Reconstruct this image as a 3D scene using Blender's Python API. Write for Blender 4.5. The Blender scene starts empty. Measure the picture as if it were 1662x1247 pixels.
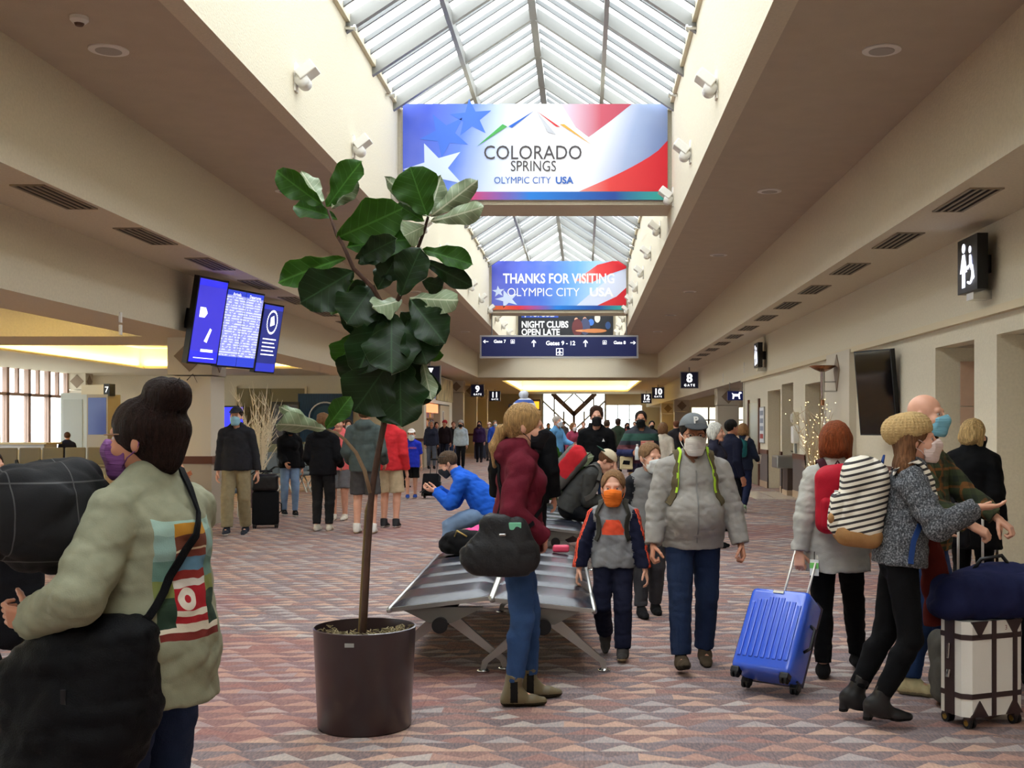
import bpy, math, random
import numpy as np
from mathutils import Vector, Matrix, Euler

# ------------------------------------------------------------------ camera, world, exposure
scene = bpy.context.scene
COL = scene.collection
FPX, CX, CY, CAMH = 1900.0, 947.0, 690.0, 1.6      # focal length and vanishing point in photo pixels, eye height
cam_data = bpy.data.cameras.new('camera')
cam = bpy.data.objects.new('camera', cam_data)
COL.objects.link(cam)
cam.location = (0, 0, CAMH)
cam.rotation_euler = (math.pi / 2, 0, 0)
cam_data.sensor_width = 36.0
cam_data.lens = 36.0 * FPX / 1662.0
cam_data.shift_x = -(CX - 831.0) / 1662.0
cam_data.shift_y = (CY - 623.5) / 1662.0
cam_data.clip_end = 500
scene.camera = cam

world = bpy.data.worlds.new('overcast_sky')
scene.world = world
world.use_nodes = True
_bg = world.node_tree.nodes['Background']
_bg.inputs[0].default_value = (0.93, 0.97, 1.0, 1)
_bg.inputs[1].default_value = 3.4
scene.view_settings.view_transform = 'Standard'
scene.view_settings.look = 'None'
scene.view_settings.gamma = 1
scene.view_settings.use_curve_mapping = False
scene.view_settings.exposure = 1.0
scene.cycles.max_bounces = 7
scene.cycles.diffuse_bounces = 5
scene.cycles.transparent_max_bounces = 12
scene.cycles.use_denoising = True
scene.cycles.sample_clamp_indirect = 6.0
scene.cycles.caustics_reflective = False
scene.cycles.caustics_refractive = False

sun_l = bpy.data.lights.new('hazy_sun', 'SUN')
sun_l.energy = 2.0
sun_l.angle = math.radians(12)
sun_l.color = (1.0, 0.96, 0.9)
sun = bpy.data.objects.new('hazy_sun', sun_l)
sun.rotation_euler = (math.radians(38), 0, math.radians(-70))
COL.objects.link(sun)

random.seed(7)
R = math.radians


def at(px, py, Y):
    """photo pixel at a known depth -> point"""
    return ((px - CX) * Y / FPX, Y, CAMH - (py - CY) * Y / FPX)


def gnd(px, py):
    """photo pixel of a floor contact -> floor point"""
    Y = FPX * CAMH / (py - CY)
    return ((px - CX) * Y / FPX, Y)


# ------------------------------------------------------------------ materials
_mats = {}


def srgb(r, g, b):
    f = lambda c: (c / 255 / 12.92) if c / 255 <= 0.04045 else ((c / 255 + 0.055) / 1.055) ** 2.4
    return (f(r), f(g), f(b))


def mat(name, col, rough=0.6, metal=0.0, emit=0.0, bump=0.0, bscale=60.0, var=0.0, vscale=4.0, stretch=(1, 1, 1),
        spec=0.4, sheen=0.0, coat=0.0):
    """Principled material: flat colour, optional mottling (var) and fine relief (bump)."""
    key = name
    if key in _mats:
        return _mats[key]
    m = bpy.data.materials.new(name)
    m.use_nodes = True
    nt = m.node_tree
    b = nt.nodes['Principled BSDF']
    c = (*srgb(*col), 1)
    b.inputs['Base Color'].default_value = c
    b.inputs['Roughness'].default_value = rough
    b.inputs['Metallic'].default_value = metal
    b.inputs['Specular IOR Level'].default_value = spec
    if sheen:
        b.inputs['Sheen Weight'].default_value = sheen
        b.inputs['Sheen Roughness'].default_value = 0.6
    if coat:
        b.inputs['Coat Weight'].default_value = coat
    if emit:
        b.inputs['Emission Color'].default_value = c
        b.inputs['Emission Strength'].default_value = emit
    if bump or var:
        tc = nt.nodes.new('ShaderNodeTexCoord')
        mp = nt.nodes.new('ShaderNodeMapping')
        mp.inputs['Scale'].default_value = stretch
        nt.links.new(tc.outputs['Object'], mp.inputs[0])
    if var:
        n = nt.nodes.new('ShaderNodeTexNoise')
        n.inputs['Scale'].default_value = vscale
        n.inputs['Detail'].default_value = 6
        nt.links.new(mp.outputs[0], n.inputs[0])
        rp = nt.nodes.new('ShaderNodeValToRGB')
        rp.color_ramp.elements[0].position = 0.3
        rp.color_ramp.elements[1].position = 0.7
        rp.color_ramp.elements[0].color = (*[x * (1 - var) for x in c[:3]], 1)
        rp.color_ramp.elements[1].color = (*[min(1, x * (1 + var)) for x in c[:3]], 1)
        nt.links.new(n.outputs[0], rp.inputs[0])
        nt.links.new(rp.outputs[0], b.inputs['Base Color'])
    if bump:
        n2 = nt.nodes.new('ShaderNodeTexNoise')
        n2.inputs['Scale'].default_value = bscale
        n2.inputs['Detail'].default_value = 3
        nt.links.new(mp.outputs[0], n2.inputs[0])
        bp = nt.nodes.new('ShaderNodeBump')
        bp.inputs['Strength'].default_value = bump
        bp.inputs['Distance'].default_value = 0.02
        nt.links.new(n2.outputs[0], bp.inputs['Height'])
        nt.links.new(bp.outputs[0], b.inputs['Normal'])
    _mats[key] = m
    return m


def cloth(col, var=0.12, rough=0.85, bump=0.25, bscale=220, sheen=0.0, vscale=14):
    return mat('cloth_%d_%d_%d_%d' % (*col, int(var * 100)), col, rough, bump=bump, bscale=bscale, var=var, vscale=vscale, sheen=sheen, spec=0.12)


class NT:
    """tiny helper to wire node graphs"""
    def __init__(self, name, rough=0.6):
        self.m = bpy.data.materials.new(name)
        self.m.use_nodes = True
        self.t = self.m.node_tree
        self.b = self.t.nodes['Principled BSDF']
        self.b.inputs['Roughness'].default_value = rough
        self.b.inputs['Specular IOR Level'].default_value = 0.3

    def n(self, typ, *ins, **props):
        nd = self.t.nodes.new(typ)
        for k, v in props.items():
            setattr(nd, k, v)
        for i, v in enumerate(ins):
            if v is None:
                continue
            if hasattr(v, 'is_output'):
                self.t.links.new(v, nd.inputs[i])
            else:
                nd.inputs[i].default_value = v
        return nd

    def m2(self, op, a, b=None, c=None):
        return self.n('ShaderNodeMath', a, b, c, operation=op).outputs[0]

    def coord(self, kind='Object'):
        tc = self.n('ShaderNodeTexCoord')
        return self.n('ShaderNodeSeparateXYZ', tc.outputs[kind]).outputs, tc.outputs[kind]

    def ramp(self, fac, stops, mode='LINEAR'):
        r = self.n('ShaderNodeValToRGB', fac)
        cr = r.color_ramp
        cr.interpolation = mode
        while len(cr.elements) < len(stops):
            cr.elements.new(0.5)
        for e, (p, c) in zip(cr.elements, stops):
            e.position = p
            e.color = (*srgb(*c), 1)
        return r.outputs[0]

    def mix(self, fac, a, b):
        nd = self.n('ShaderNodeMix', data_type='RGBA')
        for s, v in ((0, fac), (6, a), (7, b)):
            if hasattr(v, 'is_output'):
                self.t.links.new(v, nd.inputs[s])
            else:
                nd.inputs[s].default_value = v if s == 0 else (*srgb(*v), 1)
        return nd.outputs[2]

    def base(self, c):
        self.t.links.new(c, self.b.inputs['Base Color'])
        return self.m

    def bump(self, h, strength=0.3, dist=0.02):
        bp = self.n('ShaderNodeBump')
        bp.inputs['Strength'].default_value = strength
        bp.inputs['Distance'].default_value = dist
        self.t.links.new(h, bp.inputs['Height'])
        self.t.links.new(bp.outputs[0], self.b.inputs['Normal'])


# ------------------------------------------------------------------ object helpers
def tag(o, label=None, cat=None, group=None, kind=None):
    if label: o['label'] = label
    if cat: o['category'] = cat
    if group: o['group'] = group
    if kind: o['kind'] = kind
    return o


def empty(name, loc=(0, 0, 0), rz=0.0, label=None, cat=None, group=None, kind=None):
    o = bpy.data.objects.new(name, None)
    o.empty_display_size = 0.1
    o.location = loc
    o.rotation_euler = (0, 0, rz)
    COL.objects.link(o)
    return tag(o, label, cat, group, kind)


def mesh_obj(name, verts, faces, m, parent=None, smooth=False, midx=None):
    me = bpy.data.meshes.new(name)
    if isinstance(faces, np.ndarray):
        nv, nf, w = len(verts), len(faces), faces.shape[1]
        me.vertices.add(nv)
        me.vertices.foreach_set('co', np.asarray(verts, dtype=np.float32).ravel())
        me.loops.add(nf * w)
        me.loops.foreach_set('vertex_index', faces.astype(np.int32).ravel())
        me.polygons.add(nf)
        me.polygons.foreach_set('loop_start', np.arange(0, nf * w, w, dtype=np.int32))
        if midx is not None:
            me.polygons.foreach_set('material_index', midx.astype(np.int32))
        if smooth:
            me.polygons.foreach_set('use_smooth', np.ones(nf, dtype=bool))
        me.update(calc_edges=True)
        me.validate()
    else:
        me.from_pydata([tuple(v) for v in verts], [], faces)
        if midx is not None:
            for p, i in zip(me.polygons, midx): p.material_index = i
        if smooth:
            for p in me.polygons: p.use_smooth = True
        me.update()
    for mm in (m if isinstance(m, (list, tuple)) else [m]):
        me.materials.append(mm)
    o = bpy.data.objects.new(name, me)
    COL.objects.link(o)
    if parent: o.parent = parent
    return o


class MB:
    """collects simple shapes into ONE mesh"""
    def __init__(self):
        self.v, self.f, self.mi, self.sm = [], [], [], []
        self.cur = 0

    def add(self, vs, fs):
        o = len(self.v)
        self.v += [tuple(v) for v in vs]
        self.f += [tuple(i + o for i in f) for f in fs]
        self.mi += [self.cur] * len(fs)
        return self

    def box(self, lo, hi, M=None):
        x0, y0, z0 = lo
        x1, y1, z1 = hi
        vs = [(x0, y0, z0), (x1, y0, z0), (x1, y1, z0), (x0, y1, z0), (x0, y0, z1), (x1, y0, z1), (x1, y1, z1), (x0, y1, z1)]
        if M is not None: vs = [M @ Vector(v) for v in vs]
        return self.add(vs, [(0, 3, 2, 1), (4, 5, 6, 7), (0, 1, 5, 4), (1, 2, 6, 5), (2, 3, 7, 6), (3, 0, 4, 7)])

    def rbox(self, lo, hi, r=0.02, M=None):
        """box with bevelled vertical and horizontal edges (chamfer)"""
        import bmesh
        bm = bmesh.new()
        bmesh.ops.create_cube(bm, size=1)
        c = [(a + b) / 2 for a, b in zip(lo, hi)]
        for v in bm.verts:
            v.co = Vector([c[i] + v.co[i] * (hi[i] - lo[i]) for i in range(3)])
        bmesh.ops.bevel(bm, geom=bm.edges[:], offset=r, segments=3, profile=0.5, affect='EDGES')
        bm.verts.index_update()
        vs = [(M @ v.co if M is not None else v.co.copy()) for v in bm.verts]
        fs = [[v.index for v in f.verts] for f in bm.faces]
        bm.free()
        return self.add(vs, fs)

    def tube(self, pts, rad, n=8, caps=True):
        pts = [Vector(p) for p in pts]
        rad = rad if isinstance(rad, (list, tuple)) else [rad] * len(pts)
        vs, fs = [], []
        up = None
        for i, p in enumerate(pts):
            d = (pts[min(i + 1, len(pts) - 1)] - pts[max(i - 1, 0)])
            d = d.normalized() if d.length > 1e-9 else Vector((0, 0, 1))
            if up is None:
                up = d.orthogonal().normalized()
            up = (up - d * up.dot(d))
            up = up.normalized() if up.length > 1e-6 else d.orthogonal().normalized()
            s = d.cross(up)
            for k in range(n):
                a = 2 * math.pi * k / n
                vs.append(p + (up * math.cos(a) + s * math.sin(a)) * rad[i])
        for i in range(len(pts) - 1):
            for k in range(n):
                a, b = i * n + k, i * n + (k + 1) % n
                fs.append((a, b, b + n, a + n))
        if caps:
            fs.append(tuple(range(n - 1, -1, -1)))
            fs.append(tuple(range((len(pts) - 1) * n, len(pts) * n)))
        return self.add(vs, fs)

    def lathe(self, prof, n=24, c=(0, 0, 0), M=None):
        """profile of (r,z) turned round z"""
        vs, fs = [], []
        for r, z in prof:
            for k in range(n):
                a = 2 * math.pi * k / n
                v = Vector((c[0] + r * math.cos(a), c[1] + r * math.sin(a), c[2] + z))
                vs.append(M @ v if M is not None else v)
        for i in range(len(prof) - 1):
            for k in range(n):
                a, b = i * n + k, i * n + (k + 1) % n
                fs.append((a, b, b + n, a + n))
        fs.append(tuple(range(n - 1, -1, -1)))
        fs.append(tuple(range((len(prof) - 1) * n, len(prof) * n)))
        return self.add(vs, fs)

    def prism(self, poly, d0, d1, axes='xz', M=None):
        """polygon given in two axes, extruded along the third from d0 to d1"""
        def P(a, b, d):
            v = {'xz': (a, d, b), 'xy': (a, b, d), 'yz': (d, a, b)}[axes]
            return M @ Vector(v) if M is not None else v
        n = len(poly)
        vs = [P(a, b, d0) for a, b in poly] + [P(a, b, d1) for a, b in poly]
        fs = [tuple(range(n)), tuple(range(2 * n - 1, n - 1, -1))]
        fs += [(i, i + n, (i + 1) % n + n, (i + 1) % n) for i in range(n)]
        return self.add(vs, fs)

    def build(self, name, m, parent=None, smooth=False):
        return mesh_obj(name, self.v, self.f, m, parent, smooth, self.mi if isinstance(m, (list, tuple)) else None)


def box(name, lo, hi, m, parent=None, **kw):
    o = MB().box(lo, hi).build(name, m, parent)
    return tag(o, **kw)


def smooth_by_angle(o, ang=40):
    me = o.data
    me.polygons.foreach_set('use_smooth', np.ones(len(me.polygons), dtype=bool))
    try:
        me.set_sharp_from_angle(angle=R(ang))
    except Exception:
        pass
    return o


_textcache = {}


def text(name, s, loc, size, m, parent=None, align='CENTER', bold=0.0, rot=(math.pi / 2, 0, 0), xs=1.0, ext=0.0, track=1.0):
    """flat lettering as a mesh, standing in the xz plane facing -y by default"""
    cu = bpy.data.curves.new(name, 'FONT')
    cu.body = s
    cu.size = size
    cu.align_x = align
    cu.align_y = 'CENTER'
    cu.offset = bold * size
    cu.extrude = ext
    cu.space_character = track
    cu.resolution_u = 3
    tmp = bpy.data.objects.new('tmp', cu)
    COL.objects.link(tmp)
    dg = bpy.context.evaluated_depsgraph_get()
    me = bpy.data.meshes.new_from_object(tmp.evaluated_get(dg))
    bpy.data.objects.remove(tmp)
    bpy.data.curves.remove(cu)
    me.materials.clear()
    me.materials.append(m)
    o = bpy.data.objects.new(name, me)
    o.location = loc
    o.rotation_euler = rot
    o.scale = (xs, 1, 1)
    COL.objects.link(o)
    if parent: o.parent = parent
    return o


def copy_tree(o, parent=None):
    c = o.copy()
    COL.objects.link(c)
    if parent: c.parent = parent
    for ch in o.children:
        copy_tree(ch, c)
    return c
# ------------------------------------------------------------------ surface materials
WALL = mat('cream_wall_covering', (215, 206, 183), 0.75, bump=0.25, bscale=45, var=0.05, vscale=30)
CEIL = mat('beige_ceiling_plaster', (190, 178, 158), 0.85, bump=0.15, bscale=60, var=0.04, vscale=3)
TRIMC = mat('pale_trim_paint', (214, 200, 168), 0.6)
PILAS = mat('pale_column_paint', (205, 196, 178), 0.6, bump=0.08, bscale=80)
ALCOVE = mat('tan_alcove_paint', (190, 170, 130), 0.7)
BROWN = mat('brown_wood_rail', (94, 52, 36), 0.45)
WAINS = mat('dark_grey_wainscot', (98, 88, 86), 0.5)
DIAMOND = mat('taupe_diamond_tile', (140, 122, 104), 0.6)
FRAME = mat('grey_aluminium', (138, 138, 134), 0.45, metal=0.2)
FRAMED = mat('dark_mullion_paint', (106, 96, 90), 0.5)
CHROME = mat('polished_metal', (200, 200, 198), 0.22, metal=1.0)
BLACKP = mat('black_plastic', (18, 18, 20), 0.4)
WHITEP = mat('white_plastic', (232, 230, 224), 0.45)
NAVY = mat('navy_sign_face', (22, 30, 74), 0.4, emit=0.25)
LETTER = mat('white_lit_lettering', (245, 246, 250), 0.5, emit=0.9)
LETTERD = mat('white_print', (240, 240, 240), 0.5)


def carpet():
    t = NT('woven_airport_carpet', 0.95)
    (x, y, z), co = t.coord()
    h, w = 0.155, 0.25
    v = t.m2('DIVIDE', y, h)
    row = t.m2('FLOOR', v)
    f = t.m2('FRACT', v)
    u = t.m2('ADD', t.m2('DIVIDE', x, w), t.m2('MULTIPLY', row, 0.37))
    # two triangle scales, the big ones over the small
    def tri(us, off, seed):
        uu = t.m2('ADD', t.m2('MULTIPLY', u, us), off)
        cell = t.m2('FLOOR', uu)
        g = t.m2('ABSOLUTE', t.m2('SUBTRACT', t.m2('MULTIPLY', t.m2('FRACT', uu), 2.0), 1.0))
        inside = t.m2('LESS_THAN', g, t.m2('SUBTRACT', 1.0, t.m2('MULTIPLY', f, 1.25)))
        cv = t.n('ShaderNodeCombineXYZ', cell, row, seed)
        r = t.n('ShaderNodeTexWhiteNoise', cv.outputs[0], noise_dimensions='3D').outputs[0]
        cv2 = t.n('ShaderNodeCombineXYZ', t.m2('FLOOR', t.m2('ADD', uu, 0.5)), row, seed + 5.3)
        r2 = t.n('ShaderNodeTexWhiteNoise', cv2.outputs[0], noise_dimensions='3D').outputs[0]
        return inside, r, r2
    pal_in = [(0.0, (204, 166, 142)), (0.26, (180, 138, 120)), (0.42, (176, 168, 164)), (0.60, (136, 126, 128)), (0.74, (152, 108, 98)), (0.88, (194, 184, 174))]
    pal_out = [(0.0, (112, 98, 100)), (0.35, (126, 104, 100)), (0.6, (118, 108, 112)), (0.8, (138, 104, 96)), (0.93, (102, 90, 94))]
    i1, r1, q1 = tri(1.0, 0.0, 1.0)
    i2, r2, q2 = tri(0.5, 0.31, 2.0)
    c = t.mix(i1, t.ramp(q1, pal_out, 'CONSTANT'), t.ramp(r1, pal_in, 'CONSTANT'))
    use2 = t.m2('MULTIPLY', i2, t.m2('GREATER_THAN', r2, 0.58))
    c = t.mix(use2, c, t.ramp(q2, pal_in, 'CONSTANT'))
    # woven streaks, broad colour zones
    mp = t.n('ShaderNodeMapping', co)
    mp.inputs['Scale'].default_value = (90, 22, 1)
    mp.inputs['Rotation'].default_value = (0, 0, 0.3)
    st = t.n('ShaderNodeTexNoise', mp.outputs[0])
    st.inputs['Scale'].default_value = 1.0
    st.inputs['Detail'].default_value = 4
    s2 = t.ramp(st.outputs[0], [(0.33, (96, 84, 86)), (0.5, (132, 116, 114)), (0.68, (182, 144, 128))])
    c = t.mix(0.40, c, s2)
    zn = t.n('ShaderNodeTexVoronoi', t.n('ShaderNodeMapping', co).outputs[0])
    zn.inputs['Scale'].default_value = 0.42
    zr = t.ramp(t.n('ShaderNodeSeparateColor', zn.outputs['Color']).outputs[0], [(0.0, (140, 76, 74)), (0.13, (128, 100, 96))], 'CONSTANT')
    zf = t.m2('MULTIPLY', t.m2('LESS_THAN', t.n('ShaderNodeSeparateColor', zn.outputs['Color']).outputs[0], 0.13), 0.30)
    c = t.mix(zf, c, zr)
    # carpet tile joints
    def joint(a, s):
        return t.m2('LESS_THAN', t.m2('FRACT', t.m2('DIVIDE', a, s)), 0.006)
    jn = t.m2('MULTIPLY', t.m2('MAXIMUM', joint(x, 0.92), joint(y, 0.92)), 0.25)
    c = t.mix(jn, c, (70, 56, 56))
    nz = t.n('ShaderNodeTexNoise', co)
    nz.inputs['Scale'].default_value = 300
    t.bump(nz.outputs[0], 0.35, 0.006)
    return t.base(c)


CARPET = carpet()
S = dict(kind='structure')
YB, YE, YEND = -14.0, 55.8, 86.0
XL, XR, BL, BR, WL, WR = -3.2, 1.52, -5.03, 3.55, -5.97, 4.6
HC, HB, HS, ZE, ZR = 5.0, 3.87, 3.0, 7.05, 8.6

box('floor', (-19.3, YB - 1, -0.2), (16.6, YEND + 1, 0.0), CARPET, **S)
CONC = mat('pale_concrete_apron', (190, 190, 186), 0.9, var=0.06, vscale=0.5)
box('ground', (-160, -90, -0.62), (160, 240, -0.5), CONC, **S)

# long ceilings either side of the skylight well, dropped beams, headers
box('ceiling', (BL, YB, HC), (XL - 0.2, YE, HC + 0.25), CEIL, **S)
box('ceiling_right', (XR + 0.2, YB, HC), (BR, YE, HC + 0.25), CEIL, **S)
box('soffit_left', (WL, YB, HB), (BL, YEND, HC + 0.25), WALL, **S)
box('soffit_right', (BR, YB, HB), (WR, YEND, HC + 0.25), WALL, **S)
box('header_left', (WL - 1.0, YB, HS), (WL, 44.6, HC + 0.25), WALL, **S)
box('header_right', (WR, YB, 2.9), (WR + 1.0, YEND, HC + 0.25), WALL, **S)
# the well
box('wall_well_left', (XL - 0.2, YB, HC - 0.002), (XL, YE, ZE + 0.1), WALL, **S)
box('wall_well_right', (XR, YB, HC - 0.002), (XR + 0.2, YE, ZE + 0.1), WALL, **S)
for yb in (0.7, 20.2, 39.7):
    box('crossbeam', (XL, yb, 5.4), (XR, yb + 1.1, ZE), WALL, **S)
box('wall_well_end', (XL, YE - 0.3, HC), (XR, YE, ZR + 0.3), WALL, **S)
box('wall_well_start', (XL, YB, HC), (XR, YB + 0.3, ZR + 0.3), WALL, **S)
box('wall_back', (-19.3, YB - 0.3, 0), (24, YB, HC + 0.25), WALL, **S)
box('crossbeam_end', (BL, YE, HB), (BR, YE + 1.4, HC + 0.25), WALL, **S)

# ---- skylight
def panel_mat():
    m = bpy.data.materials.new('translucent_glazing_panel')
    m.use_nodes = True
    nt = m.node_tree
    nt.nodes.remove(nt.nodes['Principled BSDF'])
    out = nt.nodes['Material Output']
    a = nt.nodes.new('ShaderNodeBsdfTranslucent')
    a.inputs[0].default_value = (0.80, 0.83, 0.85, 1)
    d = nt.nodes.new('ShaderNodeBsdfDiffuse')
    d.inputs[0].default_value = (0.8, 0.8, 0.8, 1)
    mx = nt.nodes.new('ShaderNodeMixShader')
    mx.inputs[0].default_value = 0.12
    nt.links.new(a.outputs[0], mx.inputs[1])
    nt.links.new(d.outputs[0], mx.inputs[2])
    nt.links.new(mx.outputs[0], out.inputs[0])
    return m


PANEL = panel_mat()
sky = empty('skylight', ((XL + XR) / 2, 0, ZE), kind='structure')
XM = (XL + XR) / 2
HW = (XR - XL) / 2
RISE = ZR - ZE


def slope_pt(side, f, y, dz=0.0):
    """f 0 at the eave, 1 at the ridge (skylight-local)"""
    return (side * HW * (1 - f), y, RISE * f + dz)


def pane_mesh(side, f0, f1, ln):
    vs = [slope_pt(side, f0, 0, 0.06), slope_pt(side, f1, 0, 0.06), slope_pt(side, f1, ln, 0.06), slope_pt(side, f0, ln, 0.06)]
    me = bpy.data.meshes.new('pane')
    me.from_pydata(vs, [], [(0, 1, 2, 3)])
    me.materials.append(PANEL)
    return me


BAY = 1.96
ST = BAY / 4
pm = {(s, h): pane_mesh(s, h * 0.5, h * 0.5 + 0.5, ST) for s in (-1, 1) for h in (0, 1)}
pb = {s: pane_mesh(s, 0, 1, BAY) for s in (-1, 1)}
rib_m = {}
for s in (-1, 1):
    b = MB()
    a0, a1 = Vector(slope_pt(s, 0, 0)), Vector(slope_pt(s, 1, 0))
    for (w, d0, d1) in ((0.026, -0.02, 0.055),):
        b.add([a0 + Vector((0, -w, d0)), a0 + Vector((0, w, d0)), a1 + Vector((0, w, d0)), a1 + Vector((0, -w, d0)),
               a0 + Vector((0, -w, d1)), a0 + Vector((0, w, d1)), a1 + Vector((0, w, d1)), a1 + Vector((0, -w, d1))],
              [(0, 1, 2, 3), (4, 5, 6, 7), (0, 1, 5, 4), (1, 2, 6, 5), (2, 3, 7, 6), (3, 0, 4, 7)])
    o = b.build('glazing_bar', mat('grey_glazing_bar', (128, 130, 130), 0.5), sky)
    rib_m[s] = o.data
    bpy.data.objects.remove(o)
raf_m = {}
for s in (-1, 1):
    b = MB()
    a0, a1 = Vector(slope_pt(s, 0, 0)), Vector(slope_pt(s, 1, 0))
    w, d0, d1 = 0.05, -0.16, 0.05
    b.add([a0 + Vector((0, -w, d0)), a0 + Vector((0, w, d0)), a1 + Vector((0, w, d0)), a1 + Vector((0, -w, d0)),
           a0 + Vector((0, -w, d1)), a0 + Vector((0, w, d1)), a1 + Vector((0, w, d1)), a1 + Vector((0, -w, d1))],
          [(0, 1, 2, 3), (4, 5, 6, 7), (0, 1, 5, 4), (1, 2, 6, 5), (2, 3, 7, 6), (3, 0, 4, 7)])
    o = b.build('rafter', FRAME, sky)
    raf_m[s] = o.data
    bpy.data.objects.remove(o)


def child(name, me, loc, parent):
    o = bpy.data.objects.new(name, me)
    o.location = loc
    o.parent = parent
    COL.objects.link(o)
    return o


y = -13.6
y0sky = 13.84
nb = 0
yy = y0sky
while yy > YB + 0.3:
    yy -= BAY
ystart = yy
yy = ystart
while yy < YE:
    for s in (-1, 1):
        if yy >= 13 and yy < 40.5:
            for k in range(4):
                for h in (0, 1):
                    child('pane', pm[(s, h)], (0, yy + k * ST, 0), sky)
                if k: child('glazing_bar', rib_m[s], (0, yy + k * ST, 0), sky)
        else:
            child('pane', pb[s], (0, yy, 0), sky)
        child('rafter', raf_m[s], (0, yy, 0), sky)
    yy += BAY
for f, hw in ((0.5, 0.035), (1.0, 0.06)):
    for s in ((-1, 1) if f < 1 else (1,)):
        p = slope_pt(s, f, 0)
        box('purlin' if f < 1 else 'ridge_beam', (p[0] - hw, YB, p[2] - 0.18), (p[0] + hw, YE, p[2] + 0.03), FRAME, sky)
for s in (-1, 1):
    box('eave_curb', (s * HW - 0.06, YB, -0.03), (s * HW + 0.06, YE, 0.09), WALL, sky)

# ---- left gate area: coffered ceiling, soffits, window wall, back wall
box('crossbeam_gate', (-19.3, 18.5, HS), (WL - 1.0, 20.6, 5.2), WALL, **S)
box('ceiling_gate', (-19.3, YB, 4.18), (WL - 1.0, 46, 4.4), WALL, **S)
box('soffit_window', (-19.3, 20.6, 3.5), (-15.0, 46, 4.2), WALL, **S)
box('soffit_window_near', (-19.3, YB, 3.5), (-15.0, 18.5, 4.2), WALL, **S)
box('soffit_gate_back', (-15.0, 39.6, 3.5), (WL - 1.0, 46, 4.2), WALL, **S)
box('wall_gate_back', (-19.3, 45.0, 0), (-7.0, 45.3, 3.6), WALL, **S)


def area(name, loc, sx, sy, energy, col, rot=(0, 0, 0)):
    l = bpy.data.lights.new(name, 'AREA')
    l.shape = 'RECTANGLE'
    l.size, l.size_y = sx, sy
    l.energy = energy
    l.color = col
    o = bpy.data.objects.new(name, l)
    o.location = loc
    o.rotation_euler = rot
    COL.objects.link(o)
    return o


YEL = (1.0, 0.80, 0.30)
UP = (math.pi, 0, 0)
# cove lamps stand on ledges round the coffers and shine up
def cove(x0, x1, y0, y1, z, e):
    led = mat('cove_ledge_paint', (214, 200, 168), 0.6)
    L = 0.22
    for (a, b) in (((x0, y0, z - 0.05), (x1, y0 + L, z)), ((x0, y1 - L, z - 0.05), (x1, y1, z)),
                   ((x0, y0 + L, z - 0.05), (x0 + L, y1 - L, z)), ((x1 - L, y0 + L, z - 0.05), (x1, y1 - L, z))):
        box('cove_ledge', a, b, led, **S)
    for (cx, cy, sx, sy) in (((x0 + x1) / 2, y1 - 0.12, x1 - x0 - 0.4, 0.08), (x0 + 0.12, (y0 + y1) / 2, 0.08, y1 - y0 - 0.4),
                             (x1 - 0.12, (y0 + y1) / 2, 0.08, y1 - y0 - 0.4), ((x0 + x1) / 2, y0 + 0.12, x1 - x0 - 0.4, 0.08)):
        area('cove_lamp', (cx, cy, z + 0.03), sx, sy, e * max(sx, sy), YEL, UP)


cove(-15.0, WL - 1.0, 20.6, 39.6, 3.55, 9)
cove(-15.0, WL - 1.0, 2.0, 18.5, 3.55, 9)
# window wall of the gate: mullions with panes, transom row above
def glass():
    m = bpy.data.materials.new('window_glass')
    m.use_nodes = True
    nt = m.node_tree
    nt.nodes.remove(nt.nodes['Principled BSDF'])
    tr = nt.nodes.new('ShaderNodeBsdfTransparent')
    tr.inputs[0].default_value = (0.93, 0.96, 0.95, 1)
    gl = nt.nodes.new('ShaderNodeBsdfGlossy')
    gl.inputs['Roughness'].default_value = 0.02
    mx = nt.nodes.new('ShaderNodeMixShader')
    mx.inputs[0].default_value = 0.06
    nt.links.new(tr.outputs[0], mx.inputs[1])
    nt.links.new(gl.outputs[0], mx.inputs[2])
    nt.links.new(mx.outputs[0], nt.nodes['Material Output'].inputs[0])
    return m


GLASS = glass()
XW = -19.0
win = empty('window_1', (XW, 30, 0), kind='structure')
box('wall_left', (XW - 0.3, YB, 0), (XW, 45, 0.75), WALL, **S)
box('wall_left_pier', (XW - 0.3, 44.0, 0.75), (XW, 45, 3.5), WALL, **S)
y = YB
cols = []
while y < 44:
    cols.append(y)
    y += 1.5
for i, y in enumerate(cols):
    box('mullion', (-0.08, y - 30 - 0.09, 0.75), (0.08, y - 30 + 0.09, 3.5), mat('pinkish_mullion', (168, 140, 128), 0.5), win)
    if i < len(cols) - 1:
        box('pane', (-0.01, y - 30 + 0.09, 0.80), (0.01, y - 30 + 1.41, 2.58), GLASS, win)
        box('mullion', (-0.06, y - 30 + 0.69, 2.64), (0.06, y - 30 + 0.81, 3.5), mat('pinkish_mullion', (168, 140, 128), 0.5), win)
        for q in (0.09, 0.81):
            box('pane', (-0.01, y - 30 + q, 2.70), (0.01, y - 30 + q + 0.60, 3.45), GLASS, win)
box('transom', (-0.08, YB - 30, 2.58), (0.08, 14, 2.68), mat('pinkish_mullion', (168, 140, 128), 0.5), win)
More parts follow.
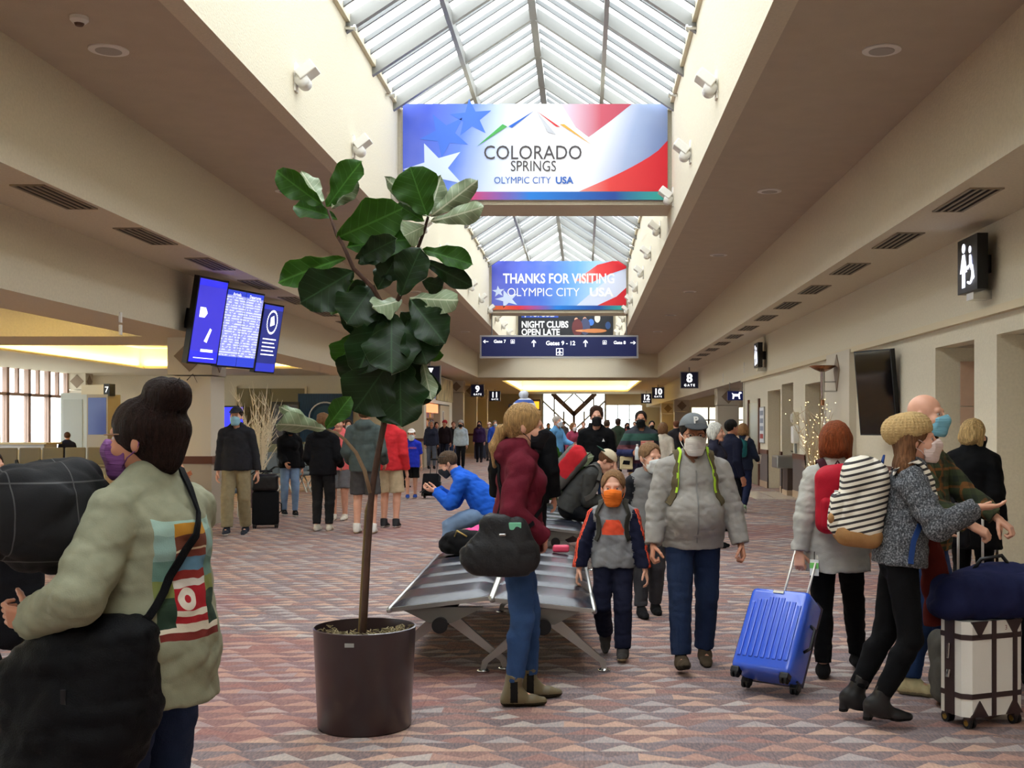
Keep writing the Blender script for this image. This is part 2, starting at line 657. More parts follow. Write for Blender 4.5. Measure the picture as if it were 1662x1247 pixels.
# columns with diamond tiles
def column(x0, x1, y0, y1, h):
    c = empty('column', ((x0 + x1) / 2, y0, 0), kind='structure')
    w, d = (x1 - x0) / 2, y1 - y0
    box('shaft', (-w, 0, 0), (w, d, h - 0.62), PILAS, c)
    box('capital', (-w - 0.02, -0.02, h - 0.60), (w + 0.02, d + 0.02, h), PILAS, c)
    box('base_band', (-w - 0.012, -0.012, 0), (w + 0.012, d + 0.012, 0.98), mat('taupe_base_band', (170, 158, 140), 0.5), c)
    box('rail', (-w - 0.03, -0.03, 0.98), (w + 0.03, d + 0.03, 1.10), mat('brown_wood_rail', (94, 52, 36), 0.45), c)
    q = 0.25
    MB().prism([(-q, h - 0.3), (0, h - 0.3 - q), (q, h - 0.3), (0, h - 0.3 + q)], -0.035, -0.02).build('diamond_tile', DIAMOND, c)
    for s in (-1, 1):
        MB().prism([(d / 2 - q, h - 0.3), (d / 2, h - 0.3 - q), (d / 2 + q, h - 0.3), (d / 2, h - 0.3 + q)], s * (w + 0.02), s * (w + 0.035), 'yz').build('diamond_tile', DIAMOND, c)
    return c


column(-6.62, -5.95, 18.7, 19.4, HS)
column(-6.62, -5.95, 0.2, 0.9, HS)
column(-18.9, -18.3, 43.0, 43.6, 3.5)
column(-6.7, -6.0, 44.0, 44.7, HS)
for yy in (60, 67.5, 75):
    column(WL - 0.9, WL - 0.2, yy, yy + 0.7, HB)
for yy in (41.4, 61.0, 71.0):
    column(4.75, 5.5, yy, yy + 0.75, 2.9)

# ---- far end hall
box('ceiling_end', (BL, YE + 1.4, HB), (BR, 60, HC), WALL, **S)
box('ceiling_end_top', (BL, 60, 4.7), (BR, 80, 4.9), WALL, **S)
box('soffit_end_left', (BL, 60, HB), (-4.2, 80, 4.9), WALL, **S)
box('soffit_end_right', (3.0, 60, HB), (BR, 80, 4.9), WALL, **S)
box('soffit_end_back', (BL, 80, HB), (BR, YEND, 4.9), WALL, **S)
for (cx, cy, sx, sy, rot) in ((-0.6, 79.85, 7.0, 0.1, UP), (-4.05, 70, 0.1, 19, UP), (2.85, 70, 0.1, 19, UP)):
    area('cove_lamp', (cx, cy, HB + 0.1), sx, sy, 14 * max(sx, sy), YEL, rot)
box('wall_end_top', (-12, YEND, 3.93), (14, YEND + 0.3, 5.2), WALL, **S)
box('wall_end_left', (-12, YEND, 0), (-3.05, YEND + 0.3, 3.93), WALL, **S)
box('wall_end_mid', (1.65, YEND, 3.05), (14, YEND + 0.3, 3.93), WALL, **S)
box('wall_end_low', (1.65, YEND, 0), (14, YEND + 0.3, 0.9), WALL, **S)
box('wall_end_right', (4.3, YEND, 0.9), (14, YEND + 0.3, 3.05), WALL, **S)
w2 = empty('window_2', (-0.7, YEND + 0.1, 0), kind='structure')
MULL = mat('greige_window_bars', (150, 144, 134), 0.6)
for x in (-2.3, -1.45, -0.75, 0.75, 1.45, 2.3):
    box('mullion', (x - 0.06, -0.06, 0), (x + 0.06, 0.06, 3.93 if abs(x) > 1 else 2.6), MULL, w2)
def bar(p, q, w, m, name):
    p, q = Vector(p), Vector(q)
    d = (q - p).normalized()
    n = Vector((-d.z, 0, d.x)) * w
    b = MB()
    y = Vector((0, 0.1, 0))
    b.add([p - n - y, q - n - y, q + n - y, p + n - y, p - n + y, q - n + y, q + n + y, p + n + y],
          [(0, 1, 2, 3), (7, 6, 5, 4), (0, 4, 5, 1), (1, 5, 6, 2), (2, 6, 7, 3), (3, 7, 4, 0)])
    return b.build(name, m, w2)
VB = mat('brown_v_brace', (110, 88, 78), 0.5)
bar((-1.6, 0, 3.93), (0.05, 0, 2.35), 0.17, VB, 'brace')
bar((1.6, 0, 3.93), (-0.05, 0, 2.35), 0.17, VB, 'brace')
box('brace', (-0.1, -0.1, 0), (0.1, 0.1, 2.5), VB, w2)
for s in (-1, 1):
    bar((s * 2.33, 0, 3.4), (0, 0, 1.2), 0.06, MULL, 'brace')
    bar((0, 0, 3.95), (s * 0.9, 0, 3.1), 0.05, MULL, 'brace')
for a, b in zip((-2.3, -1.45, -0.75, 0.0, 0.75, 1.45), (-1.45, -0.75, 0.0, 0.75, 1.45, 2.3)):
    box('pane', (a + 0.02, -0.01, 0.05), (b - 0.02, 0.01, 3.92), GLASS, w2)
w3 = empty('window_3', (2.95, YEND + 0.1, 0), kind='structure')
for x in (-1.3, -0.43, 0.43, 1.3):
    box('mullion', (x - 0.03, -0.05, 0.9), (x + 0.03, 0.05, 3.05), MULL, w3)
    if x < 1.2:
        for z0, z1 in ((0.95, 1.95), (2.0, 3.05)):
            box('pane', (x + 0.03, -0.01, z0), (x + 0.84, 0.01, z1), GLASS, w3)
box('transom', (-1.3, -0.05, 1.93), (1.3, 0.05, 2.0), MULL, w3)

# ---- right wall: lower wall with alcoves between Y 6 and 34
LW = WR + 0.06          # face of the lower wall
AL = [(29.6, 27.7, 2.45), (27.5, 26.0, 2.55), (24.6, 23.0, 2.45), (15.5, 13.96, 2.62), (13.2, 8.6, 2.62)]
segs = []
prev = 34.0
wl = []
for a, b, h in AL:
    wl.append((a, prev))
    box('wall_above_alcove', (LW, b, h), (LW + 0.3, a, 2.9), WALL, **S)
    prev = b
wl.append((YB, prev))
for i, (a, b) in enumerate(wl):
    box('wall_right' if i == 0 else 'wall_right_%d' % (i + 1), (LW, a, 0), (LW + 0.3, b, 2.9), WALL, **S)
    box('trim_%d' % (i + 1), (LW - 0.025, a, 0.86), (LW + 0.02, b, 0.97), BROWN, **S)
    box('baseboard_%d' % (i + 1), (LW - 0.012, a, 0.0), (LW + 0.02, b, 0.86), WAINS, **S)
    box('trim_base_%d' % (i + 1), (LW - 0.02, a, 0.0), (LW + 0.02, b, 0.16), mat('tan_stone_base', (176, 150, 124), 0.35), **S)
box('trim_head', (WR - 0.03, YB, 2.84), (LW + 0.05, 34, 2.93), TRIMC, **S)
for i, (a, b, h) in enumerate(AL):
    box('wall_alcove_back_%d' % (i + 1), (LW + 0.9, b - 0.1, 0), (LW + 1.0, a + 0.1, 2.9), ALCOVE if i < 3 else WALL, **S)
    box('wall_alcove_side_%d' % (i + 1), (LW + 0.3, a, 0), (LW + 0.95, a + 0.1, 2.9), ALCOVE if i < 3 else WALL, **S)
    box('wall_alcove_near_%d' % (i + 1), (LW + 0.3, b - 0.1, 0), (LW + 0.95, b, 2.9), ALCOVE if i < 3 else WALL, **S)
    box('ceiling_alcove_%d' % (i + 1), (LW + 0.25, b, h), (LW + 0.95, a, h + 0.1), CEIL, **S)
    if i in (1, 2):
        box('trim_alcove_%d' % (i + 1), (LW + 0.86, b, 0.86), (LW + 0.9, a, 0.97), BROWN, **S)
        box('baseboard_alcove_%d' % (i + 1), (LW + 0.87, b, 0), (LW + 0.9, a, 0.86), WAINS, **S)
# pink tiles inside the alcove by the TV
tw = empty('wall_tiles', (LW + 0.45, 15.48, 0), kind='structure')
PINK = mat('dusty_pink_tile', (196, 164, 142), 0.35, var=0.05, vscale=9)
for r in range(4):
    for c in range(2):
        box('tile', (-0.13 + c * 0.32, -0.02, 0.05 + r * 0.6), (0.18 + c * 0.32, 0.0, 0.64 + r * 0.6), PINK, tw)
# pilaster with sconce
box('pilaster', (LW - 0.12, 20.0, 0), (LW, 21.9, 2.9), PILAS, **S)
MB().prism([(20.72, 2.58), (20.95, 2.2), (21.18, 2.58), (20.95, 2.96 - 0.1)], LW - 0.14, LW - 0.118, 'yz').build('diamond_tile', DIAMOND)['kind'] = 'structure'
# door at the far right, brown leaf
dr = empty('door_1', (LW, 32.0, 0), kind='structure')
box('leaf', (-0.03, -1.0, 0), (0.0, 0.8, 2.2), mat('olive_glass_door', (120, 116, 84), 0.3), dr)
box('frame', (-0.05, 0.8, 0), (0.0, 0.95, 2.3), BROWN, dr)
box('frame', (-0.05, -1.15, 0), (0.0, -1.0, 2.3), BROWN, dr)
# gate 8 area beyond
box('wall_gate8_end', (WR + 1.0, 63.5, 2.55), (16, 63.8, 5), WALL, **S)
box('wall_gate8_low', (WR + 1.0, 63.5, 0), (16, 63.8, 0.6), WALL, **S)
w4 = empty('window_4', (8, 63.6, 0), kind='structure')
for k in range(9):
    x = -2.3 + k * 1.1
    box('mullion', (x - 0.04, -0.05, 0.6), (x + 0.04, 0.05, 2.55), MULL, w4)
    for z0, z1 in ((0.6, 1.85), (1.9, 2.55)):
        box('pane', (x + 0.04, -0.01, z0), (x + 1.06, 0.01, z1), GLASS, w4)
box('transom', (-2.3, -0.05, 1.83), (7.6, 0.05, 1.9), MULL, w4)
box('ceiling_gate8', (WR + 1.0, 34, 3.4), (16, 64, 3.6), WALL, **S)
box('wall_gate8_near', (LW, 33.9, 0), (16, 34.2, 3.6), WALL, **S)
box('wall_gate8_side', (16, 34, 0), (16.3, 64, 3.6), WALL, **S)
box('wall_far_right', (WR + 1.0, 63.8, 0), (WR + 1.3, YEND, 3.9), WALL, **S)
box('wall_far_left', (-12.3, 58, 0), (-12, YEND, 5), WALL, **S)
box('ceiling_far_left', (-12.3, 46, 3.87), (WL, YEND, 4.1), WALL, **S)
box('ceiling_roof', (-19.3, YB, 5.2), (XL - 0.2, YEND, 5.5), CEIL, **S)
box('ceiling_roof_right', (XR + 0.2, YB, 5.2), (16.6, 64, 5.5), CEIL, **S)
box('ceiling_roof_far', (XR + 0.2, 64, 5.2), (5.9, YEND, 5.5), CEIL, **S)
box('ceiling_roof_end', (XL - 0.3, YE, 5.2), (XR + 0.3, YEND + 0.3, 5.5), CEIL, **S)
box('wall_outer_right', (16.3, YB, 0), (16.6, 64, 5.5), WALL, **S)
# ------------------------------------------------------------------ distance-field modelling (people, clothes, bags)
V3 = lambda *a: np.array(a, dtype=float)


def unit(v):
    v = np.asarray(v, float)
    return v / (np.linalg.norm(v) + 1e-12)


class Cap:
    """tapered capsule a->b; flat=(axis, f) squashes by f along axis; ea/eb cut the ends flat"""
    def __init__(s, a, b, ra, rb=None, flat=None, ea=False, eb=False):
        s.a, s.b = np.asarray(a, float), np.asarray(b, float)
        s.ra, s.rb = ra, ra if rb is None else rb
        s.flat, s.ea, s.eb = flat, ea, eb

    def box(s, m):
        r = max(s.ra, s.rb) + m
        return np.minimum(s.a, s.b) - r, np.maximum(s.a, s.b) + r

    def d(s, P):
        ab = s.b - s.a
        L = np.linalg.norm(ab) + 1e-9
        u = ab / L
        q = P - s.a
        t0 = q @ u / L
        t = np.clip(t0, 0, 1)
        w = q - t[..., None] * ab
        if s.flat is not None:
            ax, f = s.flat
            c = w @ ax
            w = w + np.multiply.outer(c * (1 / f - 1), ax)
        d = np.sqrt((w * w).sum(-1)) - (s.ra + (s.rb - s.ra) * t)
        if s.ea: d = np.maximum(d, -t0 * L)
        if s.eb: d = np.maximum(d, (t0 - 1) * L)
        return d


class Ell:
    """ellipsoid; R rows are its axes; p>2 gives a boxier solid"""
    def __init__(s, c, r, R=None, p=2.0):
        s.c, s.r = np.asarray(c, float), np.asarray(r, float)
        s.R = np.eye(3) if R is None else np.asarray(R, float)
        s.p = p

    def box(s, m):
        e = np.abs(s.R.T) @ s.r + m
        return s.c - e, s.c + e

    def d(s, P):
        q = np.abs((P - s.c) @ s.R.T)
        if s.p != 2.0:
            k0 = ((q / s.r) ** s.p).sum(-1) ** (1 / s.p)
            return (k0 - 1) * s.r.min()
        k0 = np.sqrt(((q / s.r) ** 2).sum(-1))
        k1 = np.sqrt(((q / s.r ** 2) ** 2).sum(-1)) + 1e-9
        return k0 * (k0 - 1) / k1


class RBox:
    """rounded box with own axes"""
    def __init__(s, c, h, r, R=None):
        s.c, s.h, s.rr = np.asarray(c, float), np.asarray(h, float), r
        s.R = np.eye(3) if R is None else np.asarray(R, float)

    def box(s, m):
        e = np.abs(s.R.T) @ s.h + m
        return s.c - e, s.c + e

    def d(s, P):
        q = np.abs((P - s.c) @ s.R.T) - (s.h - s.rr)
        return np.sqrt((np.maximum(q, 0) ** 2).sum(-1)) + np.minimum(q.max(-1), 0) - s.rr


class Field:
    def __init__(s, prims, res, pad=0.06):
        los, his = zip(*[p.box(pad) for p in prims])
        s.lo = np.min(los, 0)
        hi = np.max(his, 0)
        s.res = res
        s.n = np.maximum(np.ceil((hi - s.lo) / res).astype(int) + 1, 4)
        s.D = np.full(s.n, 1.0, dtype=np.float64)
        s.I = np.zeros(s.n, dtype=np.int16)
        s.ax = [s.lo[i] + np.arange(s.n[i]) * res for i in range(3)]

    def _sub(s, p, m):
        a, b = p.box(m)
        i0 = np.clip(np.floor((a - s.lo) / s.res).astype(int), 0, s.n - 1)
        i1 = np.clip(np.ceil((b - s.lo) / s.res).astype(int) + 1, 1, s.n)
        sl = tuple(slice(i, j) for i, j in zip(i0, i1))
        g = np.stack(np.meshgrid(*[s.ax[i][sl[i]] for i in range(3)], indexing='ij'), -1)
        return sl, g

    def add(s, p, k=0.02, mi=0):
        sl, g = s._sub(p, 0.05 + k)
        d = p.d(g)
        D = s.D[sl]
        s.I[sl] = np.where(d < D, mi, s.I[sl])
        if k > 0:
            h = np.clip(0.5 + 0.5 * (D - d) / k, 0, 1)
            s.D[sl] = D * (1 - h) + d * h - k * h * (1 - h)
        else:
            s.D[sl] = np.minimum(D, d)
        return s

    def sub(s, p, k=0.01):
        sl, g = s._sub(p, 0.05)
        d = -p.d(g)
        D = s.D[sl]
        h = np.clip(0.5 - 0.5 * (D - d) / max(k, 1e-6), 0, 1)
        s.D[sl] = D * (1 - h) + d * h + k * h * (1 - h)
        return s

    def cut(s, pt, nrm):
        """remove everything on the side nrm points to"""
        nrm = unit(nrm)
        h = (s.ax[0] - pt[0])[:, None, None] * nrm[0] + (s.ax[1] - pt[1])[None, :, None] * nrm[1] + (s.ax[2] - pt[2])[None, None, :] * nrm[2]
        s.D = np.maximum(s.D, h)
        return s

    def wrinkle(s, amp, freq, seed=0, stretch=(1, 1, 1)):
        idx = np.nonzero(np.abs(s.D) < 0.04)
        P = np.stack([s.ax[i][idx[i]] for i in range(3)], -1) * np.array(stretch)
        rs = np.random.RandomState(seed)
        out = np.zeros(len(P))
        for o in range(3):
            for _ in range(2):
                a, b = unit(rs.normal(size=3)), unit(rs.normal(size=3))
                f = freq * (1.7 ** o)
                w = P @ a * f + 1.8 * np.sin(P @ b * f * 0.6 + rs.rand() * 6) + rs.rand() * 6
                out += (1.0 - 1.9 * np.abs(np.sin(w * 0.5)) ** 0.8) / (1.5 ** o)
        s.D[idx] += amp * out / 3
        return s

    def mesh(s):
        D = s.D
        D[0], D[-1] = 1, 1
        D[:, 0], D[:, -1] = 1, 1
        D[:, :, 0], D[:, :, -1] = 1, 1
        S = D < 0
        nx, ny, nz = s.n
        cnt = np.zeros((nx - 1, ny - 1, nz - 1), dtype=np.int8)
        for i in (0, 1):
            for j in (0, 1):
                for k in (0, 1):
                    cnt += S[i:nx - 1 + i, j:ny - 1 + j, k:nz - 1 + k]
        ci = np.argwhere((cnt > 0) & (cnt < 8))
        if len(ci) == 0:
            return np.zeros((0, 3)), np.zeros((0, 4), int), np.zeros(0, int)
        idm = np.full(cnt.shape, -1, dtype=np.int64)
        idm[tuple(ci.T)] = np.arange(len(ci))
        acc = np.zeros((len(ci), 3))
        num = np.zeros(len(ci))
        corners = [(0, 0, 0), (1, 0, 0), (0, 1, 0), (1, 1, 0), (0, 0, 1), (1, 0, 1), (0, 1, 1), (1, 1, 1)]
        edges = [(0, 1), (2, 3), (4, 5), (6, 7), (0, 2), (1, 3), (4, 6), (5, 7), (0, 4), (1, 5), (2, 6), (3, 7)]
        cd = [D[ci[:, 0] + c[0], ci[:, 1] + c[1], ci[:, 2] + c[2]] for c in corners]
        for a, b in edges:
            da, db = cd[a], cd[b]
            mk = (da < 0) != (db < 0)
            t = da / np.where(mk, da - db, 1)
            p = np.array(corners[a]) + t[:, None] * (np.array(corners[b]) - np.array(corners[a]))
            acc += np.where(mk[:, None], p, 0)
            num += mk
        verts = s.lo + (ci + acc / num[:, None]) * s.res
        quads = []
        for ax in range(3):
            o1, o2 = [(1, 2), (2, 0), (0, 1)][ax]
            A = S
            sl0 = [slice(None)] * 3
            sl1 = [slice(None)] * 3
            sl0[ax], sl1[ax] = slice(0, -1), slice(1, None)
            e0, e1 = A[tuple(sl0)], A[tuple(sl1)]
            E = np.argwhere(e0 != e1)
            ok = (E[:, o1] > 0) & (E[:, o2] > 0) & (E[:, o1] < s.n[o1] - 1) & (E[:, o2] < s.n[o2] - 1)
            E = E[ok]
            def off(d1, d2):
                q = E.copy()
                q[:, o1] += d1
                q[:, o2] += d2
                return idm[tuple(q.T)]
            Q = np.stack([off(-1, -1), off(0, -1), off(0, 0), off(-1, 0)], -1)
            flip = ~e0[tuple(E.T)]
            Q[flip] = Q[flip][:, ::-1]
            quads.append(Q)
        F = np.concatenate(quads)
        F = F[(F >= 0).all(1)]
        vi = s.I[tuple(np.minimum(ci + np.round(acc / num[:, None]).astype(int), s.n - 1).T)]
        fm = vi[F[:, 0]]
        return verts, F, fm

    def obj(s, name, m, parent=None, matf=None):
        v, f, mi = s.mesh()
        if matf is not None and len(f):
            c = v[f].mean(1)
            mi = matf(c, mi)
        return mesh_obj(name, v, f, m, parent, smooth=True, midx=np.asarray(mi))


def ik(a, t, l1, l2, hint):
    """two-bone reach: joint position between a and (possibly clamped) t"""
    a, t = np.asarray(a, float), np.asarray(t, float)
    v = t - a
    L = np.linalg.norm(v)
    mx = (l1 + l2) * 0.995
    if L > mx:
        t = a + v / L * mx
        v = t - a
        L = mx
    u = v / (L + 1e-9)
    x = (l1 * l1 - l2 * l2 + L * L) / (2 * L)
    hgt = math.sqrt(max(l1 * l1 - x * x, 0))
    h = np.asarray(hint, float)
    h = unit(h - u * (h @ u))
    return a + u * x + h * hgt, t


def rot(ax, deg):
    return np.array(Matrix.Rotation(R(deg), 3, ax))


SKIN = {
    'fair': mat('skin_fair', (214, 160, 134), 0.5, var=0.05, vscale=20, spec=0.35),
    'tan': mat('skin_tan', (190, 132, 104), 0.5, var=0.05, vscale=20, spec=0.35),
    'brown': mat('skin_brown', (150, 98, 74), 0.5, var=0.05, vscale=20, spec=0.35),
}
EYEW = mat('eye_white', (190, 180, 172), 0.3)
EYED = mat('eye_iris', (40, 28, 22), 0.15)
LIPS = mat('lips', (176, 102, 92), 0.45)


def hairmat(col):
    return mat('hair_%d_%d_%d' % col, col, 0.6, bump=0.9, bscale=40, var=0.4, vscale=18, stretch=(6, 6, 0.8), spec=0.15)


class Body:
    """joints and frames of one figure, standing at the local origin and facing -y"""
    def __init__(s, H=1.75, g=1.0, sex='m', head=1.0, pose=None):
        p = dict(pose or {})
        k = H / 1.75
        s.k, s.g, s.sex, s.H = k, g, sex, H
        s.hs = head * (k ** 0.5 if H < 1.6 else k ** 0.7)
        sw = (0.168 if sex == 'm' else 0.148) * (0.5 + 0.5 * g)
        tl = rot('X', 0)
        pz = p.get('pz', 0.955)
        s.P = V3(p.get('px', 0), p.get('py', 0), pz) * k
        s.T = rot('Z', p.get('turn', 0)) @ rot('X', p.get('lean', 0)) @ rot('Y', p.get('side', 0))     # pelvis-up frame, +lean = forward
        T2 = rot('Z', p.get('turn', 0)) @ rot('Z', p.get('twist', 0)) @ rot('X', p.get('lean', 0) + p.get('curl', 0)) @ rot('Y', p.get('side', 0))
        s.T2 = T2
        up1, up2 = s.T[:, 2], T2[:, 2]
        s.W = s.P + up1 * 0.18 * k
        s.C = s.W + up2 * 0.17 * k          # chest centre
        s.S = s.W + up2 * 0.30 * k          # shoulder line
        s.N = s.W + up2 * 0.365 * k         # neck base
        s.sh = {q: s.S + T2[:, 0] * q * sw * k - up2 * 0.040 * k for q in (1, -1)}
        hp = p.get('head', (0, 0))
        s.Hd = rot('Z', p.get('turn', 0)) @ rot('Z', p.get('twist', 0)) @ rot('Z', hp[0]) @ rot('X', hp[1])
        nk = unit(0.6 * up2 + 0.4 * s.Hd[:, 2])
        s.hc = s.N + nk * 0.040 * k + s.Hd[:, 2] * 0.095 * s.hs + s.Hd @ V3(0, -0.018, 0) * s.hs
        s.hip = {q: s.P + s.T[:, 0] * q * 0.088 * k * (0.6 + 0.4 * g) - up1 * 0.02 * k for q in (1, -1)}
        s.ank, s.knee, s.fyaw, s.fpit = {}, {}, {}, {}
        for q, n in ((1, 'fl'), (-1, 'fr')):
            a = np.array(p.get(n, (q * 0.095, 0.0, 0.085))[:3], float) * k
            yaw = p.get(n + 'y', 0)
            kd = rot('Z', yaw) @ V3(q * 0.12, -1, 0.05)
            s.knee[q], s.ank[q] = ik(s.hip[q], a, 0.43 * k, 0.425 * k, p.get(n + 'k', kd))
            s.fyaw[q], s.fpit[q] = yaw, p.get(n + 'p', 0)
        s.elb, s.wr, s.hnd = {}, {}, {}
        for q, n in ((1, 'hl'), (-1, 'hr')):
            d = s.sh[q] + s.T[:, 0] * q * 0.075 * k + V3(0, -0.03, -0.515) * k
            t = np.array(p[n], float) * k if n in p else d
            hint = p.get(n + 'e', V3(q * 0.25, 1, -0.35))
            s.elb[q], s.wr[q] = ik(s.sh[q], t, 0.285 * k, 0.25 * k, hint)
            s.hnd[q] = p.get(n + 'h', {})

    # ---- primitive sets
    def torso(s, o=0.0, belly=0.0):
        k, g, T, T2 = s.k, s.g, s.T, s.T2
        f = s.sex == 'f'
        e = lambda c, r, M: Ell(c, np.array(r) * k + o, M.T)
        L = [e(s.P, ((0.172 if f else 0.160) * g, 0.118 * g, 0.135), T),
             e((s.P + s.W) / 2 + T[:, 2] * 0.02 * k, ((0.132 if f else 0.150) * g, 0.104 * g, 0.15), T),
             e(s.C, ((0.138 if f else 0.156) * g, 0.110 * g, 0.165), T2),
             Cap(s.sh[1] * 0.90 + s.S * 0.10, s.sh[-1] * 0.90 + s.S * 0.10, 0.052 * k * (0.7 + 0.3 * g) + o)]
        for q in (1, -1):
            L.append(Cap(s.N + T2[:, 2] * 0.005 * k + T2[:, 0] * q * 0.03 * k, s.sh[q] - T2[:, 0] * q * 0.03 * k + T2[:, 2] * 0.012 * k, 0.045 * k + o * 0.7, 0.040 * k + o * 0.8))
        if f:
            for q in (1, -1):
                L.append(Ell(s.C + T2 @ V3(q * 0.068 * g, -0.085 * g, 0.0) * k, np.array((0.062, 0.058, 0.066)) * k * g + o))
        if belly:
            L.append(Ell(s.W + T @ V3(0, -0.05 - 0.05 * belly, -0.05) * k, np.array((0.15 * g, 0.11 + 0.06 * belly, 0.17)) * k + o, T.T))
        return L

    def arm(s, q, o=0.0, end=1.0, taper=0.0):
        k, g = s.k, 0.6 + 0.4 * s.g
        w = s.elb[q] + (s.wr[q] - s.elb[q]) * min(end, 1.0) if end > 0.5 else s.elb[q]
        L = [Cap(s.sh[q], s.elb[q] if end > 0.5 else s.sh[q] + (s.elb[q] - s.sh[q]) * end * 2, 0.056 * k * g + o, 0.044 * k * g + o, eb=end <= 0.5)]
        if end > 0.5:
            L.append(Cap(s.elb[q], w, 0.043 * k * g + o, 0.030 * k * g + o * 0.8 + taper, eb=True))
        return L

    def leg(s, q, o=0.0, end=1.0, flare=0.0):
        k, g = s.k, 0.55 + 0.45 * s.g
        L = [Cap(s.hip[q], s.knee[q], 0.083 * k * g + o, 0.060 * k * g + o)]
        if end <= 0.5:
            t = end * 2
            return [Cap(s.hip[q], s.hip[q] + (s.knee[q] - s.hip[q]) * t, 0.083 * k * g + o, 0.076 * k * g + o + flare, eb=True)]
        a = s.knee[q] + (s.ank[q] - s.knee[q]) * ((end - 0.5) * 2)
        L.append(Cap(s.knee[q], a, 0.058 * k * g + o, 0.041 * k * g + o + flare, eb=True))
        d = s.T @ V3(0, 1, 0)
        L.append(Cap(s.knee[q] * 0.75 + s.ank[q] * 0.25 + d * 0.015 * k, s.knee[q] * 0.5 + s.ank[q] * 0.5, 0.055 * k * g + o, 0.045 * k * g + o * 0.9))
        return L

    def hl(s, x, y, z):
        """head-local point (metres at adult size) -> figure local"""
        return s.hc + s.Hd @ V3(x, y, z) * s.hs

    def fr(s, q):
        return rot('Z', s.fyaw[q]) @ rot('X', -s.fpit[q])


def head_prims(B):
    h, u = B.hs, B.hl
    E = lambda c, r: Ell(u(*c), np.array(r) * h, B.Hd.T)
    C = lambda a, b, r, r2=None: Cap(u(*a), u(*b), r * h, None if r2 is None else r2 * h)
    add = [(E((0, 0.012, 0.032), (0.076, 0.096, 0.088)), 0.01), (E((0, -0.036, -0.042), (0.060, 0.062, 0.074)), 0.03),
           (C((-0.02, -0.078, -0.098), (0.02, -0.078, -0.098), 0.021), 0.025),
           (C((-0.034, -0.080, 0.026), (0.034, -0.080, 0.026), 0.014), 0.015)]
    for q in (1, -1):
        add.append((E((q * 0.040, -0.066, -0.030), (0.026, 0.026, 0.026)), 0.025))
        add.append((Ell(u(q * 0.077, 0.008, -0.008), np.array((0.010, 0.020, 0.032)) * h, (B.Hd @ rot('Z', -q * 25)).T), 0.006))
    add += [(C((0, -0.092, 0.018), (0, -0.116, -0.026), 0.008, 0.013), 0.010), (C((-0.012, -0.104, -0.030), (0.012, -0.104, -0.030), 0.010), 0.008)]
    return add


def hand_prims(B, q, k=1.0):
    """palm, four fingers of different length and a thumb leaving the side of the palm"""
    o = B.hnd[q]
    w = B.wr[q]
    d = unit(o['dir']) if 'dir' in o else unit(B.wr[q] - B.elb[q])
    n = np.asarray(o.get('palm', (-q, 0, 0)), float)            # where the palm looks
    n = unit(n - d * (n @ d))
    t = np.cross(d, n) * 1.0
    th = o.get('thumb')                                          # side the thumb is on
    if th is None:
        th = V3(0, -1, 0)
    if t @ np.asarray(th, float) < 0: t = -t
    curl = o.get('curl', 35)
    L = [(Cap(w - d * 0.03 * k, w + d * 0.02 * k, 0.027 * k, 0.028 * k, flat=(n, 0.8)), 0.01),
         (RBox(w + d * 0.058 * k, np.array((0.046, 0.040, 0.014)) * k, 0.013 * k, np.stack([d, t, n])), 0.012)]
    for i, (off, ln) in enumerate(((0.030, 0.072), (0.010, 0.080), (-0.010, 0.075), (-0.029, 0.060))):
        p = w + (d * 0.098 + t * off) * k
        a = R(curl * 0.45)
        spread = t * (0.10 * (1.5 - i)) * 0.5
        for j, fr in enumerate((0.45, 0.32, 0.25)):
            dd = unit(d * math.cos(a) + n * math.sin(a) + spread * (0.6 if j == 0 else 0.2))
            p2 = p + dd * ln * fr * k
            L.append((Cap(p, p2, (0.0092 - 0.0007 * j) * k, (0.0088 - 0.0009 * j) * k), 0.003))
            p = p2
            a += R(curl * (0.9 - 0.1 * i * (curl < 30)))
    p = w + (d * 0.028 + t * 0.032 + n * 0.006) * k
    for j, (ln, ang) in enumerate(((0.040, 48), (0.032, 30), (0.026, 16))):
        aa = R(ang - curl * 0.1)
        dd = unit(d * math.cos(aa) + t * math.sin(aa) + n * (0.25 + 0.006 * curl))
        p2 = p + dd * ln * k
        L.append((Cap(p, p2, (0.0125 - 0.0015 * j) * k, (0.011 - 0.0015 * j) * k), 0.005))
        p = p2
    return L


def join_meshes(ms):
    vs, fs, mi, o = [], [], [], 0
    for v, f, m in ms:
        vs.append(v)
        fs.append(f + o)
        mi.append(m)
        o += len(v)
    return np.concatenate(vs), np.concatenate(fs), np.concatenate(mi)


def sphere_mesh(c, r, mi, n=8):
    vs, fs = [], []
    for i in range(n + 1):
        for j in range(n):
            a, b = math.pi * i / n, 2 * math.pi * j / n
            vs.append((c[0] + r * math.sin(a) * math.cos(b), c[1] + r * math.sin(a) * math.sin(b), c[2] + r * math.cos(a)))
    for i in range(n):
        for j in range(n):
            fs.append((i * n + j, (i + 1) * n + j, (i + 1) * n + (j + 1) % n, i * n + (j + 1) % n))
    return np.array(vs), np.array(fs), np.full(len(fs), mi)


def disp_slices(lst):
    return [p for p, _ in lst]


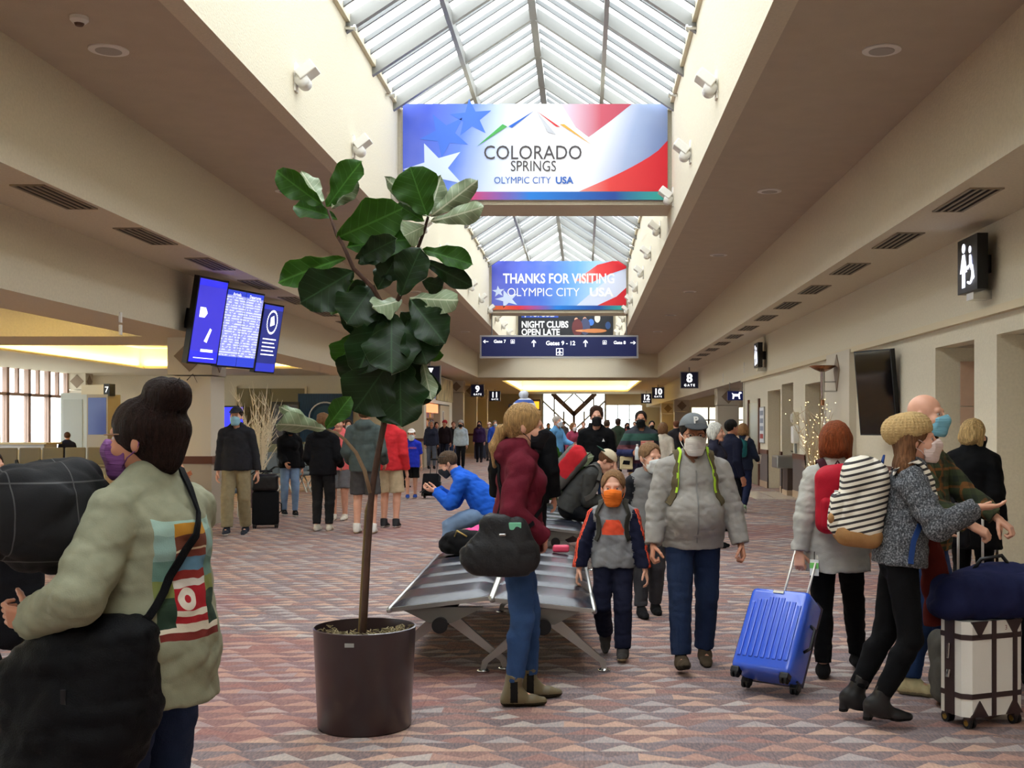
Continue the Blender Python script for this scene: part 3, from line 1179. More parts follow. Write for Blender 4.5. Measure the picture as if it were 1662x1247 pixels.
def make_body(B, root, skin, res, bare_arms=False, bare_legs=False):
    parts = []
    k = B.k
    base = B.torso(-0.012)
    L = [(p, 0.04) for p in base]
    for q in (1, -1):
        L += [(p, 0.02) for p in B.arm(q, 0.0 if bare_arms else -0.006)]
        L += [(p, 0.02) for p in B.leg(q, 0.0 if bare_legs else -0.010)]
        ft = B.fr(q)
        L.append((Cap(B.ank[q], B.ank[q] + ft @ V3(0, -0.13, -0.05) * k, 0.032 * k, 0.025 * k), 0.02))
    L.append((Cap(B.N - B.T2[:, 2] * 0.03 * k, B.hc - B.Hd[:, 2] * 0.03 * B.hs, 0.056 * k, 0.050 * B.hs), 0.03))
    F = Field(disp_slices(L), max(res * 1.7, 0.014 if (bare_arms or bare_legs) else 0.018))
    for p, kk in L: F.add(p, kk)
    parts.append(F.mesh())
    hp = head_prims(B)
    nk = Cap(B.N - B.T2[:, 2] * 0.02 * k, B.hl(0, 0.018, -0.05), 0.055 * k * (0.85 if B.sex == 'f' else 1.0), 0.048 * B.hs)
    F = Field(disp_slices(hp) + [nk], max(res * 0.5, 0.004))
    F.add(nk, 0.01)
    for p, kk in hp: F.add(p, kk * B.hs)
    for q in (1, -1):
        F.sub(Ell(B.hl(q * 0.032, -0.098, 0.006), np.array((0.017, 0.013, 0.0085)) * B.hs, B.Hd.T), 0.008)
    F.sub(Cap(B.hl(-0.018, -0.106, -0.064), B.hl(0.018, -0.106, -0.064), 0.004 * B.hs), 0.006)
    lipc = B.hl(0, -0.1, -0.064)
    v, f, m = F.mesh()
    c = v[f].mean(1)
    loc = (c - B.hc) @ B.Hd / B.hs
    m = np.where((np.abs(loc[:, 2] + 0.064) < 0.010) & (np.abs(loc[:, 0]) < 0.024) & (loc[:, 1] < -0.085), 3, 0)
    parts.append((v, f, m))
    for q in (1, -1):
        c = B.hl(q * 0.032, -0.0765, 0.006)
        parts.append(sphere_mesh(c, 0.0125 * B.hs, 1))
        parts.append(sphere_mesh(B.hl(q * 0.032, -0.0845, 0.0055), 0.0062 * B.hs, 2, 6))
    for q in (1, -1):
        hd = hand_prims(B, q, k * (0.95 if B.sex == 'f' else 1.04) * (1.08 if B.H < 1.45 else 1))
        F = Field(disp_slices(hd), max(min(res * 0.42, 0.0075), 0.0034), pad=0.03)
        for p, kk in hd: F.add(p, kk)
        parts.append(F.mesh())
    v, f, m = join_meshes(parts)
    return mesh_obj('body', v, f, [skin, EYEW, EYED, LIPS], root, True, m)


def make_shoe(B, q, root, kind, mats, res):
    k = B.k * (1.06 if B.H < 1.45 else 1.0)
    A, M = B.ank[q], B.fr(q)
    f = lambda x, y, z: A + M @ V3(x, y, z) * k
    hl = 0.0
    if kind == 'heel':
        hl = 0.05
    L = [(Cap(f(0, 0.035, -0.045 + hl), f(0, -0.02, -0.04 + hl * 0.6), 0.040 * k, 0.042 * k), 0.02), (Cap(f(0, -0.05, -0.045 + hl * 0.3), f(-0.004 * q, -0.115, -0.053), 0.044 * k, 0.042 * k, flat=(M[:, 2], 0.85)), 0.03),
         (Cap(f(-0.004 * q, -0.115, -0.055), f(-0.006 * q, -0.172, -0.058), 0.041 * k, 0.031 * k, flat=(M[:, 2], 0.8)), 0.02),
         (Cap(f(0, 0.005, 0.01), f(0, -0.035, -0.02), 0.042 * k, 0.045 * k), 0.03)]
    top = {'low': 0.015, 'boot': 0.10, 'heel': 0.14, 'mid': 0.05}[kind]
    if top > 0.03:
        sh = unit(B.knee[q] - A)
        L.append((Cap(f(0, 0.008, -0.01), A + sh * top * k, 0.046 * k, 0.055 * k, eb=True), 0.03))
    if kind == 'heel':
        L.append((Cap(f(0, 0.04, 0.0), f(0, 0.052, -0.085), 0.032 * k, 0.026 * k, eb=True), 0.01))
    F = Field(disp_slices(L), max(res * 0.7, 0.005), pad=0.03)
    for p, kk in L: F.add(p, kk)
    if kind == 'low':
        F.cut(f(0, 0.0, 0.022), M @ V3(0, 0.1, 1))
    F.cut(f(0, 0, -0.083), M @ V3(0, 0, -1))
    def mf(c, mi):
        h = ((c - A) @ M)[:, 2]
        y = ((c - A) @ M)[:, 1]
        out = np.where(h < -0.060 * k, 1, 0)
        if len(mats) > 2: out = np.where((h > -0.055 * k) & (np.abs(y + 0.005) < 0.022 * k) & (h < 0.07 * k), 2, out)
        return out
    return F.obj('shoe', mats, root, mf)


def face_mask(B, root, col, res, kind='surgical'):
    h = B.hs
    hp = head_prims(B)
    L = [Ell(B.hl(0, -0.036, -0.042), np.array((0.060, 0.062, 0.074)) * h + 0.009, B.Hd.T), Cap(B.hl(-0.02, -0.080, -0.095), B.hl(0.02, -0.080, -0.095), 0.021 * h + 0.008),
         Cap(B.hl(0, -0.092, 0.014), B.hl(0, -0.118, -0.028), 0.012 * h + 0.006, 0.017 * h + 0.006),
         Cap(B.hl(-0.042, -0.066, -0.03), B.hl(0.042, -0.066, -0.03), 0.027 * h + 0.008),
         Cap(B.hl(0, -0.106, -0.034), B.hl(0, -0.092, -0.092), 0.024 * h, 0.022 * h)]
    F = Field(L, max(res * 0.55, 0.0045), pad=0.04)
    for p in L: F.add(p, 0.04 * h)
    U = B.Hd
    F.cut(B.hl(0, -0.105, -0.003), U @ V3(0, 0.50, 1))
    F.cut(B.hl(0, -0.09, -0.122), U @ V3(0, 0.15, -1))
    F.cut(B.hl(0, -0.030, 0), U @ V3(0, 1, -0.12))
    for q in (1, -1):
        F.cut(B.hl(q * 0.064, 0, 0), U @ V3(q, 0, 0))
    m = mat('mask_%d_%d_%d' % col, col, 0.8, bump=0.5, bscale=1.0, stretch=(8, 8, 160), spec=0.2)
    o = F.obj('face_mask', m, root)
    if res < 0.02:
        for q in (1, -1):
            MB().tube([B.hl(q * 0.060, -0.045, -0.02), B.hl(q * 0.077, -0.02, -0.002), B.hl(q * 0.084, 0.018, 0.016), B.hl(q * 0.086, 0.026, -0.012), B.hl(q * 0.083, 0.018, -0.030), B.hl(q * 0.075, -0.02, -0.055), B.hl(q * 0.060, -0.045, -0.085)], 0.0022, 5).build('ear_loop', m, o, True)
    return o


def make_hair(B, root, style, col, res, thin=False):
    h = B.hs
    U = B.Hd
    m = hairmat(col)
    cr = Ell(B.hl(0, 0.016, 0.036), np.array((0.080, 0.100, 0.090)) * h + (0.003 if thin or style == 'crop' else 0.006 if style == 'short' else 0.011), U.T)
    L = [(cr, 0)]
    back = V3(0, 1, 0)
    a = lambda x, y, z: B.hl(x, y, z)
    if style in ('long', 'pony', 'bob', 'bun', 'mess'):
        L.append((Cap(a(0, 0.06, 0.02), a(0, 0.055, -0.045), (0.050 if style == 'pony' else 0.068) * h, (0.040 if style == 'pony' else 0.055) * h), 0.03))
    if style == 'long':
        dn = V3(0, 0, -1)
        for q in (1, 0, -1):
            p0 = a(q * 0.055, 0.045, 0.0)
            p1 = a(q * 0.07, 0.06, -0.13)
            p2 = p1 + V3(q * 0.02, 0.0, -0.20) * h
            L.append((Cap(p0, p1, 0.045 * h, 0.045 * h), 0.03))
            L.append((Cap(p1, p2, 0.045 * h, 0.028 * h), 0.03))
    if style == 'bob':
        for q in (1, -1):
            L.append((Cap(a(q * 0.062, 0.015, 0.02), a(q * 0.070, 0.02, -0.075), 0.040 * h, 0.030 * h), 0.03))
        L.append((Cap(a(-0.04, 0.07, -0.03), a(0.04, 0.07, -0.03), 0.05 * h), 0.03))
    if style == 'pony':
        L.append((Cap(a(0, 0.085, -0.01), a(0, 0.135, -0.035), 0.026 * h, 0.026 * h), 0.015))
        L.append((Cap(a(0, 0.135, -0.035), a(0.0, 0.158, -0.13), 0.032 * h, 0.030 * h), 0.02))
        L.append((Cap(a(0, 0.158, -0.13), a(0.01, 0.150, -0.24), 0.030 * h, 0.008 * h), 0.02))
    if style == 'bun':
        L.append((Ell(a(0.0, 0.075, 0.130), np.array((0.066, 0.072, 0.050)) * h, (U @ rot('X', -25)).T), 0.02))
        L.append((Ell(a(0.02, 0.105, 0.138), np.array((0.050, 0.055, 0.046)) * h, U.T), 0.015))
        L.append((Ell(a(-0.02, 0.045, 0.155), np.array((0.045, 0.045, 0.032)) * h, U.T), 0.015))
        L.append((Cap(a(0, 0.09, 0.02), a(0, 0.070, -0.070), 0.052 * h, 0.036 * h), 0.03))
    if style == 'mess':
        for i in range(7):
            t = i / 6 * math.pi
            L.append((Ell(a(0.05 * math.cos(t), -0.02 + 0.03 * (i % 2), 0.09 + 0.035 * math.sin(t)), np.array((0.035, 0.045, 0.03)) * h), 0.02))
    F = Field(disp_slices(L), max(res * 0.6, 0.0048), pad=0.04)
    for p, kk in L: F.add(p, kk)
    # face opening, ears, underside
    if style == 'crop':
        F.cut(a(0, -0.080, 0.055), U @ V3(0, -1, -0.5))
        F.cut(a(0, 0.02, -0.020), U @ V3(0, -0.25, -1))
    else:
        F.sub(Ell(a(0, -0.085, -0.030), np.array((0.069, 0.074, 0.126 if style in ('short', 'mess') else 0.114)) * h, U.T), 0.008)
        if style in ('short', 'mess'):
            F.cut(a(0, 0.03, -0.030), U @ V3(0, -0.75, -1))
            F.cut(a(0, 0.0, -0.062), U @ V3(0, 0, -1))
        else:
            F.sub(Cap(B.N, B.hl(0, -0.01, -0.07), 0.05 * h, 0.045 * h), 0.01)
    F.wrinkle((0.0025 if thin else 0.0060) * h, 70 / h, 3, (1, 1, 0.30))
    return F.obj('hair', m, root)


def cap_hat(B, root, col, res, brim=None, back=False, logo=None):
    h = B.hs
    U = B.Hd @ (rot('Z', 180) if back else np.eye(3))
    hl = lambda x, y, z: B.hc + U @ V3(x, y if not back else y - 0.0, z) * h
    m = cloth(col, 0.06)
    cr = Ell(B.hl(0, 0.012, 0.046), np.array((0.090, 0.110, 0.096)) * h, B.Hd.T)
    F = Field([cr], max(res * 0.6, 0.005), 0.05)
    F.add(cr, 0)
    F.cut(B.hl(0, 0, 0.056), B.Hd @ V3(0, -0.16, -1))
    o = F.obj('cap', m, root)
    br = Ell(hl(0, -0.115, 0.064), np.array((0.072, 0.085, 0.012)) * h, (U @ rot('X', 10)).T)
    F = Field([br], max(res * 0.5, 0.0045), 0.04)
    F.add(br, 0)
    F.sub(Ell(B.hl(0, 0.012, 0.046), np.array((0.082, 0.098, 0.088)) * h, B.Hd.T), 0.004)
    F.obj('brim', cloth(brim or col, 0.06), o)
    return o


def place(root, px, py, rz):
    root.location = (px, py, 0)
    root.rotation_euler = (0, 0, R(rz))


_pn = [0]


def person(label, xy, rz, H=1.75, g=1.0, sex='m', head=1.0, pose=None, skin='fair', res=0.012, hair=('short', (60, 42, 30)), mask=None,
           top=None, bottom=None, shoes=None, hat=None, z=0.0, belly=0.0, group=None, extra=None, hood=None, wr=1.0):
    """top: dict(name, mat, sleeve 0..1, hem, off, arm mat idx); bottom: dict(name, mat, end, off, flare); shoes: (kind, mats)"""
    _pn[0] += 1
    B = Body(H, g, sex, head, pose)
    root = empty('person', (xy[0], xy[1], z), R(rz), label, 'person', group)
    B.root = root
    k = B.k
    top = dict(top or {})
    bottom = dict(bottom or {})
    sl = top.get('sleeve', 1.0)
    make_body(B, root, SKIN[skin], res, sl < 0.9, bottom.get('end', 1) < 0.9)
    # lower garment
    o = bottom.get('off', 0.012)
    L = [(p, 0.03, 0) for p in B.torso(o * 0.4)[:2]]
    for q in (1, -1):
        L += [(p, 0.012, 0) for p in B.leg(q, o, bottom.get('end', 0.97), bottom.get('flare', 0.0))]
    F = Field([p for p, _, _ in L], res, 0.05)
    for p, kk, mi in L: F.add(p, kk, mi)
    F.cut(B.W - B.T[:, 2] * 0.03 * k, B.T[:, 2])
    F.wrinkle(bottom.get('wr', 0.006) * wr, 42, _pn[0], (1, 1, 1.6))
    F.obj(bottom.get('name', 'trousers'), bottom.get('mat'), root, bottom.get('matf') and (lambda c, mi: bottom['matf'](B, c, mi)))
    # shoes
    kind, sm = shoes
    for q in (1, -1):
        make_shoe(B, q, root, kind, sm, res)
    # upper garment
    o = top.get('off', 0.018)
    ts = B.torso(o, belly)
    L = [(p, 0.045, 0) for p in ts]
    hem = top.get('hem', -0.06)
    ax, upv = B.T[:, 1], B.T[:, 2]
    wid = max(0.160 * g, 0.088 * (0.6 + 0.4 * g) + 0.083 * (0.55 + 0.45 * g) + bottom.get('off', 0.012) - 0.004) * k + o * 0.5 + 0.004
    if top.get('skirt', True):
        L.append((Cap(B.P + upv * (hem - 0.02) * k, B.W, wid + top.get('flare', 0.0), wid - 0.01, flat=(ax, 0.76), ea=True), 0.04, 0))
    for q in (1, -1):
        L += [(p, 0.014, top.get('armi', 0)) for p in B.arm(q, o * 0.9 + 0.002, sl, top.get('cuff', 0.004))]
    nkr = 0.062 * k
    if top.get('collar', 0):
        L.append((Cap(B.N - B.T2[:, 2] * 0.03 * k, B.N + (B.hc - B.N) * top['collar'], nkr + 0.012, nkr + 0.008, eb=True), 0.02, 0))
    if hood:
        c = B.N + B.T2 @ V3(0, 0.085, -0.015) * k
        L.append((Ell(c, np.array((0.115, 0.065, 0.075)) * k, (B.T2 @ rot('X', 25)).T), 0.03, 0))
        for q in (1, -1):
            L.append((Cap(c + B.T2 @ V3(q * 0.08, -0.03, 0.02) * k, B.N + B.T2 @ V3(q * 0.035, -0.085, -0.03) * k, 0.036 * k, 0.022 * k), 0.03, 0))
    F = Field([p for p, _, _ in L], res, 0.05)
    for p, kk, mi in L: F.add(p, kk, mi)
    F.cut(B.P + upv * hem * k, -upv)
    F.sub(Cap(B.N - B.T2[:, 2] * top.get('vneck', 0.0) * k + B.T2 @ V3(0, -0.035, 0) * k, B.hc, 0.050 * k + 0.006, 0.060 * k + 0.01), 0.008)
    F.wrinkle(top.get('wr', 0.008) * wr, top.get('wf', 36), _pn[0] + 50, (1, 1, 1.5))
    mt = top['mat']
    B.F = F
    B.top = F.obj(top.get('name', 'jacket'), mt, root, top.get('matf') and (lambda c, mi: top['matf'](B, c, mi)))
    if hair:
        make_hair(B, root, hair[0], hair[1], res, bool(hat))
    if mask:
        face_mask(B, root, mask, res)
    if hat:
        if hat[0] == 'cap':
            B.hat = cap_hat(B, root, hat[1], res, *(hat[2:]))
        elif hat[0] == 'beanie':
            h = B.hs
            L = [(Ell(B.hl(0, 0.022, 0.055), np.array((0.097, 0.118, 0.098)) * h, (B.Hd @ rot('X', -15)).T), 0.0), (Ell(B.hl(0, 0.085, 0.055), np.array((0.080, 0.085, 0.078)) * h * hat[2], B.Hd.T), 0.03)]
            F = Field(disp_slices(L), max(res * 0.6, 0.0045), 0.04)
            for p, kk in L: F.add(p, kk)
            F.cut(B.hl(0, 0, 0.020), B.Hd @ V3(0, -0.30, -1))
            idx = np.nonzero(np.abs(F.D) < 0.03)
            P = (np.stack([F.ax[i][idx[i]] for i in range(3)], -1) - B.hc) @ B.Hd / h
            an = np.arctan2(P[:, 0], P[:, 1] - 0.03)
            F.D[idx] += 0.0020 * h * np.sin(an * 30) + 0.0015 * h * np.sin(P[:, 2] * 420)
            B.hat = F.obj('beanie', hat[1], root)
    return B


def surf(B, p, d, gap=0.006):
    """push a point outwards along d until it clears the upper garment"""
    p, d = np.asarray(p, float), unit(d)
    for _ in range(60):
        i = np.round((p - B.F.lo) / B.F.res).astype(int)
        if (i < 0).any() or (i >= B.F.n).any() or B.F.D[tuple(i)] > gap: break
        p = p + d * 0.006
    return p


def ribbon(pts, nrm, width, th=0.008):
    """flat band through pts; nrm gives the outward side at every point"""
    vs, fs = [], []
    n = len(pts)
    for i in range(n):
        t = unit(np.asarray(pts[min(i + 1, n - 1)]) - np.asarray(pts[max(i - 1, 0)]))
        o = unit(np.asarray(nrm[i]) - t * (np.asarray(nrm[i]) @ t))
        s_ = np.cross(t, o) * width / 2
        for a, b in ((-1, 0), (1, 0), (1, 1), (-1, 1)):
            vs.append(np.asarray(pts[i]) + s_ * a + o * th * b)
    for i in range(n - 1):
        for k in range(4):
            a, b = i * 4 + k, i * 4 + (k + 1) % 4
            fs.append((a, b, b + 4, a + 4))
    fs += [(3, 2, 1, 0), tuple(range((n - 1) * 4, n * 4))]
    return vs, fs


def smooth_path(pts, n=4):
    out = []
    P = [np.asarray(p, float) for p in pts]
    for i in range(len(P) - 1):
        p0, p1, p2, p3 = P[max(i - 1, 0)], P[i], P[i + 1], P[min(i + 2, len(P) - 1)]
        for k in range(n):
            t = k / n
            out.append(0.5 * (2 * p1 + (p2 - p0) * t + (2 * p0 - 5 * p1 + 4 * p2 - p3) * t * t + (3 * p1 - p0 - 3 * p2 + p3) * t ** 3))
    return out + [P[-1]]


def band(name, B, path, width, m, parent, origin, gap=0.004, th=0.007):
    """strap laid over the clothing of figure B along a path of torso-frame points"""
    ctr = lambda p: B.P + B.T2[:, 2] * ((np.asarray(p) - B.P) @ B.T2[:, 2])
    q, nn = [], []
    for p in smooth_path(path):
        d = np.asarray(p) - ctr(p)
        d = unit(d)
        if (np.asarray(p) - B.S) @ B.T2[:, 2] > -0.01: d = unit(d * 0.4 + B.T2[:, 2])
        q.append(surf(B, p, d, gap) - np.asarray(origin))
        nn.append(d)
    vs, fs = ribbon(q, nn, width, th)
    return smooth_by_angle(mesh_obj(name, vs, fs, m, parent), 60)


def backpack(B, mats, lab, size=(0.15, 0.10, 0.23), strap=None, res=0.010, drop=0.0, pocket=True, edge=None, wr=0.008, matf=None, off=0.0):
    """rucksack worn on the back, with shoulder straps"""
    k = B.k
    T = B.T2
    c = B.C + T @ V3(off, 0.115 * B.g + 0.02 + size[1], -0.03 - drop) * k
    o = c - T[:, 2] * size[2] * k
    r = world_thing('backpack', B, o, lab, 'backpack')
    Rm = T.T
    pr = [(RBox(c, np.array(size) * k, min(size[1] * 0.8, 0.075) * k, Rm), 0.0), (Ell(c + T @ V3(0, 0.01, size[2] * 0.75) * k, np.array((size[0] * 0.8, size[1] * 0.8, size[2] * 0.4)) * k, Rm), 0.04)]
    field_part('body', pr, mats[0], r, o, res, wr=(wr, 26), seed=len(lab), matf=matf)
    if pocket:
        pc = c + T @ V3(0, size[1] * 0.92, -size[2] * 0.36) * k
        field_part('pocket', [(RBox(pc, np.array((size[0] * 0.78, size[1] * 0.42, size[2] * 0.48)) * k, 0.035 * k, Rm), 0)], mats[1 % len(mats)], r, o, res, wr=(wr * 0.7, 30), seed=3, matf=matf)
    MB().tube([c - o + T @ V3(-0.03, -size[1] * 0.7, size[2]) * k, c - o + T @ V3(0, -size[1] * 0.75, size[2] + 0.05) * k, c - o + T @ V3(0.03, -size[1] * 0.7, size[2]) * k], 0.008 * k, 6).build('carry_loop', mats[-1], r, True)
    st = strap or mats[-1]
    for q in (1, -1):
        path = [B.S + T @ V3(q * 0.075, 0.10, 0.0) * k, B.S + T @ V3(q * 0.088, 0.03, 0.035) * k, B.S + T @ V3(q * 0.095, -0.045, 0.02) * k, B.S + T @ V3(q * 0.105, -0.09, -0.07) * k,
                B.C + T @ V3(q * 0.115, -0.10, -0.06) * k, B.C + T @ V3(q * 0.125, -0.085, -0.14) * k]
        s_ = band('shoulder_strap', B, path, 0.055 * k, st, r, o)
        if edge: band('strap_edge', B, [p + T @ V3(-q * 0.024, 0, 0) * k for p in path[1:5]], 0.018 * k, edge, s_, o, 0.011, 0.005)
    return r


def world_thing(name, B, origin, label, cat, group=None):
    """an Empty for something carried by figure B: placed at a point of the figure's own frame, same heading"""
    M = Matrix.Translation(B.root.location) @ Matrix.Rotation(B.root.rotation_euler[2], 4, 'Z')
    e = empty(name, M @ Vector(origin), B.root.rotation_euler[2], label, cat, group)
    return e


def field_part(name, prims, m, parent, origin=(0, 0, 0), res=0.01, cuts=(), subs=(), wr=(0, 30), seed=1, matf=None):
    """prims: list of (primitive, k[, material index]) in figure space, stored relative to origin"""
    prims = [(p if len(p) == 3 else (*p, 0)) for p in prims]
    F = Field([p[0] for p in prims], res, 0.05)
    for p, kk, mi in prims: F.add(p, kk, mi)
    for p, kk in subs: F.sub(p, kk)
    for pt, n in cuts: F.cut(pt, n)
    if wr[0]: F.wrinkle(wr[0], wr[1], seed)
    v, f, mi = F.mesh()
    if matf is not None and len(f): mi = matf(v[f].mean(1), mi)
    return mesh_obj(name, v - np.asarray(origin), f, m, parent, True, np.asarray(mi))
# ------------------------------------------------------------------ banners
def banner_mat(name, cool, y0):
    """printed sheet: blue on the left to white in the middle to red-blue on the right"""
    t = NT(name, 0.5)
    (x, y, z), co = t.coord()
    u = t.m2('ADD', t.m2('DIVIDE', x, 4.55), 0.5)
    v = t.m2('DIVIDE', z, 1.65)
    a = t.m2('ADD', u, t.m2('MULTIPLY', v, -0.10))
    if cool:
        c = t.ramp(a, [(0.0, (44, 62, 196)), (0.35, (36, 96, 206)), (0.55, (76, 150, 222)), (0.72, (160, 200, 236)), (0.95, (196, 208, 236))])
    else:
        c = t.ramp(a, [(0.0, (34, 72, 206)), (0.16, (60, 112, 220)), (0.30, (196, 210, 240)), (0.42, (240, 240, 242)), (0.66, (236, 236, 242)), (0.80, (150, 168, 206)), (0.95, (86, 112, 170))])
    n = t.n('ShaderNodeTexNoise', co)
    n.inputs['Scale'].default_value = 1.3
    c = t.mix(t.m2('MULTIPLY', n.outputs[0], 0.18), c, (245, 246, 250))
    return t.base(c)


def grad_mat(name, stops, w):
    t = NT(name, 0.5)
    (x, y, z), co = t.coord()
    return t.base(t.ramp(t.m2('ADD', t.m2('DIVIDE', x, w), 0.5), stops))


def flat_shape(name, pts, y, m, parent):
    return MB().prism(pts, y, y + 0.004).build(name, m, parent)


STRIP = grad_mat('banner_strip_print', [(0.0, (226, 112, 52)), (0.2, (214, 50, 58)), (0.38, (120, 90, 170)), (0.48, (30, 120, 206)), (0.8, (34, 70, 150)), (1.0, (60, 180, 160))], 4.55)
STARP = mat('pale_star_print', (206, 220, 246), 0.5)
STARB = mat('faint_star_print', (66, 112, 216), 0.5)
REDP = grad_mat('red_sweep_print', [(0.6, (228, 170, 160)), (0.78, (218, 64, 62)), (1.0, (206, 30, 46))], 4.55)
REDQ = grad_mat('faded_red_print', [(0.62, (212, 190, 206)), (0.75, (190, 84, 100)), (1.0, (170, 60, 84))], 4.55)


def star(cx, cz, r, tilt, sx=1.0):
    pts = []
    for i in range(10):
        a = math.pi / 2 + tilt + i * math.pi / 5
        rr = r if i % 2 == 0 else r * 0.40
        pts.append((cx + sx * rr * math.cos(a), cz + rr * math.sin(a)))
    return pts


BW, BH = 2.275, 1.65
b1 = empty('banner', (-0.83, 20.12, 5.47), 0, 'wide printed welcome banner with mountain logo on the skylight crossbeam', 'banner')
box('board', (-BW, 0, 0), (BW, 0.05, BH), banner_mat('welcome_banner_print', False, 0), b1)
flat_shape('colour_strip', [(-BW, 0.0), (BW, 0.0), (BW, 0.14), (-BW, 0.14)], -0.005, STRIP, b1)
flat_shape('star_print', star(-1.72, 0.54, 0.46, 0.35, 1.2), -0.005, STARP, b1)
flat_shape('star_print', star(-1.55, 1.12, 0.40, 0.5, 1.1), -0.004, STARB, b1)
flat_shape('star_print', star(-1.1, 1.40, 0.34, 0.1, 1.1), -0.004, STARB, b1)
cur = [(0.75, 0.145), (BW, 0.145), (BW, 1.02)] + [(BW - (BW - 0.75) * (i / 10), 1.02 - 0.875 * (i / 10) ** 0.72) for i in range(1, 10)]
flat_shape('red_sweep', cur, -0.006, REDP, b1)
flat_shape('red_sweep', [(0.45, 1.649), (1.66, 1.649), (1.30, 1.36), (0.92, 1.08), (0.70, 1.25)], -0.004, REDQ, b1)
for nm, c, pts in (('green', (70, 160, 76), [(-1.0, 0.92), (-0.56, 1.30), (-0.48, 1.26)]), ('blue', (32, 92, 190), [(-0.46, 1.26), (-0.40, 1.24), (-0.02, 1.53)]),
                   ('grey', (186, 188, 194), [(0.02, 1.53), (0.22, 1.16), (0.36, 1.12)]), ('red', (206, 36, 44), [(0.02, 1.53), (0.36, 1.26), (0.43, 1.25)]),
                   ('amber', (228, 160, 60), [(0.42, 1.30), (0.50, 1.30), (0.98, 0.94)])):
    flat_shape('mountain_stroke', pts, -0.012, mat('logo_' + nm, c, 0.5), b1)
DKTXT = mat('dark_grey_print', (64, 58, 60), 0.5)
BLTXT = mat('blue_print', (44, 96, 180), 0.5)
text('lettering', 'COLORADO', (-0.04, -0.012, 0.80), 0.34, DKTXT, b1, xs=0.88)
text('lettering', 'SPRINGS', (-0.03, -0.012, 0.57), 0.26, DKTXT, b1, xs=0.80)
text('lettering', 'OLYMPIC CITY', (-0.22, -0.012, 0.33), 0.165, BLTXT, b1, xs=0.90)
text('lettering', 'USA', (0.50, -0.012, 0.33), 0.165, BLTXT, b1, xs=1.0, bold=0.03)

b2 = empty('banner', (-0.83, 39.62, 5.50), 0, 'printed farewell banner with red sweep on the far skylight crossbeam', 'banner')
box('board', (-BW, 0, 0), (BW, 0.05, BH), banner_mat('farewell_banner_print', True, 0), b2)
flat_shape('colour_strip', [(-BW, 0.0), (BW, 0.0), (BW, 0.14), (-BW, 0.14)], -0.005, STRIP, b2)
flat_shape('star_print', star(-1.75, 0.36, 0.32, 0.3, 1.3), -0.005, STARP, b2)
flat_shape('star_print', star(-2.05, 0.62, 0.2, 0.1, 1.1), -0.005, STARP, b2)
flat_shape('red_sweep', [(1.3, 0.145), (BW, 0.145), (BW, 0.75), (1.95, 0.45)], -0.005, REDP, b2)
flat_shape('red_sweep', [(0.55, 0.98), (1.3, 1.52), (1.8, 1.649), (BW, 1.649), (BW, 1.40), (1.7, 1.2), (1.1, 0.92)], -0.005, REDP, b2)
flat_shape('white_sweep', [(0.6, 0.145), (1.3, 0.145), (1.95, 0.45), (BW, 0.75), (BW, 1.40), (1.9, 1.2), (1.3, 0.75)], -0.004, mat('white_sweep_print', (206, 214, 236), 0.5), b2)
text('lettering', 'THANKS FOR VISITING', (0.0, -0.012, 1.04), 0.46, LETTERD, b2, xs=0.80, bold=0.022)
text('lettering', 'OLYMPIC CITY', (-0.53, -0.012, 0.58), 0.40, LETTERD, b2, xs=0.93)
text('lettering', 'USA', (1.43, -0.012, 0.58), 0.40, LETTERD, b2, xs=1.08, bold=0.035)

b3 = empty('banner', (-0.84, 55.40, 5.06), 0, 'black advertising banner for night clubs on the end wall of the skylight', 'banner')
box('board', (-2.25, 0, 0.62), (2.25, 0.05, 1.95), mat('black_banner_print', (24, 24, 30), 0.5), b3)
box('logo_panel', (-2.1, -0.02, 1.62), (-0.35, 0.0, 1.93), mat('royal_blue_print', (24, 66, 168), 0.5), b3)
text('lettering', 'TOPGOLF', (-1.1, -0.03, 1.76), 0.30, LETTERD, b3, bold=0.02, xs=0.95)
flat_shape('shield_mark', [(-2.02, 1.86), (-1.92, 1.62), (-1.80, 1.86), (-1.91, 1.78)], -0.03, LETTERD, b3)
text('lettering', 'NIGHT CLUBS', (-2.1, -0.01, 1.28), 0.42, LETTERD, b3, 'LEFT', bold=0.03, xs=0.84)
text('lettering', 'OPEN LATE', (-2.1, -0.01, 0.92), 0.42, LETTERD, b3, 'LEFT', bold=0.03, xs=0.84)
for (x, z, w, h, c) in ((0.55, 1.15, 0.26, 0.42, (92, 38, 40)), (0.92, 1.2, 0.24, 0.40, (60, 66, 96)), (1.35, 1.0, 0.6, 0.10, (190, 120, 70)), (0.5, 1.52, 0.09, 0.10, (214, 160, 128)),
                        (0.9, 1.55, 0.09, 0.10, (206, 150, 116)), (1.5, 1.6, 0.14, 0.22, (200, 196, 186)), (1.2, 1.4, 0.14, 0.16, (60, 110, 190)), (2.0, 1.25, 0.13, 0.18, (38, 70, 120)), (0.95, 1.0, 0.5, 0.06, (206, 140, 96))):
    pts = [(x + w * math.cos(a * math.pi / 6), z + h * math.sin(a * math.pi / 6)) for a in range(12)]
    flat_shape('photo_print', pts, -0.006 - 0.004 * w, mat('print_%d_%d_%d' % c, c, 0.5), b3)

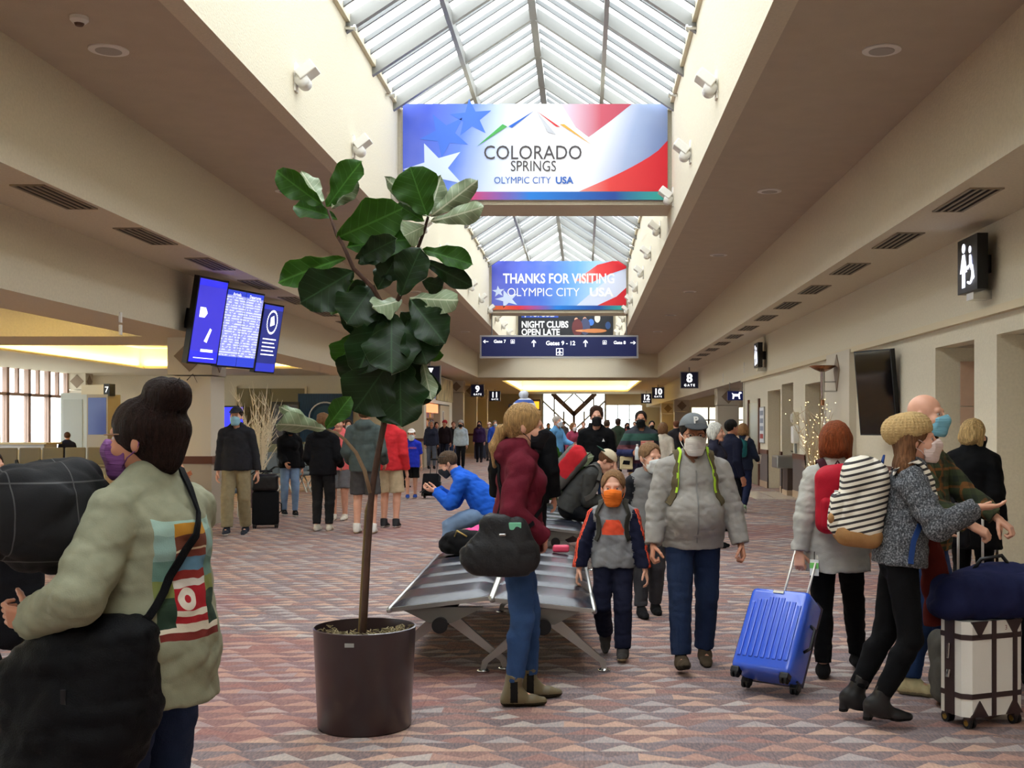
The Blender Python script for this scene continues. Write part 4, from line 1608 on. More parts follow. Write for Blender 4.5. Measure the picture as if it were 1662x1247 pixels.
# ------------------------------------------------------------------ direction sign under the second crossbeam
ds = empty('direction_sign', (-0.83, 39.9, 3.92), 0, 'long navy hanging direction sign pointing to the gates', 'sign')
box('frame', (-2.70, -0.03, -0.04), (2.70, 0.2, 0.74), mat('silver_sign_frame', (196, 198, 202), 0.3, metal=0.7), ds)
box('face', (-2.64, -0.045, 0.02), (2.64, -0.03, 0.68), NAVY, ds)
for x in (-2.3, 2.3):
    MB().tube([(x, 0.08, 0.74), (x, 0.08, 1.48)], 0.02).build('hanger', FRAME, ds)
text('lettering', 'Gate 7', (-2.02, -0.05, 0.52), 0.15, LETTER, ds, bold=0.012)
text('lettering', 'Gates 9 - 12', (0.05, -0.05, 0.46), 0.20, LETTER, ds, bold=0.012)
text('lettering', 'Gate 8', (2.06, -0.05, 0.48), 0.15, LETTER, ds, bold=0.012)


def arrow(cx, cz, s, ang):
    c, q = math.cos(ang), math.sin(ang)
    pts = [(-0.12, -1), (0.12, -1), (0.12, 0.45), (0.6, 0.0), (0.6, 0.35), (0, 1.0), (-0.6, 0.35), (-0.6, 0.0), (-0.12, 0.45)]
    return [(cx + s * (x * c - z * q), cz + s * (x * q + z * c)) for x, z in pts]


for a in (arrow(-2.5, 0.52, 0.09, math.pi / 2), arrow(-0.86, 0.46, 0.12, 0), arrow(0.90, 0.46, 0.12, 0), arrow(2.52, 0.48, 0.09, -math.pi / 2)):
    flat_shape('arrow', a, -0.05, LETTER, ds)


def plane_icon(cx, cz, s, parent):
    fr = MB()
    for lo, hi in (((-1, -1), (1, -0.86)), ((-1, 0.86), (1, 1)), ((-1, -0.86), (-0.86, 0.86)), ((0.86, -0.86), (1, 0.86))):
        fr.prism([(cx + s * lo[0], cz + s * lo[1]), (cx + s * hi[0], cz + s * lo[1]), (cx + s * hi[0], cz + s * hi[1]), (cx + s * lo[0], cz + s * hi[1])], -0.05, -0.046)
    pts = [(0, 0.75), (0.12, 0.6), (0.12, 0.2), (0.7, -0.2), (0.7, -0.36), (0.12, -0.15), (0.1, -0.5), (0.26, -0.62), (0.26, -0.72), (0, -0.64)]
    pts = pts + [(-x, z) for x, z in reversed(pts[1:-1])]
    fr.prism([(cx + s * x, cz + s * z) for x, z in pts], -0.05, -0.046)
    fr.build('plane_symbol', LETTER, parent)


plane_icon(0.02, 0.17, 0.12, ds)
plane_icon(-1.58, 0.52, 0.065, ds)
plane_icon(1.55, 0.49, 0.065, ds)


# ------------------------------------------------------------------ gate number signs
def gate_sign(num, X, Y, Z, lab):
    g = empty('gate_sign', (X, Y, Z), 0, lab, 'sign', 'gate number signs')
    box('housing', (-0.36, 0, -0.33), (0.36, 0.14, 0.33), FRAME, g)
    box('face', (-0.33, -0.012, -0.30), (0.33, 0.0, 0.30), mat('black_navy_face', (14, 16, 36), 0.4, emit=0.2), g)
    text('numeral', num, (0, -0.016, 0.06), 0.46, LETTER, g, bold=0.03)
    text('lettering', 'GATE', (0, -0.016, -0.21), 0.13, LETTER, g, bold=0.02, track=1.5)
    MB().tube([(0, 0.07, 0.33), (0, 0.07, 3.87 - Z)], 0.025).build('hanger', FRAME, g)
    return g


for num, px, py, Y in (('8', 1119, 617, 46), ('10', 1068, 638, 66), ('12', 1049, 647, 78), ('9', 775, 634, 62), ('11', 803, 643, 74), ('7', 697, 610, 38)):
    x, y_, z = at(px, py, Y)
    gate_sign(num, x, Y, z, 'black hanging gate sign with white numeral ' + {'8': 'eight near the dog sign', '10': 'ten beyond gate eight', '12': 'twelve nearest the far window', '9': 'nine beyond the shop', '11': 'eleven beyond gate nine', '7': 'seven before the shop'}[num])

# ------------------------------------------------------------------ restroom signs, dog sign
LITW = mat('lit_sign_symbol', (232, 234, 250), 0.4, emit=1.0)
for Y, Z, lab in ((13.3, 3.42, 'black restroom sign with woman and wheelchair symbols beside the tiled alcove'), (29.6, 3.36, 'black restroom sign above the drinking fountain')):
    g = empty('restroom_sign', (WR - 0.18, Y, Z), 0, lab, 'sign', 'restroom signs on the right wall')
    box('housing', (-0.06, -0.34, -0.31), (0.06, 0.34, 0.31), BLACKP, g)
    box('bracket', (-0.03, -0.12, -0.40), (0.18, 0.12, -0.31), CHROME, g)
    box('bracket', (0.05, -0.10, -0.10), (0.18, 0.10, 0.10), BLACKP, g)
    b = MB()
    X = -0.066
    b.prism([(0.12 + 0.055 * math.cos(a * 0.5236), 0.2 + 0.055 * math.sin(a * 0.5236)) for a in range(12)], X, X + 0.004, 'yz')
    b.prism([(0.08, 0.13), (0.16, 0.13), (0.24, -0.08), (0.17, -0.08), (0.17, -0.25), (0.07, -0.25), (0.07, -0.08), (0.0, -0.08)], X, X + 0.004, 'yz')
    b.build('woman_symbol', LITW, g)
    b = MB()
    b.prism([(-0.10 + 0.04 * math.cos(a * 0.5236), 0.16 + 0.04 * math.sin(a * 0.5236)) for a in range(12)], X, X + 0.004, 'yz')
    b.prism([(-0.13, 0.10), (-0.08, 0.10), (-0.08, -0.02), (-0.20, -0.02), (-0.25, -0.17), (-0.22, -0.19), (-0.17, -0.07), (-0.13, -0.07)], X, X + 0.004, 'yz')
    b.tube([(X, -0.10 - 0.10 * math.cos(t), -0.12 + 0.10 * math.sin(t)) for t in [k * 0.35 - 2.2 for k in range(14)]], 0.014, 6)
    b.build('wheelchair_symbol', LITW, g)
g = empty('pet_sign', (4.70, 36.0, 2.50), 0, 'small navy sign with white dog symbol hanging before the gate eight columns', 'sign')
box('face', (-0.27, 0, -0.14), (0.27, 0.06, 0.14), NAVY, g)
flat_shape('dog_symbol', [(-0.12, -0.1), (-0.08, -0.1), (-0.06, -0.02), (0.06, -0.02), (0.08, -0.1), (0.12, -0.1), (0.10, 0.03), (0.14, 0.08), (0.17, 0.06), (0.15, 0.11), (0.09, 0.11), (0.06, 0.05), (-0.08, 0.05), (-0.14, 0.09), (-0.11, 0.02)], -0.01, LETTER, g)
for q in (-0.2, 0.2):
    MB().tube([(q, 0.03, 0.14), (q, 0.03, 0.41)], 0.012).build('hanger', FRAME, g)

# ------------------------------------------------------------------ spot fixtures on the well walls
def make_spot(side):
    r = empty('wall_floodlight', (0, 0, 0))
    box('back_plate', (0, -0.06, -0.16), (side * 0.02, 0.06, 0.16), WHITEP, r)
    MB().tube([(side * 0.09, -0.10, -0.05), (side * 0.09, 0.10, -0.05)], 0.075, 16).build('lamp_body', WHITEP, r, True)
    M = Matrix.Translation((side * 0.12, 0, 0.0)) @ Matrix.Rotation(-side * R(38), 4, 'Y')
    o = MB().rbox((-0.06 if side > 0 else -0.16, -0.13, -0.02), (0.16 if side > 0 else 0.06, 0.13, 0.10), 0.012, M).build('lamp_head', WHITEP, r)
    box('arm', (0, -0.03, -0.05), (side * 0.1, 0.03, 0.03), WHITEP, r)
    return r


for side, X, wn in ((1, XL, 'left'), (-1, XR, 'right')):
    pr = make_spot(side)
    k = 0
    for i in range(13):
        Y = 13.0 + 3.26 * i + (0.3 if side < 0 else 0)
        if abs(Y - 20.7) < 0.62 or abs(Y - 40.2) < 0.62 or Y > 54: continue
        o = pr if k == 0 else copy_tree(pr)
        o.location = (X, Y, 5.46)
        tag(o, 'white floodlight with angled head on the skylight wall ' + ('by the screens side' if side > 0 else 'by the restroom side'), 'wall light', 'floodlights on the skylight walls')
        k += 1
    for i in range(12):
        Y = 15.7 + 3.2 * i
        if abs(Y - 20.7) < 0.7 or abs(Y - 40.2) < 0.7: continue
        o = MB().tube([(0, 0, 0), (side * 0.12, 0, 0)], 0.025, 8).tube([(side * 0.12, 0, 0), (side * 0.15, 0, 0)], 0.045, 8).build('sprinkler_head', CHROME)
        o.location = (X, Y, 6.93)
        tag(o, 'small metal sprinkler head under the eave ' + ('on the screens side' if side > 0 else 'on the restroom side'), 'sprinkler', 'sprinklers under the skylight')

# ------------------------------------------------------------------ ceiling discs, vents, detectors
for side, X in (('left', -4.3), ('right', 2.7)):
    for i in range(6):
        Y = 10.6 + 6.4 * i
        r = empty('ceiling_speaker', (X, Y, HC), 0, 'round white ceiling speaker on the %s of the skylight' % ('screens side' if side == 'left' else 'restroom side'), 'speaker', 'round ceiling speakers')
        MB().lathe([(0.175, 0.0), (0.175, -0.012), (0.12, -0.016)], 32).build('rim', WHITEP, r, False)
        MB().lathe([(0.115, -0.014), (0.115, -0.02), (0.05, -0.024)], 24).build('grille', mat('grey_grille', (176, 172, 164), 0.7), r)
VD = mat('vent_dark', (26, 24, 24), 0.9)
VS = mat('vent_slat_paint', (150, 138, 116), 0.6)
for side, X, y0, dy, n in (('left', -5.25, 11.65, 2.42, 9), ('right', 3.86, 11.8, 2.6, 12)):
    for i in range(n):
        r = empty('ceiling_vent', (X, y0 + dy * i, HB), 0, 'long slotted air vent in the %s soffit' % ('screens side' if side == 'left' else 'restroom side'), 'vent', 'slotted vents in the soffits')
        box('backing', (-0.15, -0.6, -0.004), (0.15, 0.6, 0.0), VD, r)
        for k in range(5):
            x = -0.15 + k * 0.075
            box('slat', (x - 0.014, -0.6, -0.014), (x + 0.014, 0.6, -0.002), VS, r)
        for q in (-1, 1):
            box('frame', (-0.165, q * 0.6 - 0.012, -0.014), (0.165, q * 0.6 + 0.012, 0.0), VS, r)
o = empty('smoke_detector', (-4.2, 9.75, HC), 0, 'small round smoke detector on the ceiling near a speaker', 'detector')
MB().lathe([(0.075, 0), (0.075, -0.03), (0.05, -0.055)], 20).build('housing', WHITEP, o)
MB().lathe([(0.045, -0.05), (0.03, -0.075)], 12).build('sensor', mat('brown_sensor', (96, 70, 56), 0.5), o)
for (X, Y, Z, lab) in ((WL + 0.01, 15.1, 2.76, 'pair of short white wall bars on the beam near the screens'), (WR - 0.01, 38.5, 3.0, 'pair of short white wall bars near the far gate column'), (WR - 0.01, 33.5, 3.1, 'pair of short white wall bars above the dog sign')):
    r = empty('wall_slot_light', (X, Y, Z), 0, lab, 'wall light')
    for k in (0, 1):
        box('bar', (-0.012, -0.06, 0.16 * k), (0.012, 0.0, 0.16 * k + 0.13), WHITEP, r)

# ------------------------------------------------------------------ information screens on the left beam
def screen_mat(name, rows, top, body):
    t = NT(name, 0.25)
    (x, y, z), co = t.coord()
    f = t.m2('FRACT', t.m2('MULTIPLY', z, rows))
    n = t.n('ShaderNodeTexNoise', t.n('ShaderNodeMapping', co).outputs[0])
    n.inputs['Scale'].default_value = 14
    ln = t.m2('MULTIPLY', t.m2('GREATER_THAN', f, 0.45), t.m2('GREATER_THAN', n.outputs[0], 0.46))
    c = t.mix(t.m2('MULTIPLY', ln, 0.6 if rows > 8 else 0.0), body, (206, 212, 236))
    c = t.mix(t.m2('GREATER_THAN', z, 0.52), c, top)
    c = t.mix(t.m2('LESS_THAN', z, -0.45), c, top)
    t.base(c)
    t.t.links.new(c, t.b.inputs['Emission Color'])
    t.b.inputs['Emission Strength'].default_value = 0.8
    return t.m


SC_A = screen_mat('screen_ad', 3, (44, 44, 196), (52, 48, 170))
SC_B = screen_mat('screen_flights', 24, (40, 56, 170), (120, 126, 190))
SC_C = screen_mat('screen_notice', 3, (40, 48, 160), (34, 40, 104))


def info_screen(px, py, Y, w, h, m, lab, kind):
    x, y_, z = at(px, py, Y)
    r = empty('information_screen', (x, Y, z), 0, lab, 'screen', 'screens on the left beam')
    r.rotation_euler = Euler((R(-11), 0, 0)).to_matrix().to_4x4().to_euler()
    r.matrix_world = Matrix.Translation((x, Y, z)) @ Matrix.Rotation(R(73), 4, 'Z') @ Matrix.Rotation(R(10), 4, 'X')
    box('housing', (-w / 2 - 0.02, 0, -h / 2 - 0.02), (w / 2 + 0.02, 0.09, h / 2 + 0.02), BLACKP, r)
    for k in range(2 if kind == 'double' else 1):
        ww = w / (2 if kind == 'double' else 1)
        x0 = -w / 2 + k * ww
        box('display', (x0 + 0.01, -0.008, -h / 2 + 0.01), (x0 + ww - 0.01, 0.0, h / 2 - 0.01), m, r)
    b = MB()
    if kind == 'ad':
        for pp_ in ([(-0.25, 0.05), (-0.12, 0.05), (-0.06, 0.12), (-0.12, 0.2), (-0.25, 0.2)], [(-0.05, -0.3), (0.06, -0.1), (0.1, -0.12), (0.02, -0.32)], [(-0.1, -0.46), (0.2, -0.46), (0.2, -0.42), (-0.1, -0.42)], [(-0.25, -0.56), (0.25, -0.56), (0.25, -0.55), (-0.25, -0.55)]):
            MB().prism(pp_, -0.012, -0.009).build('printed_mark', LETTER, r)
    elif kind == 'notice':
        for i in range(28):
            a0 = i * math.pi / 14
            b.box((-0.01, -0.012, -0.02), (0.01, -0.009, 0.02), Matrix.Translation((0.16 * math.cos(a0), 0, 0.3 + 0.2 * math.sin(a0))))
        b.build('ring_print', LETTER, r)['kind'] = 'stuff'
        MB().prism([(-0.05, 0.22), (0.08, 0.26), (0.03, 0.42), (-0.06, 0.38)], -0.012, -0.009).build('printed_mark', LETTER, r)
        for i in range(5):
            MB().box((-0.22, -0.012, -0.02 - 0.07 * i), (0.20 - 0.04 * (i % 2), -0.009, 0.0 - 0.07 * i)).build('printed_line', LETTER, r)
    else:
        for k in (0, 1):
            text('lettering', ('Arrivals', 'Departures')[k], (-w / 4 + k * w / 2, -0.012, h / 2 - 0.07), 0.07, LETTER, r)
    box('bracket', (-0.1, 0.09, -0.15), (0.1, 0.40 if kind == 'double' else 0.34, 0.15), BLACKP, r)
    return r


info_screen(338, 522, 17.5, 0.70, 1.26, SC_A, 'tall blue advertising screen tilted out from the left beam', 'ad')
info_screen(391, 535, 18.8, 1.02, 1.22, SC_B, 'paired flight information screens with arrivals and departures lists', 'double')
info_screen(437, 550, 21.1, 0.62, 1.22, SC_C, 'dark blue notice screen furthest along the left beam', 'notice')

# ------------------------------------------------------------------ right wall: TV, sconce, dispensers, fountain
r = empty('wall_television', (4.42, 17.4, 2.1), 0, 'tall black television tilted out from the right wall', 'television')
r.matrix_world = Matrix.Translation((4.36, 17.5, 2.08)) @ Matrix.Rotation(R(-62), 4, 'Z') @ Matrix.Rotation(R(6), 4, 'X')
box('housing', (-0.40, 0, -0.64), (0.40, 0.08, 0.64), BLACKP, r)
box('display', (-0.38, -0.006, -0.62), (0.38, 0.0, 0.62), mat('glossy_black_glass', (10, 10, 12), 0.05, spec=0.8), r)
box('bracket', (-0.1, 0.08, -0.12), (0.1, 0.24, 0.12), BLACKP, r)
r = empty('wall_sconce', (4.28, 20.95, 1.75), 0, 'polished torch sconce with shallow bowl on the right pilaster', 'lamp')
MB().lathe([(0.03, 0.0), (0.035, 0.45), (0.045, 0.47), (0.04, 0.8), (0.05, 0.82)], 16).build('stem', CHROME, r, True)
MB().lathe([(0.05, 0.80), (0.14, 0.84), (0.24, 0.90), (0.235, 0.91), (0.1, 0.87)], 24).build('bowl', mat('copper_bowl', (150, 104, 74), 0.25, metal=0.9), r, True)
for z in (0.45, 0.62):
    MB().tube([(0, 0, z), (0.26, 0, z)], 0.012).build('bracket', CHROME, r)
MB().lathe([(0.036, 0.2), (0.036, 0.3)], 12).build('band', mat('copper_bowl', (150, 104, 74), 0.25, metal=0.9), r)
for (Y, Z, lab, nm) in ((25.4, 1.42, 'white wall phone with box below beside the drinking fountain', 'wall_phone'), (30.4, 1.6, 'framed white notice on the wall by the glass door', 'wall_notice'), (22.5, 1.62, 'narrow grey plate on the wall before the pilaster', 'wall_plate')):
    r = empty(nm, (LW, Y, Z), 0, lab, nm.split('_')[1])
    if nm == 'wall_phone':
        MB().rbox((-0.14, -0.13, -0.22), (0, 0.13, 0.16), 0.03).build('box', WHITEP, r)
        MB().rbox((-0.12, -0.09, 0.20), (0, 0.09, 0.46), 0.02).build('cradle', mat('cream_plastic', (214, 204, 176), 0.4), r)
        MB().tube([(-0.14, -0.05, 0.24), (-0.16, -0.05, 0.33), (-0.14, -0.05, 0.42)], 0.025).build('handset', WHITEP, r, True)
        MB().tube([(-0.06, 0, -0.22), (-0.05, 0.0, -0.44)], 0.03).build('outlet', FRAME, r)
    else:
        w, h = (0.35, 0.45) if nm == 'wall_notice' else (0.12, 0.24)
        box('frame', (-0.03, -w - 0.02, -h - 0.02), (0, w + 0.02, h + 0.02), FRAME, r)
        box('sheet', (-0.036, -w, -h), (-0.03, w, h), mat('pale_sheet', (216, 220, 224), 0.5), r)
        if nm == 'wall_notice':
            for k in range(4):
                box('printed_block', (-0.04, -w + 0.08, h - 0.2 - 0.2 * k), (-0.036, w - 0.08, h - 0.08 - 0.2 * k), mat('print_red' if k == 3 else 'print_grey', (170, 60, 56) if k == 3 else (130, 140, 160), 0.5), r)
r = empty('drinking_fountain', (LW - 0.05, 26.75, 0), 0, 'steel drinking fountain with dark pedestal in the alcove', 'fountain')
MB().rbox((-0.25, -0.38, 0.62), (0.55, 0.38, 0.90), 0.03).build('basin', mat('brushed_steel', (150, 150, 148), 0.35, metal=0.8), r)
box('pedestal', (0.0, -0.30, 0.0), (0.5, 0.30, 0.63), mat('dark_brown_panel', (66, 50, 46), 0.5), r)
MB().tube([(0.2, 0, 0.9), (0.2, 0, 0.98), (0.12, 0, 1.0)], 0.02).build('spout', CHROME, r)
box('base', (-0.02, -0.34, 0.0), (0.52, 0.34, 0.12), mat('tan_stone_base', (176, 150, 124), 0.35), r)
# pale floor tiles before the fountain
ft = empty('floor_tiles', (LW - 0.5, 26.5, 0), kind='structure')
for i in range(3):
    for j in range(5):
        box('tile', (-0.45 + i * 0.46, -1.4 + j * 0.6, 0.0), (-0.01 + i * 0.46, -0.82 + j * 0.6, 0.006), mat('pale_polished_tile', (206, 190, 176), 0.15), ft)

# ------------------------------------------------------------------ twig arrangements
def twigs(loc, h, n, col, lab, lit, seed):
    rnd = random.Random(seed)
    r = empty('twig_arrangement', loc, 0, lab, 'decoration')
    MB().lathe([(0.16, 0), (0.20, 0.02), (0.23, 0.55), (0.21, 0.56), (0.19, 0.45)], 20).build('planter', mat('maroon_planter', (70, 40, 40), 0.4), r)
    tm = mat('twig_%d' % col[0], col, 0.7)
    for k in range(n):
        a = rnd.random() * 6.283
        sp = rnd.uniform(0.1, 0.42) * h * 0.6
        hh = h * rnd.uniform(0.6, 1.0)
        pts = []
        for i in range(6):
            t = i / 5
            pts.append((sp * t ** 1.5 * math.cos(a) + rnd.uniform(-0.02, 0.02), sp * t ** 1.5 * math.sin(a) + rnd.uniform(-0.02, 0.02), 0.45 + (hh - 0.45) * t))
        b = MB().tube(pts, [0.013 * (1 - 0.8 * i / 5) for i in range(6)], 5)
        for q in range(7):
            i = rnd.randint(1, 4)
            p = Vector(pts[i])
            d = Vector((rnd.uniform(-1, 1), rnd.uniform(-1, 1), rnd.uniform(0.4, 1.4))).normalized()
            ln = rnd.uniform(0.12, 0.34)
            b.tube([p, p + d * ln * 0.5 + Vector((0, 0, 0.02)), p + d * ln + Vector((0, 0, 0.06))], [0.007, 0.005, 0.002], 4)
        tw = b.build('twig', tm, r)
        if lit:
            lb = MB()
            for q in range(7):
                i = rnd.randint(1, 5)
                p = Vector(pts[i]) + Vector((rnd.uniform(-.12, .12), rnd.uniform(-.12, .12), rnd.uniform(-.05, .1)))
                lb.box(p - Vector((0.006,) * 3), p + Vector((0.006,) * 3))
            o = lb.build('fairy_lights', mat('fairy_light', (255, 226, 160), 0.5, emit=2.5), tw)
            o['kind'] = 'stuff'
    return r


twigs((-6.25, 22.6, 0), 2.45, 36, (232, 222, 200), 'tall pale twig arrangement in a dark planter beside the column', False, 3)
twigs((4.05, 20.4, 0), 2.1, 16, (190, 170, 140), 'lit twig arrangement with tiny lights before the right pilaster', True, 5)

# ------------------------------------------------------------------ gate back wall, shop, kiosk, desk
r = empty('wall_poster', (-9.9, 44.95, 1.95), 0, 'large teal poster with a white ring emblem on the gate wall', 'poster')
box('panel', (-1.05, -0.05, -1.0), (1.05, 0.0, 0.85), mat('teal_print', (24, 62, 92), 0.5, var=0.3, vscale=3, stretch=(6, 1, 1)), r)
MB().tube([(0.62 * math.cos(a * 0.2094), -0.06, -0.1 + 0.62 * math.sin(a * 0.2094)) for a in range(31)], 0.03, 5).build('ring', LETTERD, r)
MB().prism([(0.5 * math.cos(a * 0.5236), -0.1 + 0.5 * math.sin(a * 0.5236)) for a in range(12)], -0.056, -0.051).build('ring_centre', mat('slate_print', (50, 88, 112), 0.5), r)
d2 = empty('door_2', (-12.0, 44.98, 0), kind='structure')
for q in (-1, 1):
    box('leaf', (q * 0.66 - 0.64, -0.05, 0), (q * 0.66 + 0.64, 0, 3.0), mat('olive_door_paint', (128, 118, 84), 0.5), d2)
    box('pull', (q * 0.1 - 0.02, -0.08, 0.95), (q * 0.1 + 0.02, -0.05, 1.35), CHROME, d2)
box('frame', (-1.38, -0.06, 0), (-1.30, 0, 3.08), TRIMC, d2)
box('frame', (1.30, -0.06, 0), (1.38, 0, 3.08), TRIMC, d2)
r = empty('wall_monitor', (-13.5, 44.0, 1.9), 0, 'bright blue monitor beyond the twig arrangement', 'screen')
box('housing', (-0.75, 0, -0.42), (0.75, 0.1, 0.42), BLACKP, r)
box('display', (-0.7, -0.01, -0.37), (0.7, 0, 0.37), mat('blue_display', (44, 48, 210), 0.3, emit=1.0), r)
box('post', (-0.06, 0.02, -1.9), (0.06, 0.1, -0.42), BLACKP, r)
r = empty('dark_display', (-10.95, 43.0, 0), 0, 'tall dark video display standing before the teal poster', 'screen')
box('housing', (-0.5, 0, 0.0), (0.5, 0.15, 2.45), BLACKP, r)
box('display', (-0.45, -0.01, 0.9), (0.45, 0, 2.35), mat('dim_display', (40, 34, 36), 0.2, emit=0.1), r)

# shop on the left beyond the gate wall
r = empty('shop_front', (-6.6, 51.5, 0), 0, 'white fronted news shop with orange sign and shelves of goods', 'shop')
SHW = mat('shop_white', (226, 222, 212), 0.5)
box('fascia', (-0.5, -6.3, 2.55), (0.1, 6.4, 3.80), SHW, r)
box('pier', (-0.5, 5.2, 0), (0.1, 6.4, 2.55), SHW, r)
box('pier', (-0.5, -6.3, 0), (0.1, -4.4, 2.55), SHW, r)
box('blue_sign', (0.1, -6.0, 2.75), (0.16, -0.4, 3.7), mat('slate_blue_sign', (54, 74, 128), 0.5, emit=0.15), r)
box('mural_panel', (0.1, 0.0, 2.7), (0.16, 6.2, 3.75), mat('mural_print', (190, 176, 130), 0.6, var=0.5, vscale=2), r)
box('orange_sign', (0.1, -4.3, 2.12), (0.18, 0.2, 2.5), mat('orange_sign', (240, 120, 30), 0.4, emit=0.7), r)
box('back_wall', (-4.0, -6.3, 0), (-3.9, 6.4, 3.8), mat('shop_tan', (196, 176, 150), 0.7), r)
box('side_wall', (-3.9, 6.2, 0), (-0.5, 6.4, 2.55), mat('shop_tan', (196, 176, 150), 0.7), r)
box('portrait_panel', (-0.48, 1.5, 0.9), (0.12, 5.0, 2.5), mat('shop_tan_panel', (206, 186, 160), 0.6), r)
box('portrait_print', (0.12, 2.2, 1.75), (0.13, 2.9, 2.25), mat('pale_print', (214, 208, 204), 0.5), r)
MB().prism([(2.55 + 0.2 * math.cos(a * 0.5236), 1.98 + 0.24 * math.sin(a * 0.5236)) for a in range(12)], 0.13, 0.135, 'yz').build('portrait_hair', mat('print_dark', (48, 34, 32), 0.5), r)
MB().prism([(2.55 + 0.1 * math.cos(a * 0.5236), 2.02 + 0.14 * math.sin(a * 0.5236)) for a in range(12)], 0.136, 0.14, 'yz').build('portrait_face', mat('print_face', (206, 160, 136), 0.5), r)
rnd = random.Random(11)
for k in range(5):
    box('shelf', (-0.45, -4.2, 0.45 + k * 0.36), (-0.1, 1.3, 0.48 + k * 0.36), mat('shelf_wood', (150, 110, 70), 0.6), r)
for k in range(5):
    y_ = -4.1
    while y_ < 1.1:
        w = rnd.uniform(0.12, 0.3)
        c = rnd.choice([(200, 60, 50), (226, 190, 70), (70, 120, 180), (230, 226, 214), (90, 150, 80), (210, 130, 60), (120, 70, 120)])
        box('packet', (-0.40, y_, 0.48 + k * 0.36), (-0.14, y_ + w, 0.48 + k * 0.36 + rnd.uniform(0.14, 0.28)), mat('packet_%d_%d' % c[:2], c, 0.5), r)
        y_ += w + rnd.uniform(0.02, 0.08)

# amber sign far away on the left of the end window
r = empty('amber_sign', (-4.0, 84.5, 3.0), 0, 'small lit amber sign left of the braced end window', 'sign')
box('housing', (-0.9, 0, -0.35), (0.9, 0.3, 0.45), mat('brown_sign_box', (90, 70, 50), 0.5), r)
box('face', (-0.8, -0.02, -0.25), (0.8, 0, 0.3), mat('amber_face', (226, 160, 40), 0.4, emit=1.0), r)
box('post', (-0.8, 0.05, -3.0), (0.8, 0.25, -0.35), mat('brown_sign_post', (84, 56, 40), 0.5), r)

# kiosk and desk in the gate area
r = empty('display_cabinet', (-15.6, 36.5, 0), R(-8), 'tall grey cabinet with dark blue screen by the gate window', 'cabinet')
GRC = mat('pale_grey_cabinet', (196, 202, 200), 0.5)
box('body', (-0.75, 0, 0), (0.15, 0.8, 2.6), GRC, r)
box('door', (-0.66, -0.02, 0.15), (-0.02, 0.0, 2.4), mat('grey_door_panel', (180, 186, 184), 0.45), r)
box('screen_tower', (0.15, -0.05, 0), (0.85, 0.7, 2.55), mat('taupe_cabinet', (168, 158, 142), 0.5), r)
box('display', (0.20, -0.06, 1.30), (0.80, -0.05, 2.45), mat('dusk_display', (40, 52, 96), 0.2, emit=0.5), r)
box('header', (-0.05, -0.02, 2.55), (0.70, 0.5, 2.85), mat('cream_header', (220, 210, 186), 0.5), r)
box('number_plate', (0.70, -0.03, 2.5), (0.90, 0.3, 2.88), BLACKP, r)
text('numeral', '7', (0.80, -0.035, 2.69), 0.26, LETTER, r)
r = empty('gate_desk', (-16.6, 33.0, 0), 0, 'pale gate counter with tan top panels by the window', 'desk')
box('counter', (-2.2, 0, 0), (1.4, 0.8, 1.05), mat('counter_white', (216, 220, 226), 0.5), r)
box('top_slab', (-2.3, -0.1, 1.05), (1.5, 0.9, 1.1), mat('counter_tan', (206, 186, 146), 0.5), r)
box('tan_panel', (-0.5, -0.02, 0.2), (1.4, 0.0, 0.9), mat('counter_tan', (206, 186, 146), 0.5), r)
r = empty('desk_board', (-16.9, 33.4, 1.1), 0, 'cream board standing on the gate counter with a posy', 'board')
box('panel', (-0.6, 0, 0.0), (0.25, 0.04, 1.0), mat('cream_board', (222, 206, 174), 0.6), r)
MB().prism([(-0.25 + 0.22 * math.cos(a * 0.5236), 0.55 + 0.09 * math.sin(a * 0.5236)) for a in range(12)], -0.05, 0).build('posy', mat('posy_brown', (150, 120, 70), 0.8), r)
# ------------------------------------------------------------------ fiddle-leaf fig
def leaf_mat(name, col, rough, spec, trans):
    t = NT(name, rough)
    t.b.inputs['Specular IOR Level'].default_value = spec
    (x, y, z), co = t.coord()
    # veins: midrib plus side veins
    ax = t.m2('ABSOLUTE', x)
    mid = t.m2('LESS_THAN', ax, 0.012)
    v = t.m2('FRACT', t.m2('MULTIPLY', t.m2('SUBTRACT', y, t.m2('MULTIPLY', ax, 0.75)), 7.5))
    sv = t.m2('LESS_THAN', t.m2('ABSOLUTE', t.m2('SUBTRACT', v, 0.5)), 0.045)
    vein = t.m2('MAXIMUM', mid, t.m2('MULTIPLY', sv, 0.55))
    n = t.n('ShaderNodeTexNoise', co)
    n.inputs['Scale'].default_value = 6
    c = t.mix(t.m2('MULTIPLY', n.outputs[0], 0.5), col, tuple(int(a * 0.55) for a in col))
    c = t.mix(t.m2('MULTIPLY', vein, 0.45), c, tuple(min(255, int(a * 1.5 + 30)) for a in col))
    t.bump(t.m2('SUBTRACT', 1.0, vein), 0.5, 0.02)
    t.base(c)
    # thin blade lets some skylight through
    tr = t.n('ShaderNodeBsdfTranslucent', (*srgb(96, 140, 34), 1))
    mx = t.n('ShaderNodeMixShader')
    mx.inputs[0].default_value = trans
    t.t.links.new(t.b.outputs[0], mx.inputs[1])
    t.t.links.new(tr.outputs[0], mx.inputs[2])
    t.t.links.new(mx.outputs[0], t.t.nodes['Material Output'].inputs[0])
    return t.m


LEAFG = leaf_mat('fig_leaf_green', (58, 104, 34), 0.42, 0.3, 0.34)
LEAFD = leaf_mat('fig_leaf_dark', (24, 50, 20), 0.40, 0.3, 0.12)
LEAFP = leaf_mat('fig_leaf_pale', (150, 168, 132), 0.45, 0.4, 0.10)


